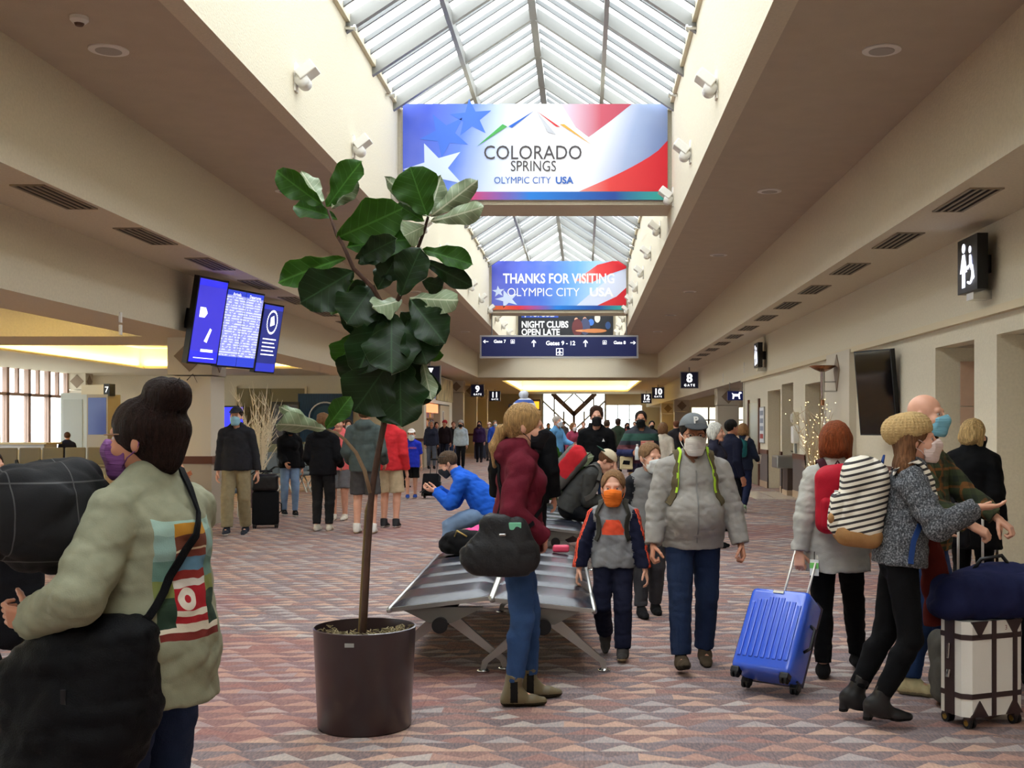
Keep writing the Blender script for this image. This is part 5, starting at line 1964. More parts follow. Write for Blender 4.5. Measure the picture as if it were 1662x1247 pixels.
def leaf_mesh(wr, droop, wave, seed, fiddle=True):
    """unit-length blade along +y, width wr, faces +z; two skins give it thickness"""
    rnd = random.Random(seed)
    nu, nv = 8, 14
    vs, fs = [], []
    ph = rnd.random() * 6
    for side in (0, 1):
        for j in range(nv + 1):
            t = j / nv
            w = wr * 0.5 * (math.sin(math.pi * min(1, t ** 1.15)) ** 0.62) * (0.62 + 0.55 * t)
            if fiddle:
                w *= (1 - 0.24 * math.exp(-((t - 0.36) / 0.12) ** 2)) * (1 + 0.05 * math.sin(t * 21 + ph))
            for i in range(nu + 1):
                u = i / nu * 2 - 1
                x = u * w
                z = 0.18 * abs(u) ** 1.5 * w / max(wr, .1) * 1.2 - droop * t * t + wave * 0.055 * math.sin(t * 17 + ph + (2 if u > 0 else 0)) * abs(u) ** 2
                vs.append((x, t - 0.08 * droop * t * t, z - side * 0.006))
    st = (nv + 1) * (nu + 1)
    for j in range(nv):
        for i in range(nu):
            a = j * (nu + 1) + i
            fs.append((a, a + 1, a + nu + 2, a + nu + 1))
            b = a + st
            fs.append((b, b + nu + 1, b + nu + 2, b + 1))
    return vs, fs


_leafmesh = {}


def leaf_obj(base, tip, width, m, parent, roll=0.0, flip=False, droop=0.15, seed=1):
    base, tip = Vector(base), Vector(tip)
    d = tip - base
    L = d.length
    wr = round(max(0.32, min(1.0, width / L)), 1)
    key = (wr, droop, seed % 4, m.name)
    if key not in _leafmesh:
        vs, fs = leaf_mesh(wr, droop, 1.0, seed % 4)
        me = bpy.data.meshes.new('leaf')
        me.from_pydata(vs, [], fs)
        me.materials.append(m)
        me.materials.append(LEAFP if m is LEAFD else LEAFG)
        for i_, p in enumerate(me.polygons):
            p.use_smooth = True
            p.material_index = i_ % 2
        _leafmesh[key] = me
    o = bpy.data.objects.new('leaf', _leafmesh[key])
    COL.objects.link(o)
    y = d.normalized()
    view = Vector((0, -1, 0)) if not flip else Vector((0, 1, 0))
    z = (view - y * view.dot(y))
    z = z.normalized() if z.length > 0.05 else Vector((0, 0, 1))
    x = y.cross(z).normalized()
    M = Matrix((x, y, z)).transposed().to_4x4() @ Matrix.Rotation(R(roll), 4, 'Y')
    M = M @ Matrix.Scale(L, 4)
    M.translation = base
    o.parent = parent
    o.matrix_local = Matrix.Translation(-parent.location) @ M
    return o


PY = 6.22
px0, pz0 = (592 - CX) * PY / FPX, 0
fig = empty('fig_tree', (px0, PY, 0), 0, 'tall potted fig tree with large glossy dark green leaves', 'plant')
BARK = mat('fig_bark', (74, 50, 38), 0.8, bump=0.5, bscale=60, var=0.3, vscale=20, stretch=(1, 1, 0.3))


def fp(x, y, dy=0.0):
    return Vector(at(x, y, PY + dy)) - fig.location


def fz(x, y, dy=0.0):
    return fp(420 + x / 2.6, 240 + y / 2.6, dy)


MB().tube([fp(587, 1062), fp(592, 985, -.02), fp(597, 890), fp(603, 800, .01), fp(612, 745), fp(623, 690), fp(630, 600), fp(634, 545, .01), fp(635, 510)], [.020, .018, .017, .017, .016, .016, .015, .014, .013], 10).build('trunk', BARK, fig, True)
MB().tube([fp(582, 1062, .05), fp(586, 985, .05), fp(591, 890, .04), fp(594, 830, .03), fp(602, 800, .01)], [.010, .010, .009, .008, .006], 8).build('trunk', mat('fig_bark_green', (116, 96, 60), 0.8, bump=0.4, bscale=60), fig, True)
MB().tube([fp(601, 800), fp(592, 765, -.03), fp(578, 735, -.06), fp(560, 714, -.1), fp(545, 702, -.12), fp(530, 697, -.13)], [.011, .011, .010, .009, .008, .006], 8).build('branch', mat('fig_bark_pale', (140, 118, 92), 0.8, bump=0.4, bscale=50), fig, True)
MB().tube([fz(555, 720), fz(480, 590, -.04), fz(400, 510, -.06), fz(355, 410, -.05), fz(330, 370, -.03), fz(290, 260)], [.014, .012, .011, .010, .009, .006], 8).build('branch', BARK, fig, True)
MB().tube([fz(560, 705), fz(605, 600, .03), fz(650, 480, .05), fz(695, 360, .04), fz(715, 290, .02)], [.014, .012, .010, .009, .007], 8).build('branch', BARK, fig, True)
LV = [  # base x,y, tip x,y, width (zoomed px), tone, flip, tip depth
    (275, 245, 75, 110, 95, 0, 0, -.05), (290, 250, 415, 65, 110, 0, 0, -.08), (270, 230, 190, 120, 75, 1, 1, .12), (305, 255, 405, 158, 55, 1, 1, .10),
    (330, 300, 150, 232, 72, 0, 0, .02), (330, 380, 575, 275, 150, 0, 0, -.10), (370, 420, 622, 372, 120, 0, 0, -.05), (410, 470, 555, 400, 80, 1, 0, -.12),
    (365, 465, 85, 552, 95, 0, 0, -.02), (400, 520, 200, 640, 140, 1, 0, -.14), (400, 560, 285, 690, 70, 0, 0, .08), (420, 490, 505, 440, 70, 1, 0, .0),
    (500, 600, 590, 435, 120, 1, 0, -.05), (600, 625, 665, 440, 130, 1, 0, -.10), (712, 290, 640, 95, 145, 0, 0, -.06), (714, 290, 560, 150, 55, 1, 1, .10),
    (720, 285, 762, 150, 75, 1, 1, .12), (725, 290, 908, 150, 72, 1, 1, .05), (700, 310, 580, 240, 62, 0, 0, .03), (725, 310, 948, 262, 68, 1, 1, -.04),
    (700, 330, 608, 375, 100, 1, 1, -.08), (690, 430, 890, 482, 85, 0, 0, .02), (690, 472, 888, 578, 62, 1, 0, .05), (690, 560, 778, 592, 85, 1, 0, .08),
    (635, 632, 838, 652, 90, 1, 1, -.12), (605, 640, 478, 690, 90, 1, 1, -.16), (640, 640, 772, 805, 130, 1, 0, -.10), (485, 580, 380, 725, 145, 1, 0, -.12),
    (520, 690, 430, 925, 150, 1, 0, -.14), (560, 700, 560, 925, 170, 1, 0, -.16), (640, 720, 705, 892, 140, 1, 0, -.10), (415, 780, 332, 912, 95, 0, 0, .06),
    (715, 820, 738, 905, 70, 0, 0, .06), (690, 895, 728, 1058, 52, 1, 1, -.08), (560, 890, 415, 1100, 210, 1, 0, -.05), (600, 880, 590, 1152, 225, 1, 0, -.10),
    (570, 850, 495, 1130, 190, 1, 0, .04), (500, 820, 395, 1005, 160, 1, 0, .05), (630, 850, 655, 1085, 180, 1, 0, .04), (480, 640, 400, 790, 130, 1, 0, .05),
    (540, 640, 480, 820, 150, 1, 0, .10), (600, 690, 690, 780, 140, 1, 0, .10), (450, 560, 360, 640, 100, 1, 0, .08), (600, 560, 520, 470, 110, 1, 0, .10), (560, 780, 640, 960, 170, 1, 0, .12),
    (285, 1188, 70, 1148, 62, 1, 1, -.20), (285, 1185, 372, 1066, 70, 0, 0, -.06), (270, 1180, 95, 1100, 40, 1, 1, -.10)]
rnd = random.Random(4)
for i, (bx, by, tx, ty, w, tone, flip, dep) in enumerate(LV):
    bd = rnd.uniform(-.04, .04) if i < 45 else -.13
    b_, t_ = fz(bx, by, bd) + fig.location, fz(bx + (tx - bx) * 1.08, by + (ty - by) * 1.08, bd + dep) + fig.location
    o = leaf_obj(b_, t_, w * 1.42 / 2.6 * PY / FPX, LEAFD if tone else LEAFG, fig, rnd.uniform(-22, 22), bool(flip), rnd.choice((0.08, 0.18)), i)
MOSS = mat('pale_moss', (150, 138, 104), 0.95, bump=0.8, bscale=50, var=0.4, vscale=30)
planter = empty('planter', (px0 - 0.0, PY, 0), 0, 'large dark brown round planter holding the fig tree', 'planter')
MB().lathe([(0.235, 0.0), (0.245, 0.012), (0.268, 0.52), (0.272, 0.53), (0.262, 0.532), (0.255, 0.44), (0.0, 0.43)], 56).build('pot', mat('dark_brown_pot', (52, 38, 40), 0.28, spec=0.5, coat=0.2), planter, True)
smooth_by_angle(planter.children[0], 50)
box('maker_tag', (-0.052, -0.2705, 0.468), (-0.005, -0.2645, 0.488), mat('grey_tag', (150, 150, 146), 0.4), planter)
rnd = random.Random(8)
ms = MB()
for k in range(420):
    a, rr = rnd.random() * 6.283, 0.24 * math.sqrt(rnd.random())
    if 1.0 < a < 2.6 and rr > 0.12: continue
    p = Vector((rr * math.cos(a), rr * math.sin(a), 0.455 + (0.05 if rr > 0.17 and (a < 0.7 or a > 5.6 or 2.8 < a < 4.2) else 0.02) * rnd.random()))
    q = [p + Vector((rnd.uniform(-.025, .025), rnd.uniform(-.025, .025), rnd.uniform(0, .03))) for _ in range(3)]
    ms.tube(q, 0.0028, 4, False)
o = ms.build('moss', MOSS, planter)
o['kind'] = 'stuff'
MB().lathe([(0.0, 0.45), (0.25, 0.445), (0.25, 0.43)], 24).build('soil', mat('dark_soil', (50, 40, 34), 0.95, bump=0.6, bscale=60), planter)

# low leafy plant in the middle of the hall
pl = empty('floor_plant', (-0.35, 16.2, 0), 0, 'bushy low plant with broad glossy leaves in a round tub behind the second bench', 'plant')
MB().lathe([(0.30, 0), (0.36, 0.5), (0.34, 0.5), (0.33, 0.42), (0.0, 0.42)], 28).build('tub', mat('dark_brown_pot', (52, 38, 40), 0.28), pl, True)
rnd = random.Random(21)
for k in range(46):
    a = rnd.random() * 6.283
    el = rnd.uniform(0.2, 1.4)
    L = rnd.uniform(0.28, 0.5)
    b_ = Vector(pl.location) + Vector((0.08 * math.cos(a), 0.08 * math.sin(a), 0.5 + rnd.random() * 0.55))
    t_ = b_ + Vector((math.cos(a) * math.cos(el), math.sin(a) * math.cos(el), math.sin(el) * 0.9)) * L
    leaf_obj(b_, t_, L * rnd.uniform(0.35, 0.55), LEAFD if k % 3 else LEAFG, pl, rnd.uniform(-60, 60), k % 5 == 0, 0.18, k)
for k in range(6):
    a = k * 1.05
    MB().tube([(0, 0, 0.42), (0.06 * math.cos(a), 0.06 * math.sin(a), 0.7), (0.1 * math.cos(a), 0.1 * math.sin(a), 1.05)], [.012, .009, .006], 6).build('stem', mat('green_stem', (70, 90, 44), 0.6), pl, True)
# ------------------------------------------------------------------ benches
PADM = mat('black_leather_pad', (36, 38, 48), 0.25, bump=0.06, bscale=120, spec=0.5)
ALU = mat('cast_aluminium', (168, 168, 164), 0.32, metal=0.85)


def make_bench(loc, rz, side, nseat, lab):
    """backless beam bench, length along +y, seat sloping down to `side`"""
    r = empty('beam_bench', loc, R(rz), lab, 'bench', 'beam benches in the middle of the hall')
    sw, dp = 0.60, 0.64
    tilt = Matrix.Translation((0, 0, 0.475)) @ Matrix.Rotation(side * R(6.5), 4, 'Y')
    for i in range(nseat):
        y0 = i * sw
        b = MB()
        nu = 10
        vs, fs = [], []
        for jj in range(9):
            t = jj / 8
            yy = y0 + 0.006 + t * (sw - 0.012)
            for ii in range(nu + 1):
                u = ii / nu * 2 - 1
                zz = 0.038 * (1 - abs(2 * t - 1) ** 6) ** 0.5 * (1 - abs(u) ** 8) ** 0.5 + 0.012
                vs.append(tilt @ Vector((u * dp / 2 * 0.97, yy, zz)))
        for jj in range(8):
            for ii in range(nu):
                a = jj * (nu + 1) + ii
                fs.append((a, a + 1, a + nu + 2, a + nu + 1))
        b.add(vs, fs)
        b.box((-dp / 2 * 0.97, y0 + 0.006, -0.012), (dp / 2 * 0.97, y0 + sw - 0.006, 0.013), tilt)
        smooth_by_angle(b.build('seat_pad', PADM, r), 50)
    Ln = nseat * sw
    for q in (-1, 1):
        MB().tube([tilt @ Vector((q * dp / 2, -0.02, 0.0)), tilt @ Vector((q * dp / 2, Ln + 0.02, 0.0))], 0.018, 12).build('edge_rail', ALU, r, True)
    for yy in (0.0, Ln):
        b = MB()
        b.prism([(-dp / 2, -0.014), (dp / 2, -0.014), (dp / 2, 0.012), (-dp / 2, 0.012)], yy - 0.012, yy + 0.012, 'xz', tilt)
        b.build('end_trim', ALU, r)
    for yy in (0.04, Ln * 0.5, Ln - 0.04):
        b = MB()
        b.prism([(-dp / 2 * 0.85, 0.45), (dp / 2 * 0.85, 0.45), (0.07, 0.35), (-0.07, 0.35)], yy - 0.02, yy + 0.02, 'xz')
        b.build('seat_bracket', mat('grey_casting', (120, 118, 112), 0.4, metal=0.6), r)
    MB().tube([(0, -0.03, 0.345), (0, Ln + 0.03, 0.345)], 0.045, 20).build('beam', mat('dark_beam', (60, 58, 56), 0.45, metal=0.5), r, True)
    MB().tube([(0, -0.045, 0.345), (0, -0.03, 0.345)], 0.05, 20).build('beam_cap', BLACKP, r)
    for yy in (0.30, Ln - 0.30):
        for q in (-1, 1):
            b = MB()
            b.prism([(q * 0.03, 0.37), (q * 0.075, 0.36), (q * 0.40, 0.07), (q * 0.41, 0.02), (q * 0.375, 0.02), (q * 0.36, 0.06), (q * 0.03, 0.30)], yy - 0.022, yy + 0.022, 'xz')
            lg = b.build('leg', ALU, r)
            MB().lathe([(0.04, 0.0), (0.042, 0.012), (0.02, 0.022)], 16, (q * 0.392, yy, 0)).build('foot_glide', CHROME, lg, True)
    return r


make_bench((-0.90, 7.36, 0), 1.3, -1, 5, 'backless black padded beam bench beside the fig tree')
make_bench((-0.25, 7.30, 0), 1.3, 1, 5, 'backless black padded beam bench beside the boy in the orange mask')
make_bench((-0.95, 12.55, 0), 1.3, -1, 5, 'backless black beam bench under the seated man in blue')
make_bench((-0.30, 12.55, 0), 1.3, 1, 5, 'backless black beam bench under the seated man with red backpack')

# chairs in the gate area: tandem seats with backs
GREYV = mat('grey_vinyl_seat', (120, 116, 108), 0.45, bump=0.1, bscale=90)
TEALV = mat('slate_vinyl_seat', (96, 108, 116), 0.45, bump=0.1, bscale=90)


def make_chair(m):
    r = empty('tandem_chair', (0, 0, 0))
    MB().rbox((-0.27, -0.26, 0.40), (0.27, 0.24, 0.48), 0.03).build('seat', m, r)
    M = Matrix.Translation((0, 0.24, 0.46)) @ Matrix.Rotation(R(-12), 4, 'X')
    MB().rbox((-0.27, -0.03, 0.0), (0.27, 0.045, 0.52), 0.03, M).build('backrest', m, r)
    for q in (-1, 1):
        MB().tube([(q * 0.27, 0.25, 0.45), (q * 0.27, -0.05, 0.64), (q * 0.27, -0.22, 0.64), (q * 0.27, -0.24, 0.44)], 0.014, 6).build('armrest', BLACKP, r)
        MB().tube([(q * 0.2, 0.0, 0.40), (q * 0.2, -0.2, 0.0)], 0.016, 6).build('leg', ALU, r)
        MB().tube([(q * 0.2, 0.0, 0.40), (q * 0.2, 0.22, 0.0)], 0.016, 6).build('leg', ALU, r)
    return r


pc, pt = make_chair(GREYV), make_chair(TEALV)
used = {id(pc): 0, id(pt): 0}


def chairs(proto, x, y, rz, n, lab, grp, pitch=0.58):
    M = Matrix.Translation((x, y, 0)) @ Matrix.Rotation(R(rz), 4, 'Z')
    for i in range(n):
        o = proto if not used[id(proto)] else copy_tree(proto)
        used[id(proto)] = 1
        o.matrix_world = M @ Matrix.Translation((i * pitch, 0, 0))
        tag(o, lab, 'chair', grp)


chairs(pc, -15.8, 32.0, 180 + 200, 5, 'grey vinyl tandem chair in the row before the display cabinet', 'grey chairs before the cabinet')
chairs(pc, -16.0, 27.5, 182, 4, 'grey vinyl tandem chair in the row facing the gate desk', 'grey chairs facing the desk')
chairs(pt, -7.2, 26.5, 70, 5, 'slate vinyl tandem chair in the row beyond the teenagers', 'slate chairs beyond the teenagers')
chairs(pt, -7.4, 20.3, 15, 3, 'slate vinyl tandem chair behind the column', 'slate chairs behind the column')
chairs(pt, -11.5, 38.5, 0, 6, 'slate vinyl tandem chair in the far row near the teal poster', 'slate chairs near the poster')

# ------------------------------------------------------------------ luggage
def wheel(parent, c, r=0.026, w=0.02, name='wheel', axis='x'):
    d = Vector((w / 2, 0, 0)) if axis == 'x' else Vector((0, w / 2, 0))
    o = MB().tube([Vector(c) - d, Vector(c) + d], r, 16).build(name, mat('black_rubber', (16, 16, 17), 0.6), parent, True)
    smooth_by_angle(o, 40)
    return o


def suitcase(loc, rz, tilt, w, h, d, m, lab, ribs=0, handle=0.42, hm=None, ribm=None, name='suitcase', grip=True, trims=None, stretch_up=0.0):
    r = empty(name, loc, 0, lab, 'suitcase')
    r.matrix_world = Matrix.Translation(loc) @ Matrix.Rotation(R(rz), 4, 'Z') @ Matrix.Rotation(R(tilt), 4, 'X')
    z0 = 0.05
    body = MB().rbox((-w / 2, -d, z0), (w / 2, 0.0, z0 + h), 0.035).build('shell', m, r)
    smooth_by_angle(body, 50)
    if ribs:
        for i in range(ribs):
            x = -w / 2 * 0.78 + i * (w * 0.78) / (ribs - 1)
            MB().rbox((x - 0.013, -d - 0.008, z0 + 0.075), (x + 0.013, -d + 0.01, z0 + h - 0.06 - 0.02 * (abs(i - (ribs - 1) / 2) > 1.6) - 0.02 * (abs(i - (ribs - 1) / 2) > 3.2)), 0.006).build('rib', m, r)
    for q in (-1, 1):
        for yy in (-d + 0.035, -0.035):
            b = MB().rbox((q * w / 2 * 0.82 - 0.028, yy - 0.028, 0.022), (q * w / 2 * 0.82 + 0.028, yy + 0.028, z0 + 0.012), 0.008).build('wheel_housing', BLACKP, r)
            wheel(b, (q * w / 2 * 0.82 - 0.014, yy, 0.026), axis='x', w=0.014)
            wheel(b, (q * w / 2 * 0.82 + 0.014, yy, 0.026), axis='x', w=0.014)
    if handle:
        hx = w * 0.20
        top = z0 + h + handle
        for q in (-1, 1):
            MB().tube([(q * hx, -0.025, z0 + h - 0.02), (q * hx, -0.025, top)], 0.008, 8).build('handle_tube', hm or mat('white_handle', (226, 220, 210), 0.3, metal=0.3), r, True)
        MB().rbox((-hx - 0.02, -0.045, top - 0.01), (hx + 0.02, -0.005, top + 0.025), 0.009).build('handle_grip', BLACKP, r)
    if grip:
        MB().tube([(w / 2, -d / 2, z0 + h * 0.35), (w / 2 + 0.035, -d / 2, z0 + h * 0.40), (w / 2 + 0.035, -d / 2, z0 + h * 0.62), (w / 2, -d / 2, z0 + h * 0.67)], 0.010, 8).build('side_handle', BLACKP, r, True)
    return r


BLUEP = mat('blue_polycarbonate', (60, 98, 214), 0.22, spec=0.6, coat=0.4)
cs = suitcase((1.12, 6.98, 0), -36, -33, 0.39, 0.53, 0.23, BLUEP, 'bright blue ribbed hard suitcase pulled by the woman with red backpack', 9, 0.42)
box('back_shell', (-0.185, -0.09, 0.056), (0.19, 0.004, 0.572), mat('navy_shell', (16, 20, 60), 0.35), cs)
box('badge', (-0.04, -0.236, 0.545), (0.03, -0.228, 0.562), CHROME, cs)
lt = empty('luggage_tag', (1.44, 7.30, 0.76), R(-30), 'white and green paper tag hanging from the blue suitcase handle', 'tag')
box('card', (-0.028, -0.003, -0.10), (0.028, 0.003, 0.0), mat('white_card', (232, 234, 228), 0.5), lt)
box('stripe', (-0.028, -0.005, -0.055), (0.028, -0.003, -0.02), mat('green_card', (120, 206, 100), 0.5), lt)
MB().tube([(0, 0, 0), (0, 0.0, 0.05)], 0.003, 5).build('string', BLACKP, lt)

# white trunk suitcase with brown straps
IVORY = mat('ivory_vinyl', (226, 222, 212), 0.4, bump=0.08, bscale=150)
STRAP = mat('dark_brown_leather', (52, 36, 36), 0.45)
ws = empty('trunk_suitcase', (2.14, 6.30, 0), R(22), 'ivory trunk suitcase with dark brown straps and brass wheels', 'suitcase')
W_, H_, D_ = 0.40, 0.50, 0.24
pts = [(-W_ / 2 + .04, -D_ / 2), (W_ / 2 - .04, -D_ / 2), (W_ / 2, -D_ / 2 + .04), (W_ / 2, D_ / 2 - .04), (W_ / 2 - .04, D_ / 2), (-W_ / 2 + .04, D_ / 2), (-W_ / 2, D_ / 2 - .04), (-W_ / 2, -D_ / 2 + .04)]
MB().prism(pts, 0.065, 0.065 + H_, 'xy').build('shell', IVORY, ws)
sc = lambda f: [(x * f, y * f) for x, y in pts]
for z in (0.16, 0.47):
    MB().prism(sc(1.02), z, z + 0.028, 'xy').build('strap', STRAP, ws)
box('zip_band', (-W_ / 2 - 0.006, -0.030, 0.066), (-W_ / 2 + 0.05, 0.045, 0.567), STRAP, ws)
for x in (-0.02, 0.12):
    box('strap', (x - 0.014, -D_ / 2 - 0.006, 0.066), (x + 0.014, -D_ / 2 + 0.01, 0.567), STRAP, ws)
for (x, s_) in ((-W_ / 2 + 0.085, 1), (W_ / 2 - 0.085, -1)):
    for z, q in ((0.567, -1), (0.066, 1)):
        MB().prism([(x - 0.055, z), (x + 0.055, z), (x, z + q * 0.085)], -D_ / 2 - 0.008, -D_ / 2 + 0.005).build('corner_patch', STRAP, ws)
text('lettering', '3', (0.06, -D_ / 2 - 0.003, 0.525), 0.035, mat('red_brown_print', (120, 60, 50), 0.5), ws)
MB().tube([(-W_ / 2 - 0.008, 0.008, 0.44), (-W_ / 2 - 0.014, 0.008, 0.36)], 0.007, 8).build('zip_pull', CHROME, ws)
MB().tube([(-W_ / 2 - 0.008, 0.008, 0.30), (-W_ / 2 - 0.016, 0.008, 0.26)], 0.012, 8).build('zip_pull', CHROME, ws)
for x in (-0.15, 0.15):
    for y_ in (-0.085, 0.085):
        b = MB().rbox((x - 0.024, y_ - 0.024, 0.03), (x + 0.024, y_ + 0.024, 0.07), 0.007).build('wheel_housing', STRAP, ws)
        wheel(b, (x - 0.013, y_, 0.031), 0.031, 0.016)
        w2_ = wheel(b, (x + 0.013, y_, 0.031), 0.031, 0.016)
        MB().tube([(x - 0.024, y_, 0.031), (x - 0.0205, y_, 0.031)], 0.017, 12).build('hub', mat('brass', (170, 140, 70), 0.3, metal=0.9), b)
# navy duffel lying on the trunk, dark bag behind it
nd = empty('duffel_bag', (2.20, 6.32, 0.567), 0, 'slouched navy duffel bag lying on the ivory trunk suitcase', 'bag')
field_part('body', [(Ell((0.0, 0, 0.125), (0.31, 0.17, 0.125), p=2.6), 0.0), (Ell((0.10, 0.02, 0.19), (0.20, 0.14, 0.09)), 0.05), (Ell((-0.2, -0.02, 0.06), (0.14, 0.15, 0.07)), 0.05)], cloth((30, 34, 66)), nd, res=0.011, cuts=[((0, 0, 0.003), (0, 0, -1))], wr=(0.016, 22), seed=3)
field_part('flap', [(Cap((-0.15, -0.10, 0.21), (0.18, -0.10, 0.24), 0.014), 0.01)], cloth((40, 42, 76)), nd, res=0.008)
MB().tube([(-0.12, 0.0, 0.22), (-0.06, -0.02, 0.31), (0.05, -0.02, 0.33), (0.12, 0, 0.25)], 0.011, 8).build('carry_handle', BLACKP, nd, True)
# dark suitcase held by the bald man
suitcase((2.41, 7.33, 0), 12, 0, 0.42, 0.60, 0.26, cloth((52, 52, 54)), 'charcoal fabric suitcase with raised handle behind the duffel', 0, 0.44)
# grey rolling backpack at its foot
gb = empty('grey_bag', (2.10, 6.68, 0), R(10), 'grey soft bag on the floor behind the trunk suitcase', 'bag')
field_part('body', [(RBox((0, 0, 0.22), (0.11, 0.10, 0.20), 0.06), 0.0), (Ell((0, -0.09, 0.16), (0.08, 0.05, 0.12)), 0.03)], cloth((88, 86, 80)), gb, res=0.012, cuts=[((0, 0, 0.003), (0, 0, -1))], wr=(0.012, 26), seed=9)
MB().tube([(-0.05, 0, 0.44), (0, 0, 0.48), (0.05, 0, 0.44)], 0.009, 6).build('carry_handle', BLACKP, gb, True)
# pale denim backpack at the right edge
pb_ = empty('pale_blue_backpack', (2.90, 7.14, 0.563), R(15), 'pale blue backpack standing on a dark case beside the duffel', 'backpack')
field_part('body', [(RBox((0, 0, 0.24), (0.15, 0.09, 0.24), 0.07), 0.0), (RBox((0.0, -0.1, 0.15), (0.11, 0.05, 0.13), 0.04), 0.02)], cloth((166, 182, 216)), pb_, res=0.011, cuts=[((0, 0, 0.003), (0, 0, -1))], wr=(0.008, 30), seed=4)
MB().tube([(-0.04, 0.02, 0.47), (0, 0.02, 0.52), (0.04, 0.02, 0.47)], 0.009, 6).build('carry_handle', BLACKP, pb_, True)
suitcase((2.90, 7.30, 0), 15, 0, 0.44, 0.51, 0.26, cloth((40, 42, 52)), 'dark soft case carrying the pale blue backpack', 0, 0)

# black rolling cases further back
x, y_ = gnd(432, 856)
bc = suitcase((x, y_, 0), 12, 0, 0.40, 0.52, 0.26, cloth((22, 22, 24)), 'black rolling suitcase pulled by the man in the black cap', 0, 0.30, mat('silver_handle', (180, 180, 176), 0.3, metal=0.8))
bb = empty('black_satchel', (x + 0.03, y_ - 0.17, 0.578), R(12), 'black leather satchel strapped on top of the black rolling suitcase', 'bag')
field_part('body', [(RBox((0, 0, 0.13), (0.20, 0.11, 0.13), 0.05), 0.0)], mat('black_leather', (20, 19, 20), 0.4), bb, res=0.013, wr=(0.006, 30))
MB().tube([(-0.07, 0, 0.25), (0, 0, 0.30), (0.07, 0, 0.25)], 0.010, 6).build('carry_handle', BLACKP, bb, True)
x, y_ = gnd(689, 810)
suitcase((x + 0.14, y_ + 0.1, 0), -8, -18, 0.36, 0.46, 0.24, cloth((20, 22, 26)), 'small black rolling case pulled by the boy in the blue shirt', 0, 0.36, BLACKP)
x, y_ = gnd(780, 745)
suitcase((x, y_, 0), 0, 0, 0.55, 0.85, 0.3, mat('slate_case', (44, 54, 72), 0.5), 'large slate suitcase beside the purple coated traveller', 0, 0.2, BLACKP)
# left edge: pushchair-like bag with white handle
lb = empty('black_backpack', (-2.52, 5.2, 0.615), R(-60), 'black backpack with white carry frame at the woman in sage', 'backpack')
field_part('body', [(RBox((0, 0, 0.25), (0.16, 0.10, 0.25), 0.07), 0.0), (RBox((0, -0.11, 0.18), (0.12, 0.05, 0.14), 0.04), 0.02)], cloth((20, 20, 24)), lb, res=0.012, wr=(0.010, 28), seed=12)
MB().tube([(-0.05, 0.0, 0.49), (0, 0, 0.54), (0.05, 0.0, 0.49)], 0.01, 6).build('carry_handle', BLACKP, lb, True)
suitcase((-2.62, 5.26, 0), -60, 0, 0.40, 0.555, 0.26, cloth((26, 26, 30)), 'dark case under the black backpack beside the woman in sage', 0, 0)

# belongings on the near bench
bg = empty('pink_jacket', (-0.90, 10.08, 0.535), R(20), 'bright pink folded jacket heaped on the bench', 'jacket')
field_part('cloth', [(Ell((0, 0, 0.09), (0.17, 0.13, 0.09)), 0.0), (Ell((0.08, 0.03, 0.15), (0.10, 0.09, 0.07)), 0.04)], [cloth((226, 88, 150)), cloth((236, 232, 236))], bg, res=0.011, cuts=[((0, 0, 0.002), (0, 0, -1))], wr=(0.016, 34), seed=2, matf=lambda c, mi: np.where((np.abs(c[:, 0] - 0.10) < 0.02), 1, 0))
bk = empty('black_bag', (-0.98, 9.75, 0.53), R(-25), 'black open travel bag at the end of the bench beside the pink jacket', 'bag')
field_part('body', [(Ell((0, 0, 0.09), (0.20, 0.12, 0.10), p=2.6), 0.0), (Ell((-0.14, 0.02, 0.05), (0.12, 0.09, 0.06)), 0.04)], cloth((24, 24, 26)), bk, res=0.011, cuts=[((0, 0, 0.002), (0, 0, -1))], wr=(0.012, 30), seed=6)
MB().tube([(-0.05, -0.1, 0.14), (0, -0.14, 0.20), (0.07, -0.1, 0.15)], 0.008, 6).build('strap', mat('tan_strap', (190, 160, 90), 0.6), bk, True)
pp = empty('pink_pouch', (-0.19, 9.9, 0.525), 0, 'small flat pink pouch at the far end of the bench', 'pouch')
MB().rbox((-0.07, -0.05, 0), (0.07, 0.05, 0.06), 0.02).build('body', mat('pink_plastic', (220, 70, 100), 0.5), pp)
box('zip', (-0.06, -0.002, 0.059), (0.06, 0.002, 0.064), CHROME, pp)
# ------------------------------------------------------------------ people
JEANS = cloth((70, 92, 128), 0.22, vscale=5)
JEANSD = cloth((34, 46, 72), 0.2, vscale=5)
JEANSL = cloth((118, 142, 172), 0.25, vscale=5)
BLK = cloth((13, 13, 15))
BLK2 = cloth((22, 22, 25))
RUB = cloth((26, 24, 22))
WHT = cloth((226, 224, 218))
SHOE_B = ('low', [cloth((24, 23, 24)), cloth((34, 33, 33))])
SHOE_W = ('low', [cloth((214, 206, 190)), cloth((236, 232, 224))])
SHOE_V = ('low', [cloth((28, 28, 30)), cloth((228, 226, 220))])
SHOE_T = ('low', [cloth((110, 94, 72)), cloth((40, 36, 32))])


def seated(h_seat, k, lean=10, fwd=0.44, **kw):
    """pose on a seat of the given height"""
    d = dict(pz=(h_seat + 0.145) / k, lean=lean, fl=(0.12, -fwd, 0.085), fr=(-0.12, -fwd + 0.04, 0.085), flk=(0.1, -0.6, 1), frk=(-0.1, -0.6, 1))
    d.update(kw)
    return d


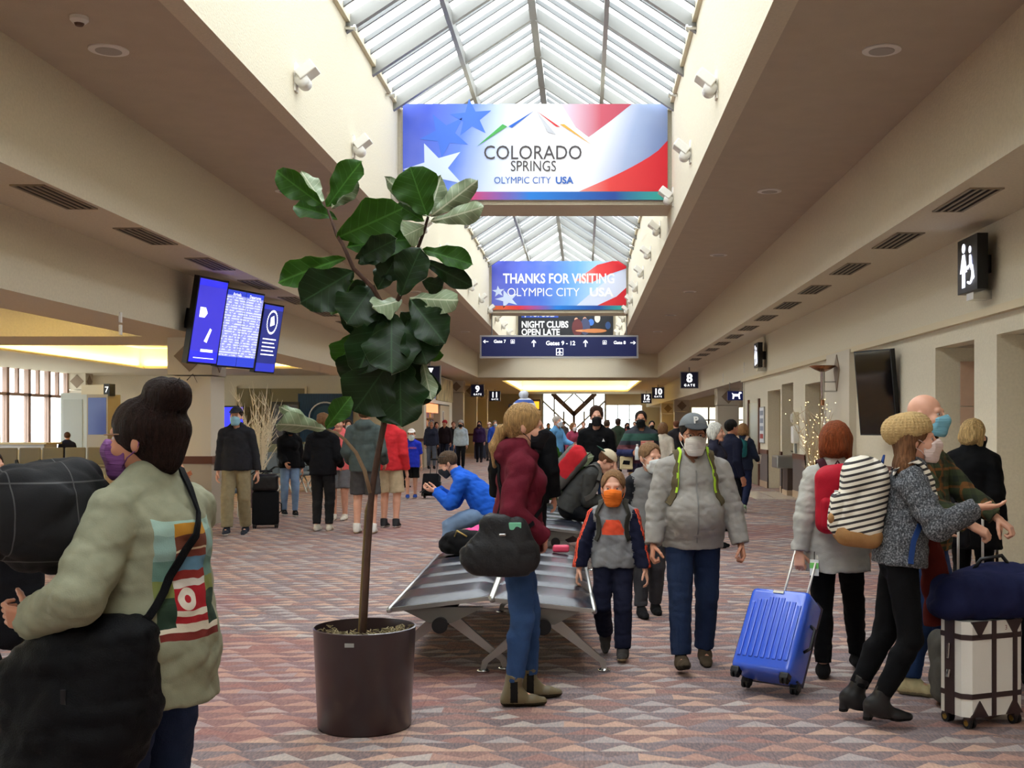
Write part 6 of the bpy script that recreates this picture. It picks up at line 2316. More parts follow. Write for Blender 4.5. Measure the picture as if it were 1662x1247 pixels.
# ---- woman in sage shirt, left foreground
def print_mat():
    t = NT('sage_jersey_with_back_print', 0.85)
    (x, y, z), co = t.coord()
    n = t.n('ShaderNodeTexNoise', co)
    n.inputs['Scale'].default_value = 26
    n2 = t.n('ShaderNodeTexNoise', co)
    n2.inputs['Scale'].default_value = 7
    wob = t.m2('MULTIPLY', t.m2('SUBTRACT', n2.outputs[0], 0.5), 0.05)
    zz = t.m2('ADD', z, wob)
    v = t.m2('DIVIDE', t.m2('SUBTRACT', zz, 0.955), 0.36)
    c = t.ramp(v, [(0.0, (110, 36, 30)), (0.06, (206, 196, 176)), (0.10, (34, 54, 40)), (0.30, (40, 62, 46)), (0.36, (120, 128, 70)), (0.50, (96, 130, 120)), (0.66, (130, 158, 150)), (0.88, (150, 178, 166))], 'CONSTANT')
    ax = t.m2('ABSOLUTE', t.m2('ADD', x, -0.005))
    cen = t.m2('LESS_THAN', ax, 0.066)
    car = t.ramp(v, [(0.0, (110, 36, 30)), (0.06, (206, 196, 176)), (0.13, (150, 26, 34)), (0.19, (206, 196, 176)), (0.235, (164, 28, 38)), (0.44, (206, 200, 190)), (0.50, (140, 44, 40)), (0.56, (96, 140, 170)), (0.66, (120, 60, 50)), (0.72, (206, 190, 160)), (0.74, (104, 56, 40)), (0.86, (176, 124, 40)), (0.97, (150, 178, 166))], 'CONSTANT')
    c = t.mix(cen, c, car)
    # two red rings of lettering
    def ring(cx, cz, r0, r1):
        dx, dz = t.m2('SUBTRACT', x, cx), t.m2('SUBTRACT', z, cz)
        d = t.m2('SQRT', t.m2('ADD', t.m2('MULTIPLY', dx, dx), t.m2('MULTIPLY', dz, dz)))
        return t.m2('MULTIPLY', t.m2('GREATER_THAN', d, r0), t.m2('LESS_THAN', d, r1))
    c = t.mix(ring(0.028, 1.075, 0.012, 0.034), c, (214, 205, 190))
    inside = t.m2('MULTIPLY', t.m2('MULTIPLY', t.m2('LESS_THAN', ax, 0.125), t.m2('GREATER_THAN', y, 0.03)), t.m2('MULTIPLY', t.m2('GREATER_THAN', v, 0.0), t.m2('LESS_THAN', v, 1.0)))
    base = t.mix(n.outputs[0], (122, 123, 101), (146, 146, 122))
    fn = t.n('ShaderNodeTexNoise', co)
    fn.inputs['Scale'].default_value = 260
    t.bump(fn.outputs[0], 0.2, 0.004)
    return t.base(t.mix(inside, base, c))


SAGE = print_mat()
x1 = -1.335
B1 = person('woman in sage printed shirt with dark hair bun holding coats', (x1, 3.62), -112, 1.66, 1.30, 'f', 1.04,
            dict(hl=(0.29, -0.20, 1.08), hle=(1, 0.6, -1), hr=(-0.18, -0.42, 1.12), hre=(-1, 0.4, -1), head=(14, 2), hlh=dict(dir=(0.10, -1, 0.10), palm=(-1, 0.2, 0.3), thumb=(0, -0.4, 1), curl=60), hrh=dict(palm=(1, 0, 0), thumb=(0, 0, 1), curl=50)),
            'tan', 0.0085, ('bun', (36, 22, 18)), (120, 72, 128), dict(name='shirt', mat=SAGE, hem=-0.16, off=0.026, flare=0.01, wr=0.010, wf=34, cuff=0.010),
            dict(name='jeans', mat=JEANSD), SHOE_B, belly=0.4)
MB().tube([B1.hl(0.080, 0.01, 0.015), B1.hl(0.080, -0.05, 0.018), B1.hl(0.068, -0.095, 0.018)], 0.0022, 6).build('glasses_arm', mat('clear_frame', (150, 120, 100), 0.2), B1.root)
rnd = random.Random(2)
for i in range(9):
    p = B1.hl(rnd.uniform(-.04, .05), 0.09 + rnd.uniform(-.02, .05), 0.15 + rnd.uniform(-.04, .03))
    d = B1.Hd @ V3(rnd.uniform(-.4, .4), rnd.uniform(0.1, 1), rnd.uniform(-.6, .6))
    MB().tube([p, p + d * 0.022 + V3(0, 0, 0.014), p + d * 0.038 - V3(0, 0, 0.018)], [0.0016, 0.0013, 0.0006], 4).build('loose_strand', hairmat((36, 22, 18)), B1.root)
band('bag_strap', B1, [B1.S + B1.T2 @ V3(-0.06, 0.0, 0.02), B1.S + B1.T2 @ V3(-0.03, 0.10, -0.03), B1.C + B1.T2 @ V3(0.05, 0.12, -0.05), B1.C + B1.T2 @ V3(0.12, 0.10, -0.20), B1.P + B1.T2 @ V3(0.17, 0.05, 0.10)], 0.024, BLK, B1.root, (0, 0, 0))
# dark plaid coat bundle in her arms (world space)
def plaid(name, base, line, sc, line2=None, w=0.06):
    t = NT(name, 0.9)
    (x, y, z), co = t.coord()
    a = t.m2('LESS_THAN', t.m2('FRACT', t.m2('MULTIPLY', t.m2('ADD', x, y), sc)), w)
    b = t.m2('LESS_THAN', t.m2('FRACT', t.m2('MULTIPLY', z, sc)), w)
    c = t.mix(t.m2('MULTIPLY', t.m2('MAXIMUM', a, b), 0.6), base, line)
    if line2:
        d = t.m2('LESS_THAN', t.m2('ABSOLUTE', t.m2('SUBTRACT', t.m2('FRACT', t.m2('MULTIPLY', t.m2('SUBTRACT', x, y), sc * 1.0)), 0.5)), 0.16)
        e = t.m2('LESS_THAN', t.m2('ABSOLUTE', t.m2('SUBTRACT', t.m2('FRACT', t.m2('MULTIPLY', z, sc)), 0.5)), 0.16)
        c = t.mix(t.m2('MULTIPLY', t.m2('ADD', d, e), 0.42), c, line2)
    n = t.n('ShaderNodeTexNoise', co)
    n.inputs['Scale'].default_value = 200
    t.bump(n.outputs[0], 0.25, 0.004)
    return t.base(c)


W1 = lambda px, py, Y: np.array(at(px, py, Y))
o = W1(90, 905, 3.5)
cb = empty('coat', o, 0, 'black plaid wool coat bundled in the arms of the woman in sage', 'coat')
field_part('cloth', [(Ell(W1(72, 835, 3.48), (0.145, 0.16, 0.14), p=2.8), 0.0), (Ell(W1(118, 815, 3.55), (0.085, 0.12, 0.115)), 0.05), (Ell(W1(35, 850, 3.45), (0.09, 0.11, 0.11)), 0.05), (Ell(W1(110, 885, 3.5), (0.12, 0.12, 0.07)), 0.05)],
           plaid('black_plaid_wool', (24, 24, 26), (92, 92, 92), 4.4, None, 0.02), cb, o, 0.009, wr=(0.018, 24), seed=5)
field_part('lining', [(Ell(W1(60, 800, 3.62), (0.06, 0.10, 0.08)), 0.0)], cloth((26, 26, 28)), cb, o, 0.012, wr=(0.01, 20))
o = W1(120, 1250, 3.45)
bj = empty('puffer_jacket', o, 0, 'black quilted jacket hanging over the arm of the woman in sage', 'jacket')
field_part('cloth', [(Cap(W1(175, 1065, 3.40), W1(150, 1180, 3.40), 0.115, 0.16, flat=(V3(0, 1, 0), 0.7)), 0.0), (Cap(W1(60, 1120, 3.42), W1(90, 1260, 3.42), 0.13, 0.16, flat=(V3(0, 1, 0), 0.7)), 0.06), (Cap(W1(225, 1040, 3.44), W1(212, 1150, 3.42), 0.065, 0.08), 0.04), (Cap(W1(110, 1080, 3.40), W1(120, 1290, 3.4), 0.12, 0.17, flat=(V3(0, 1, 0), 0.7)), 0.05)],
           cloth((11, 11, 13), 0.1, 0.6), bj, o, 0.010, wr=(0.015, 34), seed=8)
MB().box((0.03, -0.158, 0.205), (0.045, -0.150, 0.27)).build('zip_tab', BLACKP, bj)

# ---- woman in maroon hoodie
MAROON = cloth((98, 28, 42), 0.14)
B2 = person('blonde woman in maroon hoodie and jeans wearing a black mask', (-0.385, 6.75), 97, 1.70, 0.94, 'f', 1.03,
            dict(hr=(-0.17, -0.15, 1.00), hre=(-0.5, 1, 0), hl=(0.17, -0.15, 1.00), hle=(0.5, 1, 0), hrh=dict(dir=(0.7, -0.1, -0.5), palm=(0, 1, 0), thumb=(0, 0, 1), curl=30), hlh=dict(dir=(-0.7, -0.1, -0.5), palm=(0, 1, 0), thumb=(0, 0, 1), curl=30), fl=(0.10, -0.08, 0.085), fr=(-0.10, 0.03, 0.085), head=(-4, 6), lean=2),
            'fair', 0.0085, ('pony', (186, 148, 98)), (26, 26, 30), dict(name='hoodie', mat=MAROON, hem=-0.05, off=0.024, wr=0.012, wf=26), dict(name='jeans', mat=cloth((52, 78, 120), 0.3, vscale=4), end=0.93, off=0.010),
            ('boot', [mat('olive_leather', (104, 92, 66), 0.5, bump=0.1, bscale=40), cloth((50, 44, 32)), cloth((28, 26, 24))]), hood=True)
k = B2.k
org = B2.P + V3(-0.30, 0.06, -0.18)
pu = world_thing('shoulder_bag', B2, org, 'large black slouchy shoulder bag on the hip of the maroon hoodie woman', 'bag')
field_part('body', [(Ell(B2.P + V3(-0.275, 0.09, 0.03), (0.05, 0.145, 0.145), p=3.2), 0.0), (Ell(B2.P + V3(-0.275, 0.11, -0.06), (0.062, 0.215, 0.095), p=2.5), 0.04)], mat('black_nylon', (22, 22, 25), 0.55, bump=0.2, bscale=90), pu, org, 0.008, wr=(0.006, 34), seed=4)
MB().tube([V3(0, 0, 0), V3(0, 0.001, 0)], 0.001).build('stitch', BLACKP, pu)
field_part('card', [(RBox(B2.P + V3(-0.322, 0.03, 0.115), (0.004, 0.035, 0.022), 0.003), 0.0)], mat('mint_card', (120, 196, 160), 0.5), pu, org, 0.004)
field_part('badge', [(RBox(B2.P + V3(-0.328, 0.10, 0.07), (0.006, 0.02, 0.007), 0.004), 0.0)], CHROME, pu, org, 0.003)
band('strap', B2, [B2.P + V3(-0.24, 0.14, 0.10), B2.C + B2.T2 @ V3(-0.14, 0.10, -0.10), B2.C + B2.T2 @ V3(-0.08, 0.12, 0.05), B2.S + B2.T2 @ V3(0.0, 0.08, 0.0), B2.S + B2.T2 @ V3(0.07, 0.0, 0.04), B2.S + B2.T2 @ V3(0.08, -0.08, -0.05), B2.C + B2.T2 @ V3(-0.02, -0.12, -0.1), B2.P + V3(-0.22, -0.03, 0.10)], 0.022, BLK, pu, org)
bpy.data.objects.remove([c for c in pu.children if c.name.startswith('stitch')][0])

# ---- man in grey jacket with cap
GREYJ = cloth((150, 146, 140), 0.06, 0.7)
B5 = person('man in light grey zip jacket with grey cap, glasses and white mask', (0.72, 7.72), 4, 1.63, 1.18, 'm', 1.10,
            dict(hl=(0.33, -0.10, 0.86), hle=(1, 0.7, 0), hr=(-0.30, -0.13, 0.87), hre=(-1, 0.7, 0), fl=(0.11, 0.16, 0.085), flp=-8, fr=(-0.11, -0.17, 0.10), frp=14, head=(0, 4), hlh=dict(palm=(-1, 0, 0), thumb=(0, -1, 0.3), curl=85), hrh=dict(palm=(1, 0, 0), thumb=(0, -1, 0.3), curl=85)),
            'tan', 0.0085, ('short', (40, 30, 24)), (226, 222, 214), dict(mat=GREYJ, hem=-0.10, off=0.026, wr=0.008, wf=44, collar=0.22, vneck=0.05), dict(name='jeans', mat=JEANSD, off=0.014, flare=0.010),
            ('low', [cloth((74, 62, 48)), cloth((40, 34, 28))]), ('cap', (110, 114, 116), (60, 62, 64)), belly=0.55)
text('lettering', 'P', B5.hl(0, -0.092, 0.100), 0.062, WHT, B5.hat, bold=0.03, rot=(R(72), 0, 0), ext=0.003)
gl = MB()
for q in (1, -1):
    gl.tube([B5.hl(q * 0.034 + 0.024 * math.cos(a * 0.5236), -0.108 + 0.004 * abs(math.cos(a * .5236)), 0.006 + 0.017 * math.sin(a * 0.5236)) for a in range(13)], 0.0018, 5)
    gl.tube([B5.hl(q * 0.058, -0.102, 0.012), B5.hl(q * 0.080, 0.01, 0.014)], 0.0018, 5)
gl.build('glasses', BLACKP, B5.root)
OLIVEB = cloth((92, 82, 60))
backpack(B5, [cloth((60, 56, 46)), OLIVEB], 'olive backpack with lime edged straps worn by the man in grey', strap=OLIVEB, edge=cloth((168, 206, 60)))
band('zip', B5, [B5.S + V3(0, -0.07, -0.02), B5.C + V3(0, -0.1, 0), B5.C + V3(0, -0.1, -0.12), B5.W + V3(0, -0.12, -0.05), B5.P + V3(0, -0.10, -0.05)], 0.010, mat('grey_zip', (120, 118, 114), 0.4), B5.root, (0, 0, 0), 0.0, 0.004)

# ---- boy in orange mask
def boy_top(B, c, mi):
    out = np.zeros(len(c), int)
    for q in (1, -1):
        d1, d2 = B.elb[q] - B.sh[q], B.wr[q] - B.elb[q]
        for a, d in ((B.sh[q], d1), (B.elb[q], d2)):
            L = np.linalg.norm(d)
            t = (c - a) @ (d / L)
            w = c - a - np.clip(t, 0, L)[:, None] * (d / L)
            r = np.linalg.norm(w, axis=1)
            on = (mi == 1) & (q * c[:, 0] > 0.03) & (t > -0.04) & (t < L + 0.04) & (r < 0.075)
            out = np.where(on, 1, out)
            ou = unit(V3(q, -0.45, 0) - (d / L) * (V3(q, -0.45, 0) @ (d / L)))
            an = w @ np.cross(d / L, ou)
            out = np.where(on & (w @ ou > 0) & ((np.abs(an) < 0.005) | (np.abs(np.abs(an) - 0.016) < 0.005)), 2, out)
    f = (c - B.C) @ B.T2
    tri = (f[:, 1] < -0.03) & (f[:, 2] < 0.045) & (f[:, 2] > -0.055) & (np.abs(f[:, 0]) < 0.075 - 0.45 * np.maximum(f[:, 2] + 0.02, 0))
    return np.where(tri & (out == 0), 2, out)


NAVYC = cloth((30, 32, 52))
ORNG = cloth((236, 90, 60))
B4 = person('young boy in grey hoodie with orange striped sleeves and orange mask', (0.205, 8.05), -4, 1.22, 1.0, 'm', 1.16,
            dict(hl=(0.32, -0.10, 0.86), hr=(-0.36, -0.05, 0.80), hre=(-1, 0.6, 0), fl=(0.10, -0.14, 0.09), flp=6, fr=(-0.09, 0.22, 0.20), frp=-35, head=(0, 2)),
            'fair', 0.0085, ('short', (150, 112, 76)), (238, 120, 40), dict(name='hoodie', mat=[cloth((128, 128, 130), 0.2), NAVYC, ORNG], matf=boy_top, armi=1, hem=-0.05, off=0.022, wr=0.010), dict(name='track_pants', mat=cloth((28, 30, 48)), off=0.018, flare=0.008),
            ('mid', [cloth((58, 54, 52)), cloth((150, 128, 96))]), hood=True)
backpack(B4, [cloth((70, 66, 58)), cloth((62, 60, 54))], 'small grey backpack worn by the boy in the orange mask', (0.12, 0.07, 0.18))
# ---- boy behind
B6 = person('older boy in grey vest with dark sleeves behind the man in grey', (0.545, 9.85), 12, 1.40, 1.0, 'm', 1.12, dict(fl=(0.1, 0.1, 0.085), fr=(-0.11, -0.12, 0.085), head=(20, 6)),
            'fair', 0.011, ('short', (146, 112, 80)), (216, 218, 216), dict(name='hoodie', mat=[cloth((120, 118, 116)), cloth((32, 32, 36))], armi=1, hem=-0.05, off=0.022), dict(mat=cloth((60, 60, 64)), off=0.02), SHOE_B, hood=True)

# ---- woman with red hair and red backpack
CARD = cloth((170, 168, 160), 0.08)
B33 = person('woman with short red hair in pale grey cardigan and black trousers', (1.60, 7.42), 172, 1.58, 1.02, 'f', 1.08,
             dict(hl=(0.26, 0.12, 0.87), hle=(0.6, 0.8, 0), fl=(0.09, 0.05, 0.085), fr=(-0.17, -0.22, 0.085), head=(-18, 0), hlh=dict(palm=(-0.4, -1, 0), thumb=(-1, 0, 0), curl=95, dir=(0, 0.15, -1))),
             'fair', 0.009, ('bob', (138, 70, 36)), None, dict(name='cardigan', mat=CARD, hem=-0.20, off=0.024, flare=0.035, sleeve=0.93, wr=0.010), dict(mat=BLK, off=0.014), SHOE_B)
REDB = cloth((172, 26, 44), 0.1, 0.6)
backpack(B33, [REDB, REDB, cloth((60, 26, 32))], 'bright red backpack worn over the pale grey cardigan', (0.155, 0.095, 0.22), drop=0.02)
lt2 = B33.C + B33.T2 @ V3(0, 0.355, 0.02)
MB().rbox(lt2 + V3(-0.035, -0.006, -0.007), lt2 + V3(0.035, 0.006, 0.007), 0.003).build('maker_patch', WHT, B33.root)

# ---- woman in beanie with striped backpack
def tweed():
    t = NT('charcoal_marl_knit', 0.95)
    (x, y, z), co = t.coord()
    n = t.n('ShaderNodeTexNoise', co)
    n.inputs['Scale'].default_value = 110
    n.inputs['Detail'].default_value = 5
    t.bump(n.outputs[0], 0.5, 0.006)
    return t.base(t.ramp(n.outputs[0], [(0.35, (44, 46, 50)), (0.52, (84, 86, 90)), (0.66, (140, 142, 146))]))


MARL = tweed()
KNIT = mat('camel_knit', (182, 152, 102), 0.9, bump=0.4, bscale=140, var=0.12, vscale=40)
B34 = person('woman in camel knit beanie and charcoal sweater gesturing with open hand', (1.64, 6.25), 82, 1.62, 0.94, 'f', 1.06,
             dict(hr=(-0.20, -0.44, 1.27), hre=(-0.5, 0.6, -1), hl=(0.17, -0.30, 1.15), hle=(0.6, 0.6, -1), lean=7, py=-0.05, fr=(-0.10, 0.09, 0.13), frp=0, fl=(0.08, 0.21, 0.13), flp=0, head=(0, -2), hrh=dict(dir=(0.05, -1, 0.06), palm=(0.25, 0, 1), thumb=(1, 0, 0.3), curl=22)),
             'fair', 0.0085, ('long', (122, 84, 56)), (226, 204, 196), dict(name='sweater', mat=MARL, hem=-0.02, off=0.024, wr=0.011, sleeve=0.97), dict(name='leggings', mat=BLK, off=0.010, end=0.9), ('heel', [mat('black_boot_leather', (20, 19, 20), 0.4), cloth((24, 22, 22))]),
             ('beanie', KNIT, 1.05))
def stripes(name, a, b, n):
    t = NT(name, 0.85)
    (x, y, z), co = t.coord()
    s_ = t.m2('FRACT', t.m2('MULTIPLY', t.m2('ADD', z, t.m2('MULTIPLY', y, 0.25)), n))
    f = t.n('ShaderNodeTexNoise', co)
    f.inputs['Scale'].default_value = 200
    t.bump(f.outputs[0], 0.25, 0.004)
    return t.base(t.mix(t.m2('GREATER_THAN', s_, 0.58), a, b))


STR = stripes('ivory_black_stripe', (224, 216, 200), (52, 48, 48), 32)
CAMEL = cloth((158, 118, 76), 0.15)
sb = backpack(B34, [STR, STR, cloth((46, 66, 120))], 'striped ivory and black backpack with tan base worn by the beanie woman', (0.16, 0.125, 0.23), strap=STR, drop=0.02, wr=0.014)
c_ = B34.C + B34.T2 @ V3(0, 0.115 * B34.g + 0.02 + 0.125, -0.05) * B34.k
oo = c_ - B34.T2[:, 2] * 0.23 * B34.k
field_part('tan_base', [(RBox(c_ - B34.T2[:, 2] * 0.19 * B34.k, np.array((0.163, 0.13, 0.06)) * B34.k, 0.05, B34.T2.T), 0)], CAMEL, sb, oo, 0.009, wr=(0.006, 26))
field_part('star_patch', [(Ell(c_ + B34.T2 @ V3(-0.10, 0.165, -0.11) * B34.k, (0.03, 0.02, 0.03)), 0)], CAMEL, sb, oo, 0.006)
band('blue_strap', B34, [B34.C + B34.T2 @ V3(-0.13, -0.05, -0.12), B34.W + B34.T2 @ V3(-0.16, -0.03, -0.05), B34.P + B34.T2 @ V3(-0.18, -0.03, 0.0)], 0.028, cloth((40, 66, 120)), sb, oo)
o = at(1515, 940, 6.40)
rs = empty('rust_coat', o, 0, 'rust red coat hanging from the arm of the beanie woman', 'coat')
field_part('cloth', [(Cap(W1(1505, 860, 6.42), W1(1527, 1010, 6.44), 0.05, 0.085, flat=(V3(0, 1, 0), 0.6), eb=True), 0.0), (Cap(W1(1522, 900, 6.42), W1(1545, 1010, 6.44), 0.03, 0.05, eb=True), 0.03)], cloth((88, 30, 26)), rs, o, 0.009, wr=(0.012, 30), seed=3)
field_part('lining', [(Cap(W1(1510, 900, 6.47), W1(1516, 990, 6.48), 0.03, 0.05), 0.0)], cloth((60, 22, 20)), rs, o, 0.012)

# ---- bald man in plaid
PLAID = plaid('green_rust_plaid', (62, 70, 46), (150, 92, 44), 9.0, (34, 40, 34), 0.14)
B35 = person('bald man in green plaid shirt and blue surgical mask', (2.03, 7.0), 62, 1.77, 1.06, 'm', 1.03,
             dict(hr=(-0.20, -0.30, 1.02), hre=(-0.6, 0.8, -0.4), hl=(0.15, -0.40, 1.03), hle=(0.6, 0.6, -0.6), fl=(0.1, -0.12, 0.085), fr=(-0.1, 0.06, 0.085), head=(-8, 0), hrh=dict(palm=(0.4, 0, -1), thumb=(1, 0, 0), curl=80), hlh=dict(palm=(0, 0, -1), thumb=(-1, 0, 0), curl=80)),
             'fair', 0.010, None, (128, 186, 206), dict(name='shirt', mat=PLAID, hem=-0.10, off=0.024, collar=0.3, wr=0.011, sleeve=0.94), dict(name='jeans', mat=cloth((48, 70, 112), 0.2, vscale=5), off=0.018), ('low', [cloth((196, 182, 140)), cloth((150, 138, 110))]))
# ---- blonde woman in black
B36 = person('blonde woman in loose black coat by the tan alcove wall', (3.22, 9.7), 150, 1.62, 1.12, 'f', 1.05, dict(head=(-25, 4), hl=(0.22, -0.25, 1.0)), 'fair', 0.011, ('bob', (196, 164, 112)), (34, 34, 36),
             dict(name='coat', mat=BLK, hem=-0.32, off=0.035, flare=0.05), dict(mat=BLK), SHOE_B)
o = W1(1560, 860, 9.3)
bb2 = empty('black_tote', (o[0] - 0.1, 9.35, 0.62), 0, 'black tote bag on the arm of the blonde woman in black', 'bag')
field_part('body', [(RBox((0, 0, 0.17), (0.17, 0.08, 0.17), 0.05), 0)], BLK2, bb2, res=0.013, wr=(0.01, 26))
MB().tube([(-0.09, 0, 0.32), (-0.04, 0, 0.52), (0.04, 0, 0.52), (0.09, 0, 0.32)], 0.009, 6).build('handle', BLACKP, bb2, True)

# ---- seated man in blue
BLU = cloth((34, 92, 200), 0.1)
B3 = person('seated man in bright blue pullover looking at his phone', (-1.05, 12.95), -92, 1.78, 1.0, 'm', 1.03,
            seated(0.50, 1.78 / 1.75, 30, 0.42, curl=14, head=(0, 34), hl=(0.10, -0.56, 0.86), hle=(0.4, 0.2, -1), hr=(-0.06, -0.55, 0.86), hre=(-0.4, 0.2, -1), hlh=dict(palm=(-0.3, 0, 1), thumb=(0, 0, 1), curl=50, dir=(-0.4, -1, 0.1)), hrh=dict(palm=(0.3, 0, 1), thumb=(0, 0, 1), curl=50, dir=(0.4, -1, 0.1))),
            'fair', 0.011, ('short', (92, 74, 58)), (44, 46, 52), dict(name='pullover', mat=BLU, hem=-0.05, off=0.022, wr=0.011, collar=0.2), dict(name='jeans', mat=JEANSL, off=0.022), SHOE_B)
pw = B3.wr[1] * 0.5 + B3.wr[-1] * 0.5 + V3(0, -0.13, 0.02)
ph = world_thing('phone', B3, pw, 'thin dark phone held by the seated man in blue', 'phone')
M_ = Matrix.Rotation(R(-55), 4, 'X')
MB().rbox((-0.038, -0.005, -0.075), (0.038, 0.005, 0.075), 0.004, M_).build('case', BLACKP, ph)
MB().box((-0.034, -0.0065, -0.07), (0.034, -0.005, 0.07), M_).build('display', mat('phone_glass', (40, 44, 60), 0.1, emit=0.3), ph)
MB().tube([B3.hl(-0.08, 0.02, 0.075), B3.hl(-0.05, -0.05, 0.115), B3.hl(0.05, -0.05, 0.115), B3.hl(0.08, 0.02, 0.075)], 0.005, 6).build('sunglasses', BLACKP, B3.root, True)
# ---- seated man with red backpack
B9 = person('seated man in charcoal jacket and beige cap hunched forward', (-0.16, 13.55), 88, 1.76, 1.05, 'm', 1.02, seated(0.50, 1.0, 24, 0.40, curl=16, head=(0, 46), hl=(0.10, -0.45, 0.72), hr=(-0.10, -0.45, 0.72)),
            'fair', 0.012, ('short', (110, 74, 50)), None, dict(mat=cloth((62, 62, 60)), hem=-0.04, off=0.026), dict(mat=BLK2, off=0.018), SHOE_B, ('cap', (206, 192, 164), (34, 62, 52), True))
def rb(B):
    def f(c, mi):
        l = (c - B.C) @ B.T2
        return np.where((l[:, 1] > 0.19) & (l[:, 1] < 0.37) & (l[:, 2] > -0.12), 1, 0)
    return f
backpack(B9, [[cloth((98, 96, 92)), cloth((190, 40, 48))], [cloth((98, 96, 92)), cloth((190, 40, 48))], cloth((80, 78, 74))], 'red and grey hiking backpack worn by the seated man', (0.18, 0.13, 0.27), strap=cloth((90, 88, 84)), matf=rb(B9), res=0.013)
# ---- big man in black with team beanie
def band_mat():
    t = NT('white_royal_knit', 0.9)
    (x, y, z), co = t.coord()
    n = t.n('ShaderNodeTexNoise', co)
    n.inputs['Scale'].default_value = 150
    t.bump(n.outputs[0], 0.4, 0.005)
    v = t.m2('SUBTRACT', z, 1.66)
    return t.base(t.ramp(v, [(0.0, (44, 62, 140)), (0.055, (222, 222, 226)), (0.15, (62, 84, 150)), (0.18, (206, 208, 214))], 'CONSTANT'))
B10 = person('large man in black jacket and white and blue knit beanie', (-0.57, 11.35), 172, 1.82, 1.30, 'm', 1.03, dict(head=(-25, 0)), 'tan', 0.012, ('short', (30, 24, 20)), (30, 30, 34),
             dict(mat=BLK, hem=-0.14, off=0.04), dict(mat=BLK2, off=0.02), SHOE_B, ('beanie', band_mat(), 0.9))
field_part('pompom', [(Ell(B10.hl(0, 0.03, 0.178), (0.045, 0.045, 0.04)), 0)], cloth((196, 200, 210), 0.3), B10.root, res=0.010, wr=(0.008, 90))
text('lettering', 'COLT', B10.hl(0.0, 0.150, 0.072), 0.058, cloth((34, 36, 60)), B10.root, rot=(R(80), 0, R(180 - 0)), bold=0.02, ext=0.004)
backpack(B10, [cloth((34, 34, 36)), cloth((40, 40, 42))], 'black backpack worn by the large man in the knit beanie', (0.16, 0.10, 0.25))

# ---- middle distance
B7 = person('young man in black tee shirt and black mask standing in the hall', at(968, 700, 16.4)[:2], 2, 1.83, 0.98, 'm', 1.03, dict(hl=(0.26, -0.02, 0.86), hr=(-0.26, -0.02, 0.86)), 'fair', 0.013, ('mess', (64, 44, 32)), (26, 26, 28),
            dict(name='tee_shirt', mat=BLK, sleeve=0.42, hem=-0.10, off=0.022), dict(name='jeans', mat=JEANSD), SHOE_W)
MB().prism([(0.07, 1.37), (0.11, 1.37), (0.09, 1.41)], -0.162, -0.155).build('chest_logo', WHT, B7.root)
def sweater_mat():
    t = NT('striped_multicolour_knit', 0.9)
    (x, y, z), co = t.coord()
    n = t.n('ShaderNodeTexNoise', co)
    n.inputs['Scale'].default_value = 120
    t.bump(n.outputs[0], 0.4, 0.006)
    c = t.ramp(t.m2('DIVIDE', t.m2('SUBTRACT', z, 0.85), 0.65), [(0.0, (40, 30, 52)), (0.25, (70, 32, 46)), (0.42, (36, 44, 84)), (0.58, (84, 44, 48)), (0.68, (40, 42, 50)), (0.78, (44, 76, 66)), (0.95, (50, 52, 58))], 'CONSTANT')
    fl = t.m2('MULTIPLY', t.m2('MULTIPLY', t.m2('GREATER_THAN', x, 0.0), t.m2('LESS_THAN', x, 0.2)), t.m2('MULTIPLY', t.m2('GREATER_THAN', z, 1.28), t.m2('LESS_THAN', z, 1.36)))
    fc = t.mix(t.m2('GREATER_THAN', t.m2('FRACT', t.m2('MULTIPLY', z, 38.0)), 0.5), (214, 170, 150), (196, 70, 66))
    return t.base(t.mix(fl, c, fc))
B8 = person('man in striped multicolour knit sweater holding a water bottle', at(1040, 700, 18.0)[:2], -3, 1.80, 1.05, 'm', 1.03, dict(hr=(-0.10, -0.26, 1.14), hre=(-1, 0.3, -0.5), hrh=dict(palm=(1, 0, 0), thumb=(0, 0, 1), curl=70, dir=(0.3, -1, 0.1))), 'tan', 0.013, ('short', (40, 30, 24)), (22, 22, 24),
            dict(name='sweater', mat=sweater_mat(), hem=-0.10, off=0.028), dict(mat=cloth((150, 122, 86))), SHOE_T)
pw = B8.wr[-1] + V3(0.05, -0.13, 0)
bt = world_thing('water_bottle', B8, pw - V3(0, 0, 0.1), 'clear white capped water bottle held by the man in the knit sweater', 'bottle')
MB().lathe([(0.033, 0), (0.036, 0.02), (0.036, 0.16), (0.02, 0.20)], 14).build('bottle_body', mat('clear_bottle', (200, 206, 206), 0.1, spec=0.7), bt, True)
MB().lathe([(0.016, 0.20), (0.016, 0.235), (0.01, 0.24)], 12).build('cap', WHITEP, bt)
fb = world_thing('hip_pouch', B8, B8.P + V3(-0.22, -0.16, -0.06), 'small cream pouch with dark print hanging at the hip of the sweater man', 'pouch')
MB().rbox((-0.10, -0.03, 0), (0.10, 0.03, 0.20), 0.02).build('body', cloth((206, 190, 150)), fb)
flat_shape('print', [(-0.06, 0.08), (0.05, 0.07), (0.06, 0.13), (-0.04, 0.14)], -0.036, BLK2, fb)

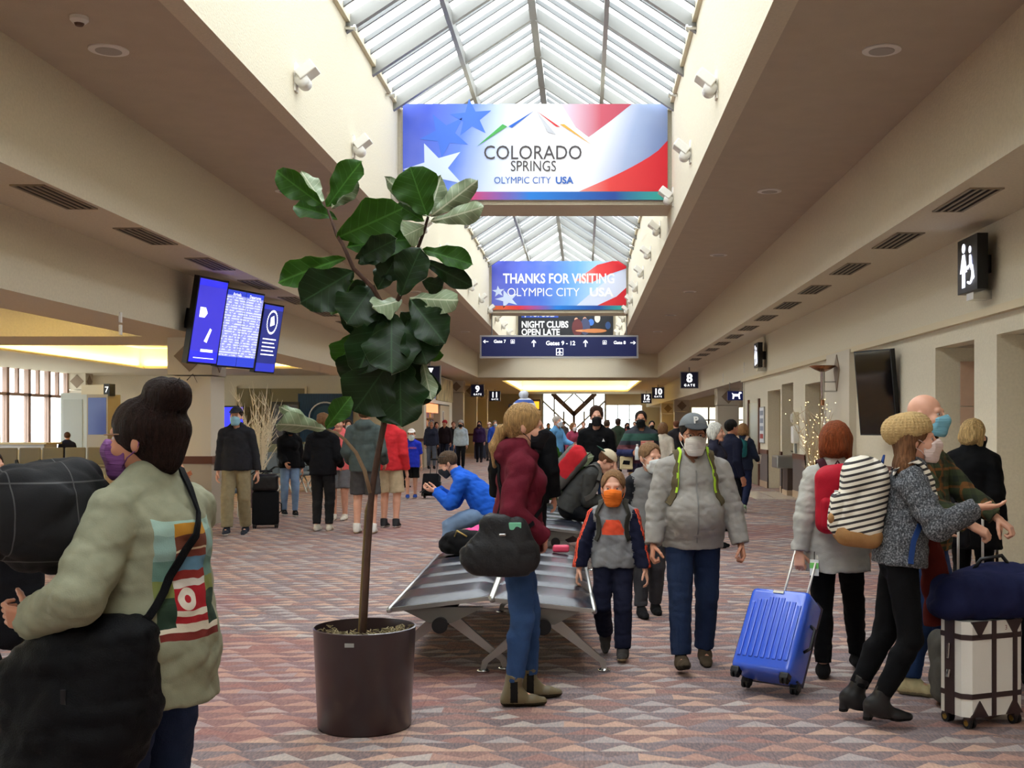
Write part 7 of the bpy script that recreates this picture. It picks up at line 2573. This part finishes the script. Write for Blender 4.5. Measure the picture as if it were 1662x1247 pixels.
x, y_ = gnd(384, 868)
B11 = person('man in black quilted jacket, khaki trousers, black cap and blue mask', (x, y_), 4, 1.84, 1.02, 'm', 1.03, dict(fl=(0.10, 0.12, 0.10), flp=-12, fr=(-0.10, -0.14, 0.085), hl=(0.28, 0.05, 0.82)), 'fair', 0.012, ('short', (60, 44, 34)), (150, 196, 214),
             dict(mat=cloth((40, 40, 44), 0.15), hem=-0.06, off=0.030, collar=0.3), dict(mat=cloth((142, 130, 102)), off=0.026, flare=0.012), ('low', [cloth((44, 46, 54)), cloth((216, 214, 208))]), ('cap', (44, 44, 48)))
x, y_ = gnd(470, 838)
B13 = person('woman with long dark hair in black jacket and torn blue jeans', (x, y_), 25, 1.66, 0.95, 'f', 1.04, dict(fl=(0.08, -0.10, 0.085), fr=(-0.08, 0.12, 0.10), hr=(-0.12, -0.25, 0.98)), 'tan', 0.013, ('long', (24, 18, 16)), (24, 24, 26),
             dict(mat=BLK, hem=-0.06, off=0.03), dict(name='jeans', mat=JEANSL, off=0.010), SHOE_V)
x, y_ = gnd(524, 862)
B14 = person('teenager in black hoodie and black trousers seen from behind', (x, y_), 176, 1.74, 0.98, 'm', 1.03, dict(hl=(0.22, -0.2, 1.0), hr=(-0.22, -0.2, 1.0), head=(12, 0)), 'fair', 0.012, ('mess', (120, 86, 56)), None,
             dict(name='hoodie', mat=BLK2, hem=-0.10, off=0.032), dict(mat=cloth((36, 35, 36)), off=0.018), SHOE_W, hood=True)
x, y_ = gnd(537, 848)
B15 = person('teenager in coral tee shirt and grey shorts facing the black hoodie', (x + 0.05, y_ + 0.45), -5, 1.74, 1.12, 'm', 1.03, dict(hl=(0.30, -0.1, 0.90), hr=(-0.30, -0.1, 0.90)), 'fair', 0.014, ('short', (90, 62, 40)), None,
             dict(name='tee_shirt', mat=cloth((232, 112, 112)), sleeve=0.42, hem=-0.1, off=0.03), dict(name='shorts', mat=cloth((110, 110, 112)), end=0.46, off=0.018, flare=0.012), SHOE_W)
x, y_ = gnd(592, 866)
B16 = person('tall teenager in slate green hoodie and dark shorts seen from behind', (x, y_), 178, 1.88, 1.02, 'm', 1.0, dict(hl=(0.24, -0.15, 0.98), hr=(-0.24, -0.15, 0.98), fl=(0.11, 0, .085), fr=(-0.12, 0.03, .085)), 'fair', 0.012, ('short', (110, 80, 50)), None,
             dict(name='hoodie', mat=cloth((74, 84, 82)), hem=-0.10, off=0.036), dict(name='shorts', mat=cloth((74, 72, 72)), end=0.46, off=0.02, flare=0.015), ('mid', [cloth((226, 222, 214)), cloth((196, 180, 150))]), hood=True)
x, y_ = gnd(614, 860)
B17 = person('teenager in red jacket and khaki shorts behind the slate hoodie', (x + 0.12, y_ + 0.35), 170, 1.80, 1.05, 'm', 1.0, dict(), 'fair', 0.014, ('short', (90, 64, 44)), None,
             dict(mat=cloth((206, 50, 56)), hem=-0.08, off=0.034), dict(name='shorts', mat=cloth((190, 172, 140)), end=0.46, off=0.02, flare=0.015), ('mid', [cloth((50, 50, 54)), cloth((226, 224, 218))]))
x, y_ = gnd(565, 803)
person('person in blue jeans standing beyond the slate hoodie teenager', (x, y_), 20, 1.70, 1.0, 'f', 1.03, {}, 'fair', 0.02, ('long', (70, 50, 36)), (200, 210, 214), dict(mat=cloth((120, 140, 170)), hem=-0.05), dict(name='jeans', mat=JEANS), SHOE_W)
x, y_ = gnd(668, 809)
B19 = person('boy in royal blue tee shirt, white cap and black shorts', (x, y_), 6, 1.46, 1.0, 'm', 1.10, dict(hl=(0.26, 0.06, 0.84), hr=(-0.28, -0.06, 0.86), fl=(0.09, 0.05, .085), fr=(-0.1, -0.05, .085)), 'fair', 0.014, ('short', (120, 90, 60)), (206, 218, 220),
             dict(name='tee_shirt', mat=cloth((40, 56, 190)), sleeve=0.42, hem=-0.14, off=0.03), dict(name='shorts', mat=BLK, end=0.46, off=0.02, flare=0.01), ('low', [cloth((40, 70, 150)), cloth((226, 226, 226))]), ('cap', (232, 226, 222)))
text('lettering', 'FLORIDA', (0, -0.155, 1.10), 0.055, cloth((226, 120, 110)), B19.root, bold=0.02)
person('seated woman with long red hair in green top by the shop', (-5.0, 30.0), 70, 1.66, 1.0, 'f', 1.03, seated(0.46, 0.95, 14, 0.42, hl=(0.08, -0.35, 0.85), hr=(-0.08, -0.35, 0.85)), 'fair', 0.02, ('long', (120, 62, 38)), None, dict(mat=cloth((60, 80, 58)), hem=-0.03), dict(mat=BLK2), SHOE_B)
person('seated woman in peach shirt and jeans beside the column', (-6.35, 17.9), 75, 1.62, 1.15, 'f', 1.03, seated(0.46, 0.93, 5, 0.42, hl=(0.08, -0.3, 0.9), hr=(-0.1, -0.3, 0.8)), 'tan', 0.014, ('long', (44, 30, 24)), (160, 200, 220), dict(name='shirt', mat=cloth((232, 172, 140)), hem=-0.03, off=0.026), dict(name='jeans', mat=JEANSD), SHOE_W)
person('seated traveller in navy with pale mask among the grey chairs', (-15.0, 34.0), 200, 1.70, 1.0, 'm', 1.03, seated(0.46, 0.97, 8, 0.40), 'fair', 0.025, ('short', (90, 60, 40)), (210, 216, 222), dict(mat=cloth((34, 36, 60)), hem=-0.03), dict(mat=BLK2), SHOE_B)
x, y_ = at(1160, 730, 15.3)[:2]
person('white haired woman in navy jacket turned to one side', (x, y_), 70, 1.60, 1.05, 'f', 1.05, {}, 'fair', 0.013, ('bob', (222, 218, 208)), None, dict(mat=cloth((40, 40, 54)), hem=-0.08, collar=0.3), dict(mat=BLK2), SHOE_B)
x, y_ = gnd(1206, 832)
B31 = person('woman in navy with teal bag and light brown hair walking away', (x, y_), 160, 1.60, 1.0, 'f', 1.04, dict(fl=(0.08, -0.15, .085), fr=(-0.06, 0.20, 0.14), frp=-25, hr=(-0.24, -0.28, 1.05)), 'fair', 0.014, ('bob', (150, 112, 74)), None, dict(mat=cloth((36, 42, 60)), hem=-0.10), dict(mat=cloth((30, 36, 62))), ('low', [cloth((150, 180, 150)), cloth((236, 236, 236))]))
backpack(B31, [cloth((34, 92, 96)), cloth((34, 92, 96))], 'teal backpack worn by the woman walking past the fountain', (0.12, 0.07, 0.16), strap=cloth((196, 170, 150)), res=0.016)
pw = B31.wr[-1] + V3(0.0, -0.12, 0)
cu = world_thing('paper_cup', B31, pw - V3(0, 0, 0.08), 'tall white paper cup carried past the drinking fountain', 'cup')
MB().lathe([(0.03, 0), (0.042, 0.15)], 14).build('cup_body', WHITEP, cu, True)
MB().lathe([(0.045, 0.15), (0.045, 0.165), (0.036, 0.175)], 14).build('lid', WHT, cu)
person('person in dark navy coat beside the white haired woman', (at(1186, 730, 17.5)[0], 17.5), 120, 1.66, 1.1, 'm', 1.03, {}, 'tan', 0.016, ('short', (24, 20, 18)), None, dict(mat=cloth((26, 28, 44)), hem=-0.10), dict(mat=BLK2), SHOE_B)
person('woman in long cream cardigan with light brown hair seen from behind', (at(1076, 730, 23)[0], 23), 165, 1.62, 1.05, 'f', 1.04, {}, 'fair', 0.016, ('bob', (130, 96, 66)), None, dict(name='cardigan', mat=cloth((206, 198, 182)), hem=-0.34, flare=0.03), dict(mat=BLK2), SHOE_B)
person('older man in sky blue shirt with pale mask near the centre plant', (at(903, 730, 28)[0], 28), 60, 1.80, 1.1, 'm', 1.03, dict(hl=(0.1, -0.4, 1.1)), 'fair', 0.018, ('crop', (190, 180, 170)), (206, 216, 224), dict(name='shirt', mat=cloth((96, 150, 196)), hem=-0.08), dict(mat=cloth((90, 84, 70))), SHOE_B)

# ---- left edge traveller in navy
person('traveller in navy striped jacket seated at the hall edge beyond the coats', (-4.7, 9.2), 60, 1.72, 1.1, 'm', 1.03, seated(0.45, 0.98, 6, 0.42), 'fair', 0.014, ('short', (50, 40, 34)), (200, 210, 220), dict(mat=stripes('navy_white_stripe', (34, 38, 62), (90, 96, 120), 14), hem=-0.03), dict(mat=JEANSD), SHOE_B)

# ---- far crowd: one by one, each with its own clothes
FAR = [  # px, Y, height, heading, sex, label, top, bottom, hair style, hair, mask, hat
    (700, 42.6, 1.74, 15, 'f', 'woman in open dark coat over pink top near the shop', (44, 48, 66), (90, 96, 110), 'bob', (150, 140, 130), None, None),
    (748, 42.0, 1.74, -4, 'f', 'woman in pale denim jacket and black leggings with dark mask', (176, 192, 204), (24, 24, 28), 'long', (70, 52, 40), (30, 30, 34), ('beanie', (176, 172, 168))),
    (722, 46.5, 1.76, -10, 'm', 'man in black coat and red knit hat near the shop', (36, 26, 30), (40, 44, 60), 'short', (60, 40, 30), None, ('beanie', (170, 50, 56))),
    (736, 48.0, 1.72, 12, 'm', 'man in black jacket beside the red knit hat', (28, 26, 30), (60, 76, 110), 'short', (120, 84, 60), None, None),
    (708, 49.0, 1.70, 30, 'f', 'woman with dark hair in grey sweater near the shop shelves', (110, 110, 112), (40, 40, 46), 'long', (34, 26, 22), None, None),
    (778, 50.0, 1.74, 0, 'f', 'traveller in dark purple coat beside the slate suitcase', (52, 34, 70), (30, 30, 36), 'long', (26, 20, 20), (40, 30, 50), None),
    (794, 52.0, 1.70, -12, 'm', 'man in grey jacket and pale cap beyond the slate suitcase', (140, 140, 140), (70, 70, 76), 'short', (90, 60, 40), (210, 200, 196), ('cap', (220, 200, 190))),
    (803, 47.0, 1.76, 20, 'm', 'man in royal blue jacket with white mask beyond the hoodie woman', (48, 84, 190), (50, 54, 70), 'short', (110, 100, 90), (200, 214, 226), None),
    (930, 34.0, 1.64, 40, 'f', 'woman in red plaid shirt at the centre tables', (150, 60, 84), (60, 60, 70), 'bob', (140, 100, 66), (220, 220, 220), None),
    (947, 50.0, 1.70, 0, 'm', 'man in brown coat in the far hall', (92, 66, 50), (50, 50, 56), 'short', (140, 90, 60), None, None),
    (985, 32.0, 1.72, 170, 'm', 'traveller in dark olive jacket behind the black tee shirt man', (60, 62, 50), (50, 54, 66), 'short', (80, 62, 48), None, None),
    (1003, 40.0, 1.78, 160, 'm', 'traveller in dark green coat in the far hall', (46, 58, 44), (36, 36, 40), 'mess', (60, 44, 34), None, None),
    (1018, 44.0, 1.66, 10, 'f', 'traveller in crimson top in the far hall', (150, 34, 52), (40, 40, 48), 'long', (44, 30, 26), (30, 30, 34), None),
    (1058, 34.0, 1.70, 0, 'm', 'man in black coat behind the knit sweater man', (30, 30, 34), (40, 40, 46), 'short', (30, 24, 22), (34, 34, 36), None),
    (868, 58.0, 1.72, 0, 'm', 'traveller in tan coat near the amber sign', (150, 120, 84), (50, 50, 56), 'short', (70, 50, 40), None, None),
    (890, 62.0, 1.68, 20, 'f', 'traveller in teal coat near the end window', (50, 100, 110), (40, 40, 46), 'bob', (90, 60, 44), None, None),
    (915, 60.0, 1.76, -15, 'm', 'traveller in grey hoodie near the end window', (120, 120, 124), (44, 50, 70), 'short', (50, 40, 34), (220, 220, 224), None),
    (958, 64.0, 1.70, 170, 'f', 'traveller in mustard coat near the end window', (180, 140, 60), (44, 40, 40), 'long', (60, 44, 36), None, None),
    (1030, 56.0, 1.74, 0, 'm', 'traveller in navy coat under gate twelve', (36, 42, 70), (40, 40, 46), 'short', (44, 34, 28), None, None),
    (1098, 32.0, 1.70, 190, 'm', 'man with brown hair in dark jacket behind the cap man', (44, 42, 46), (50, 50, 60), 'short', (110, 70, 50), None, None),
    (1128, 36.0, 1.72, 180, 'm', 'traveller in burgundy coat before the far column', (90, 36, 46), (40, 40, 46), 'short', (70, 46, 36), None, None),
    (640, 33.0, 1.70, 200, 'm', 'man in charcoal coat by the slate chairs', (60, 60, 64), (40, 40, 46), 'short', (60, 44, 34), None, None),
]
for (px, Y, H, rz, sx, lab, tc, bc_, hs, hc_, mk, ht) in FAR:
    if ht and ht[0] == 'beanie': ht = ('beanie', cloth(ht[1]), 0.9)
    person(lab, ((px - CX) * Y / FPX, Y), rz, H, 1.05, sx, 1.04, dict(fl=(0.09, -0.08, .085), fr=(-0.09, 0.08, .085)), random.choice(['fair', 'tan']), 0.026, (hs, hc_), mk,
           dict(mat=cloth(tc), hem=-0.10, off=0.03), dict(mat=cloth(bc_)), SHOE_B, ht)
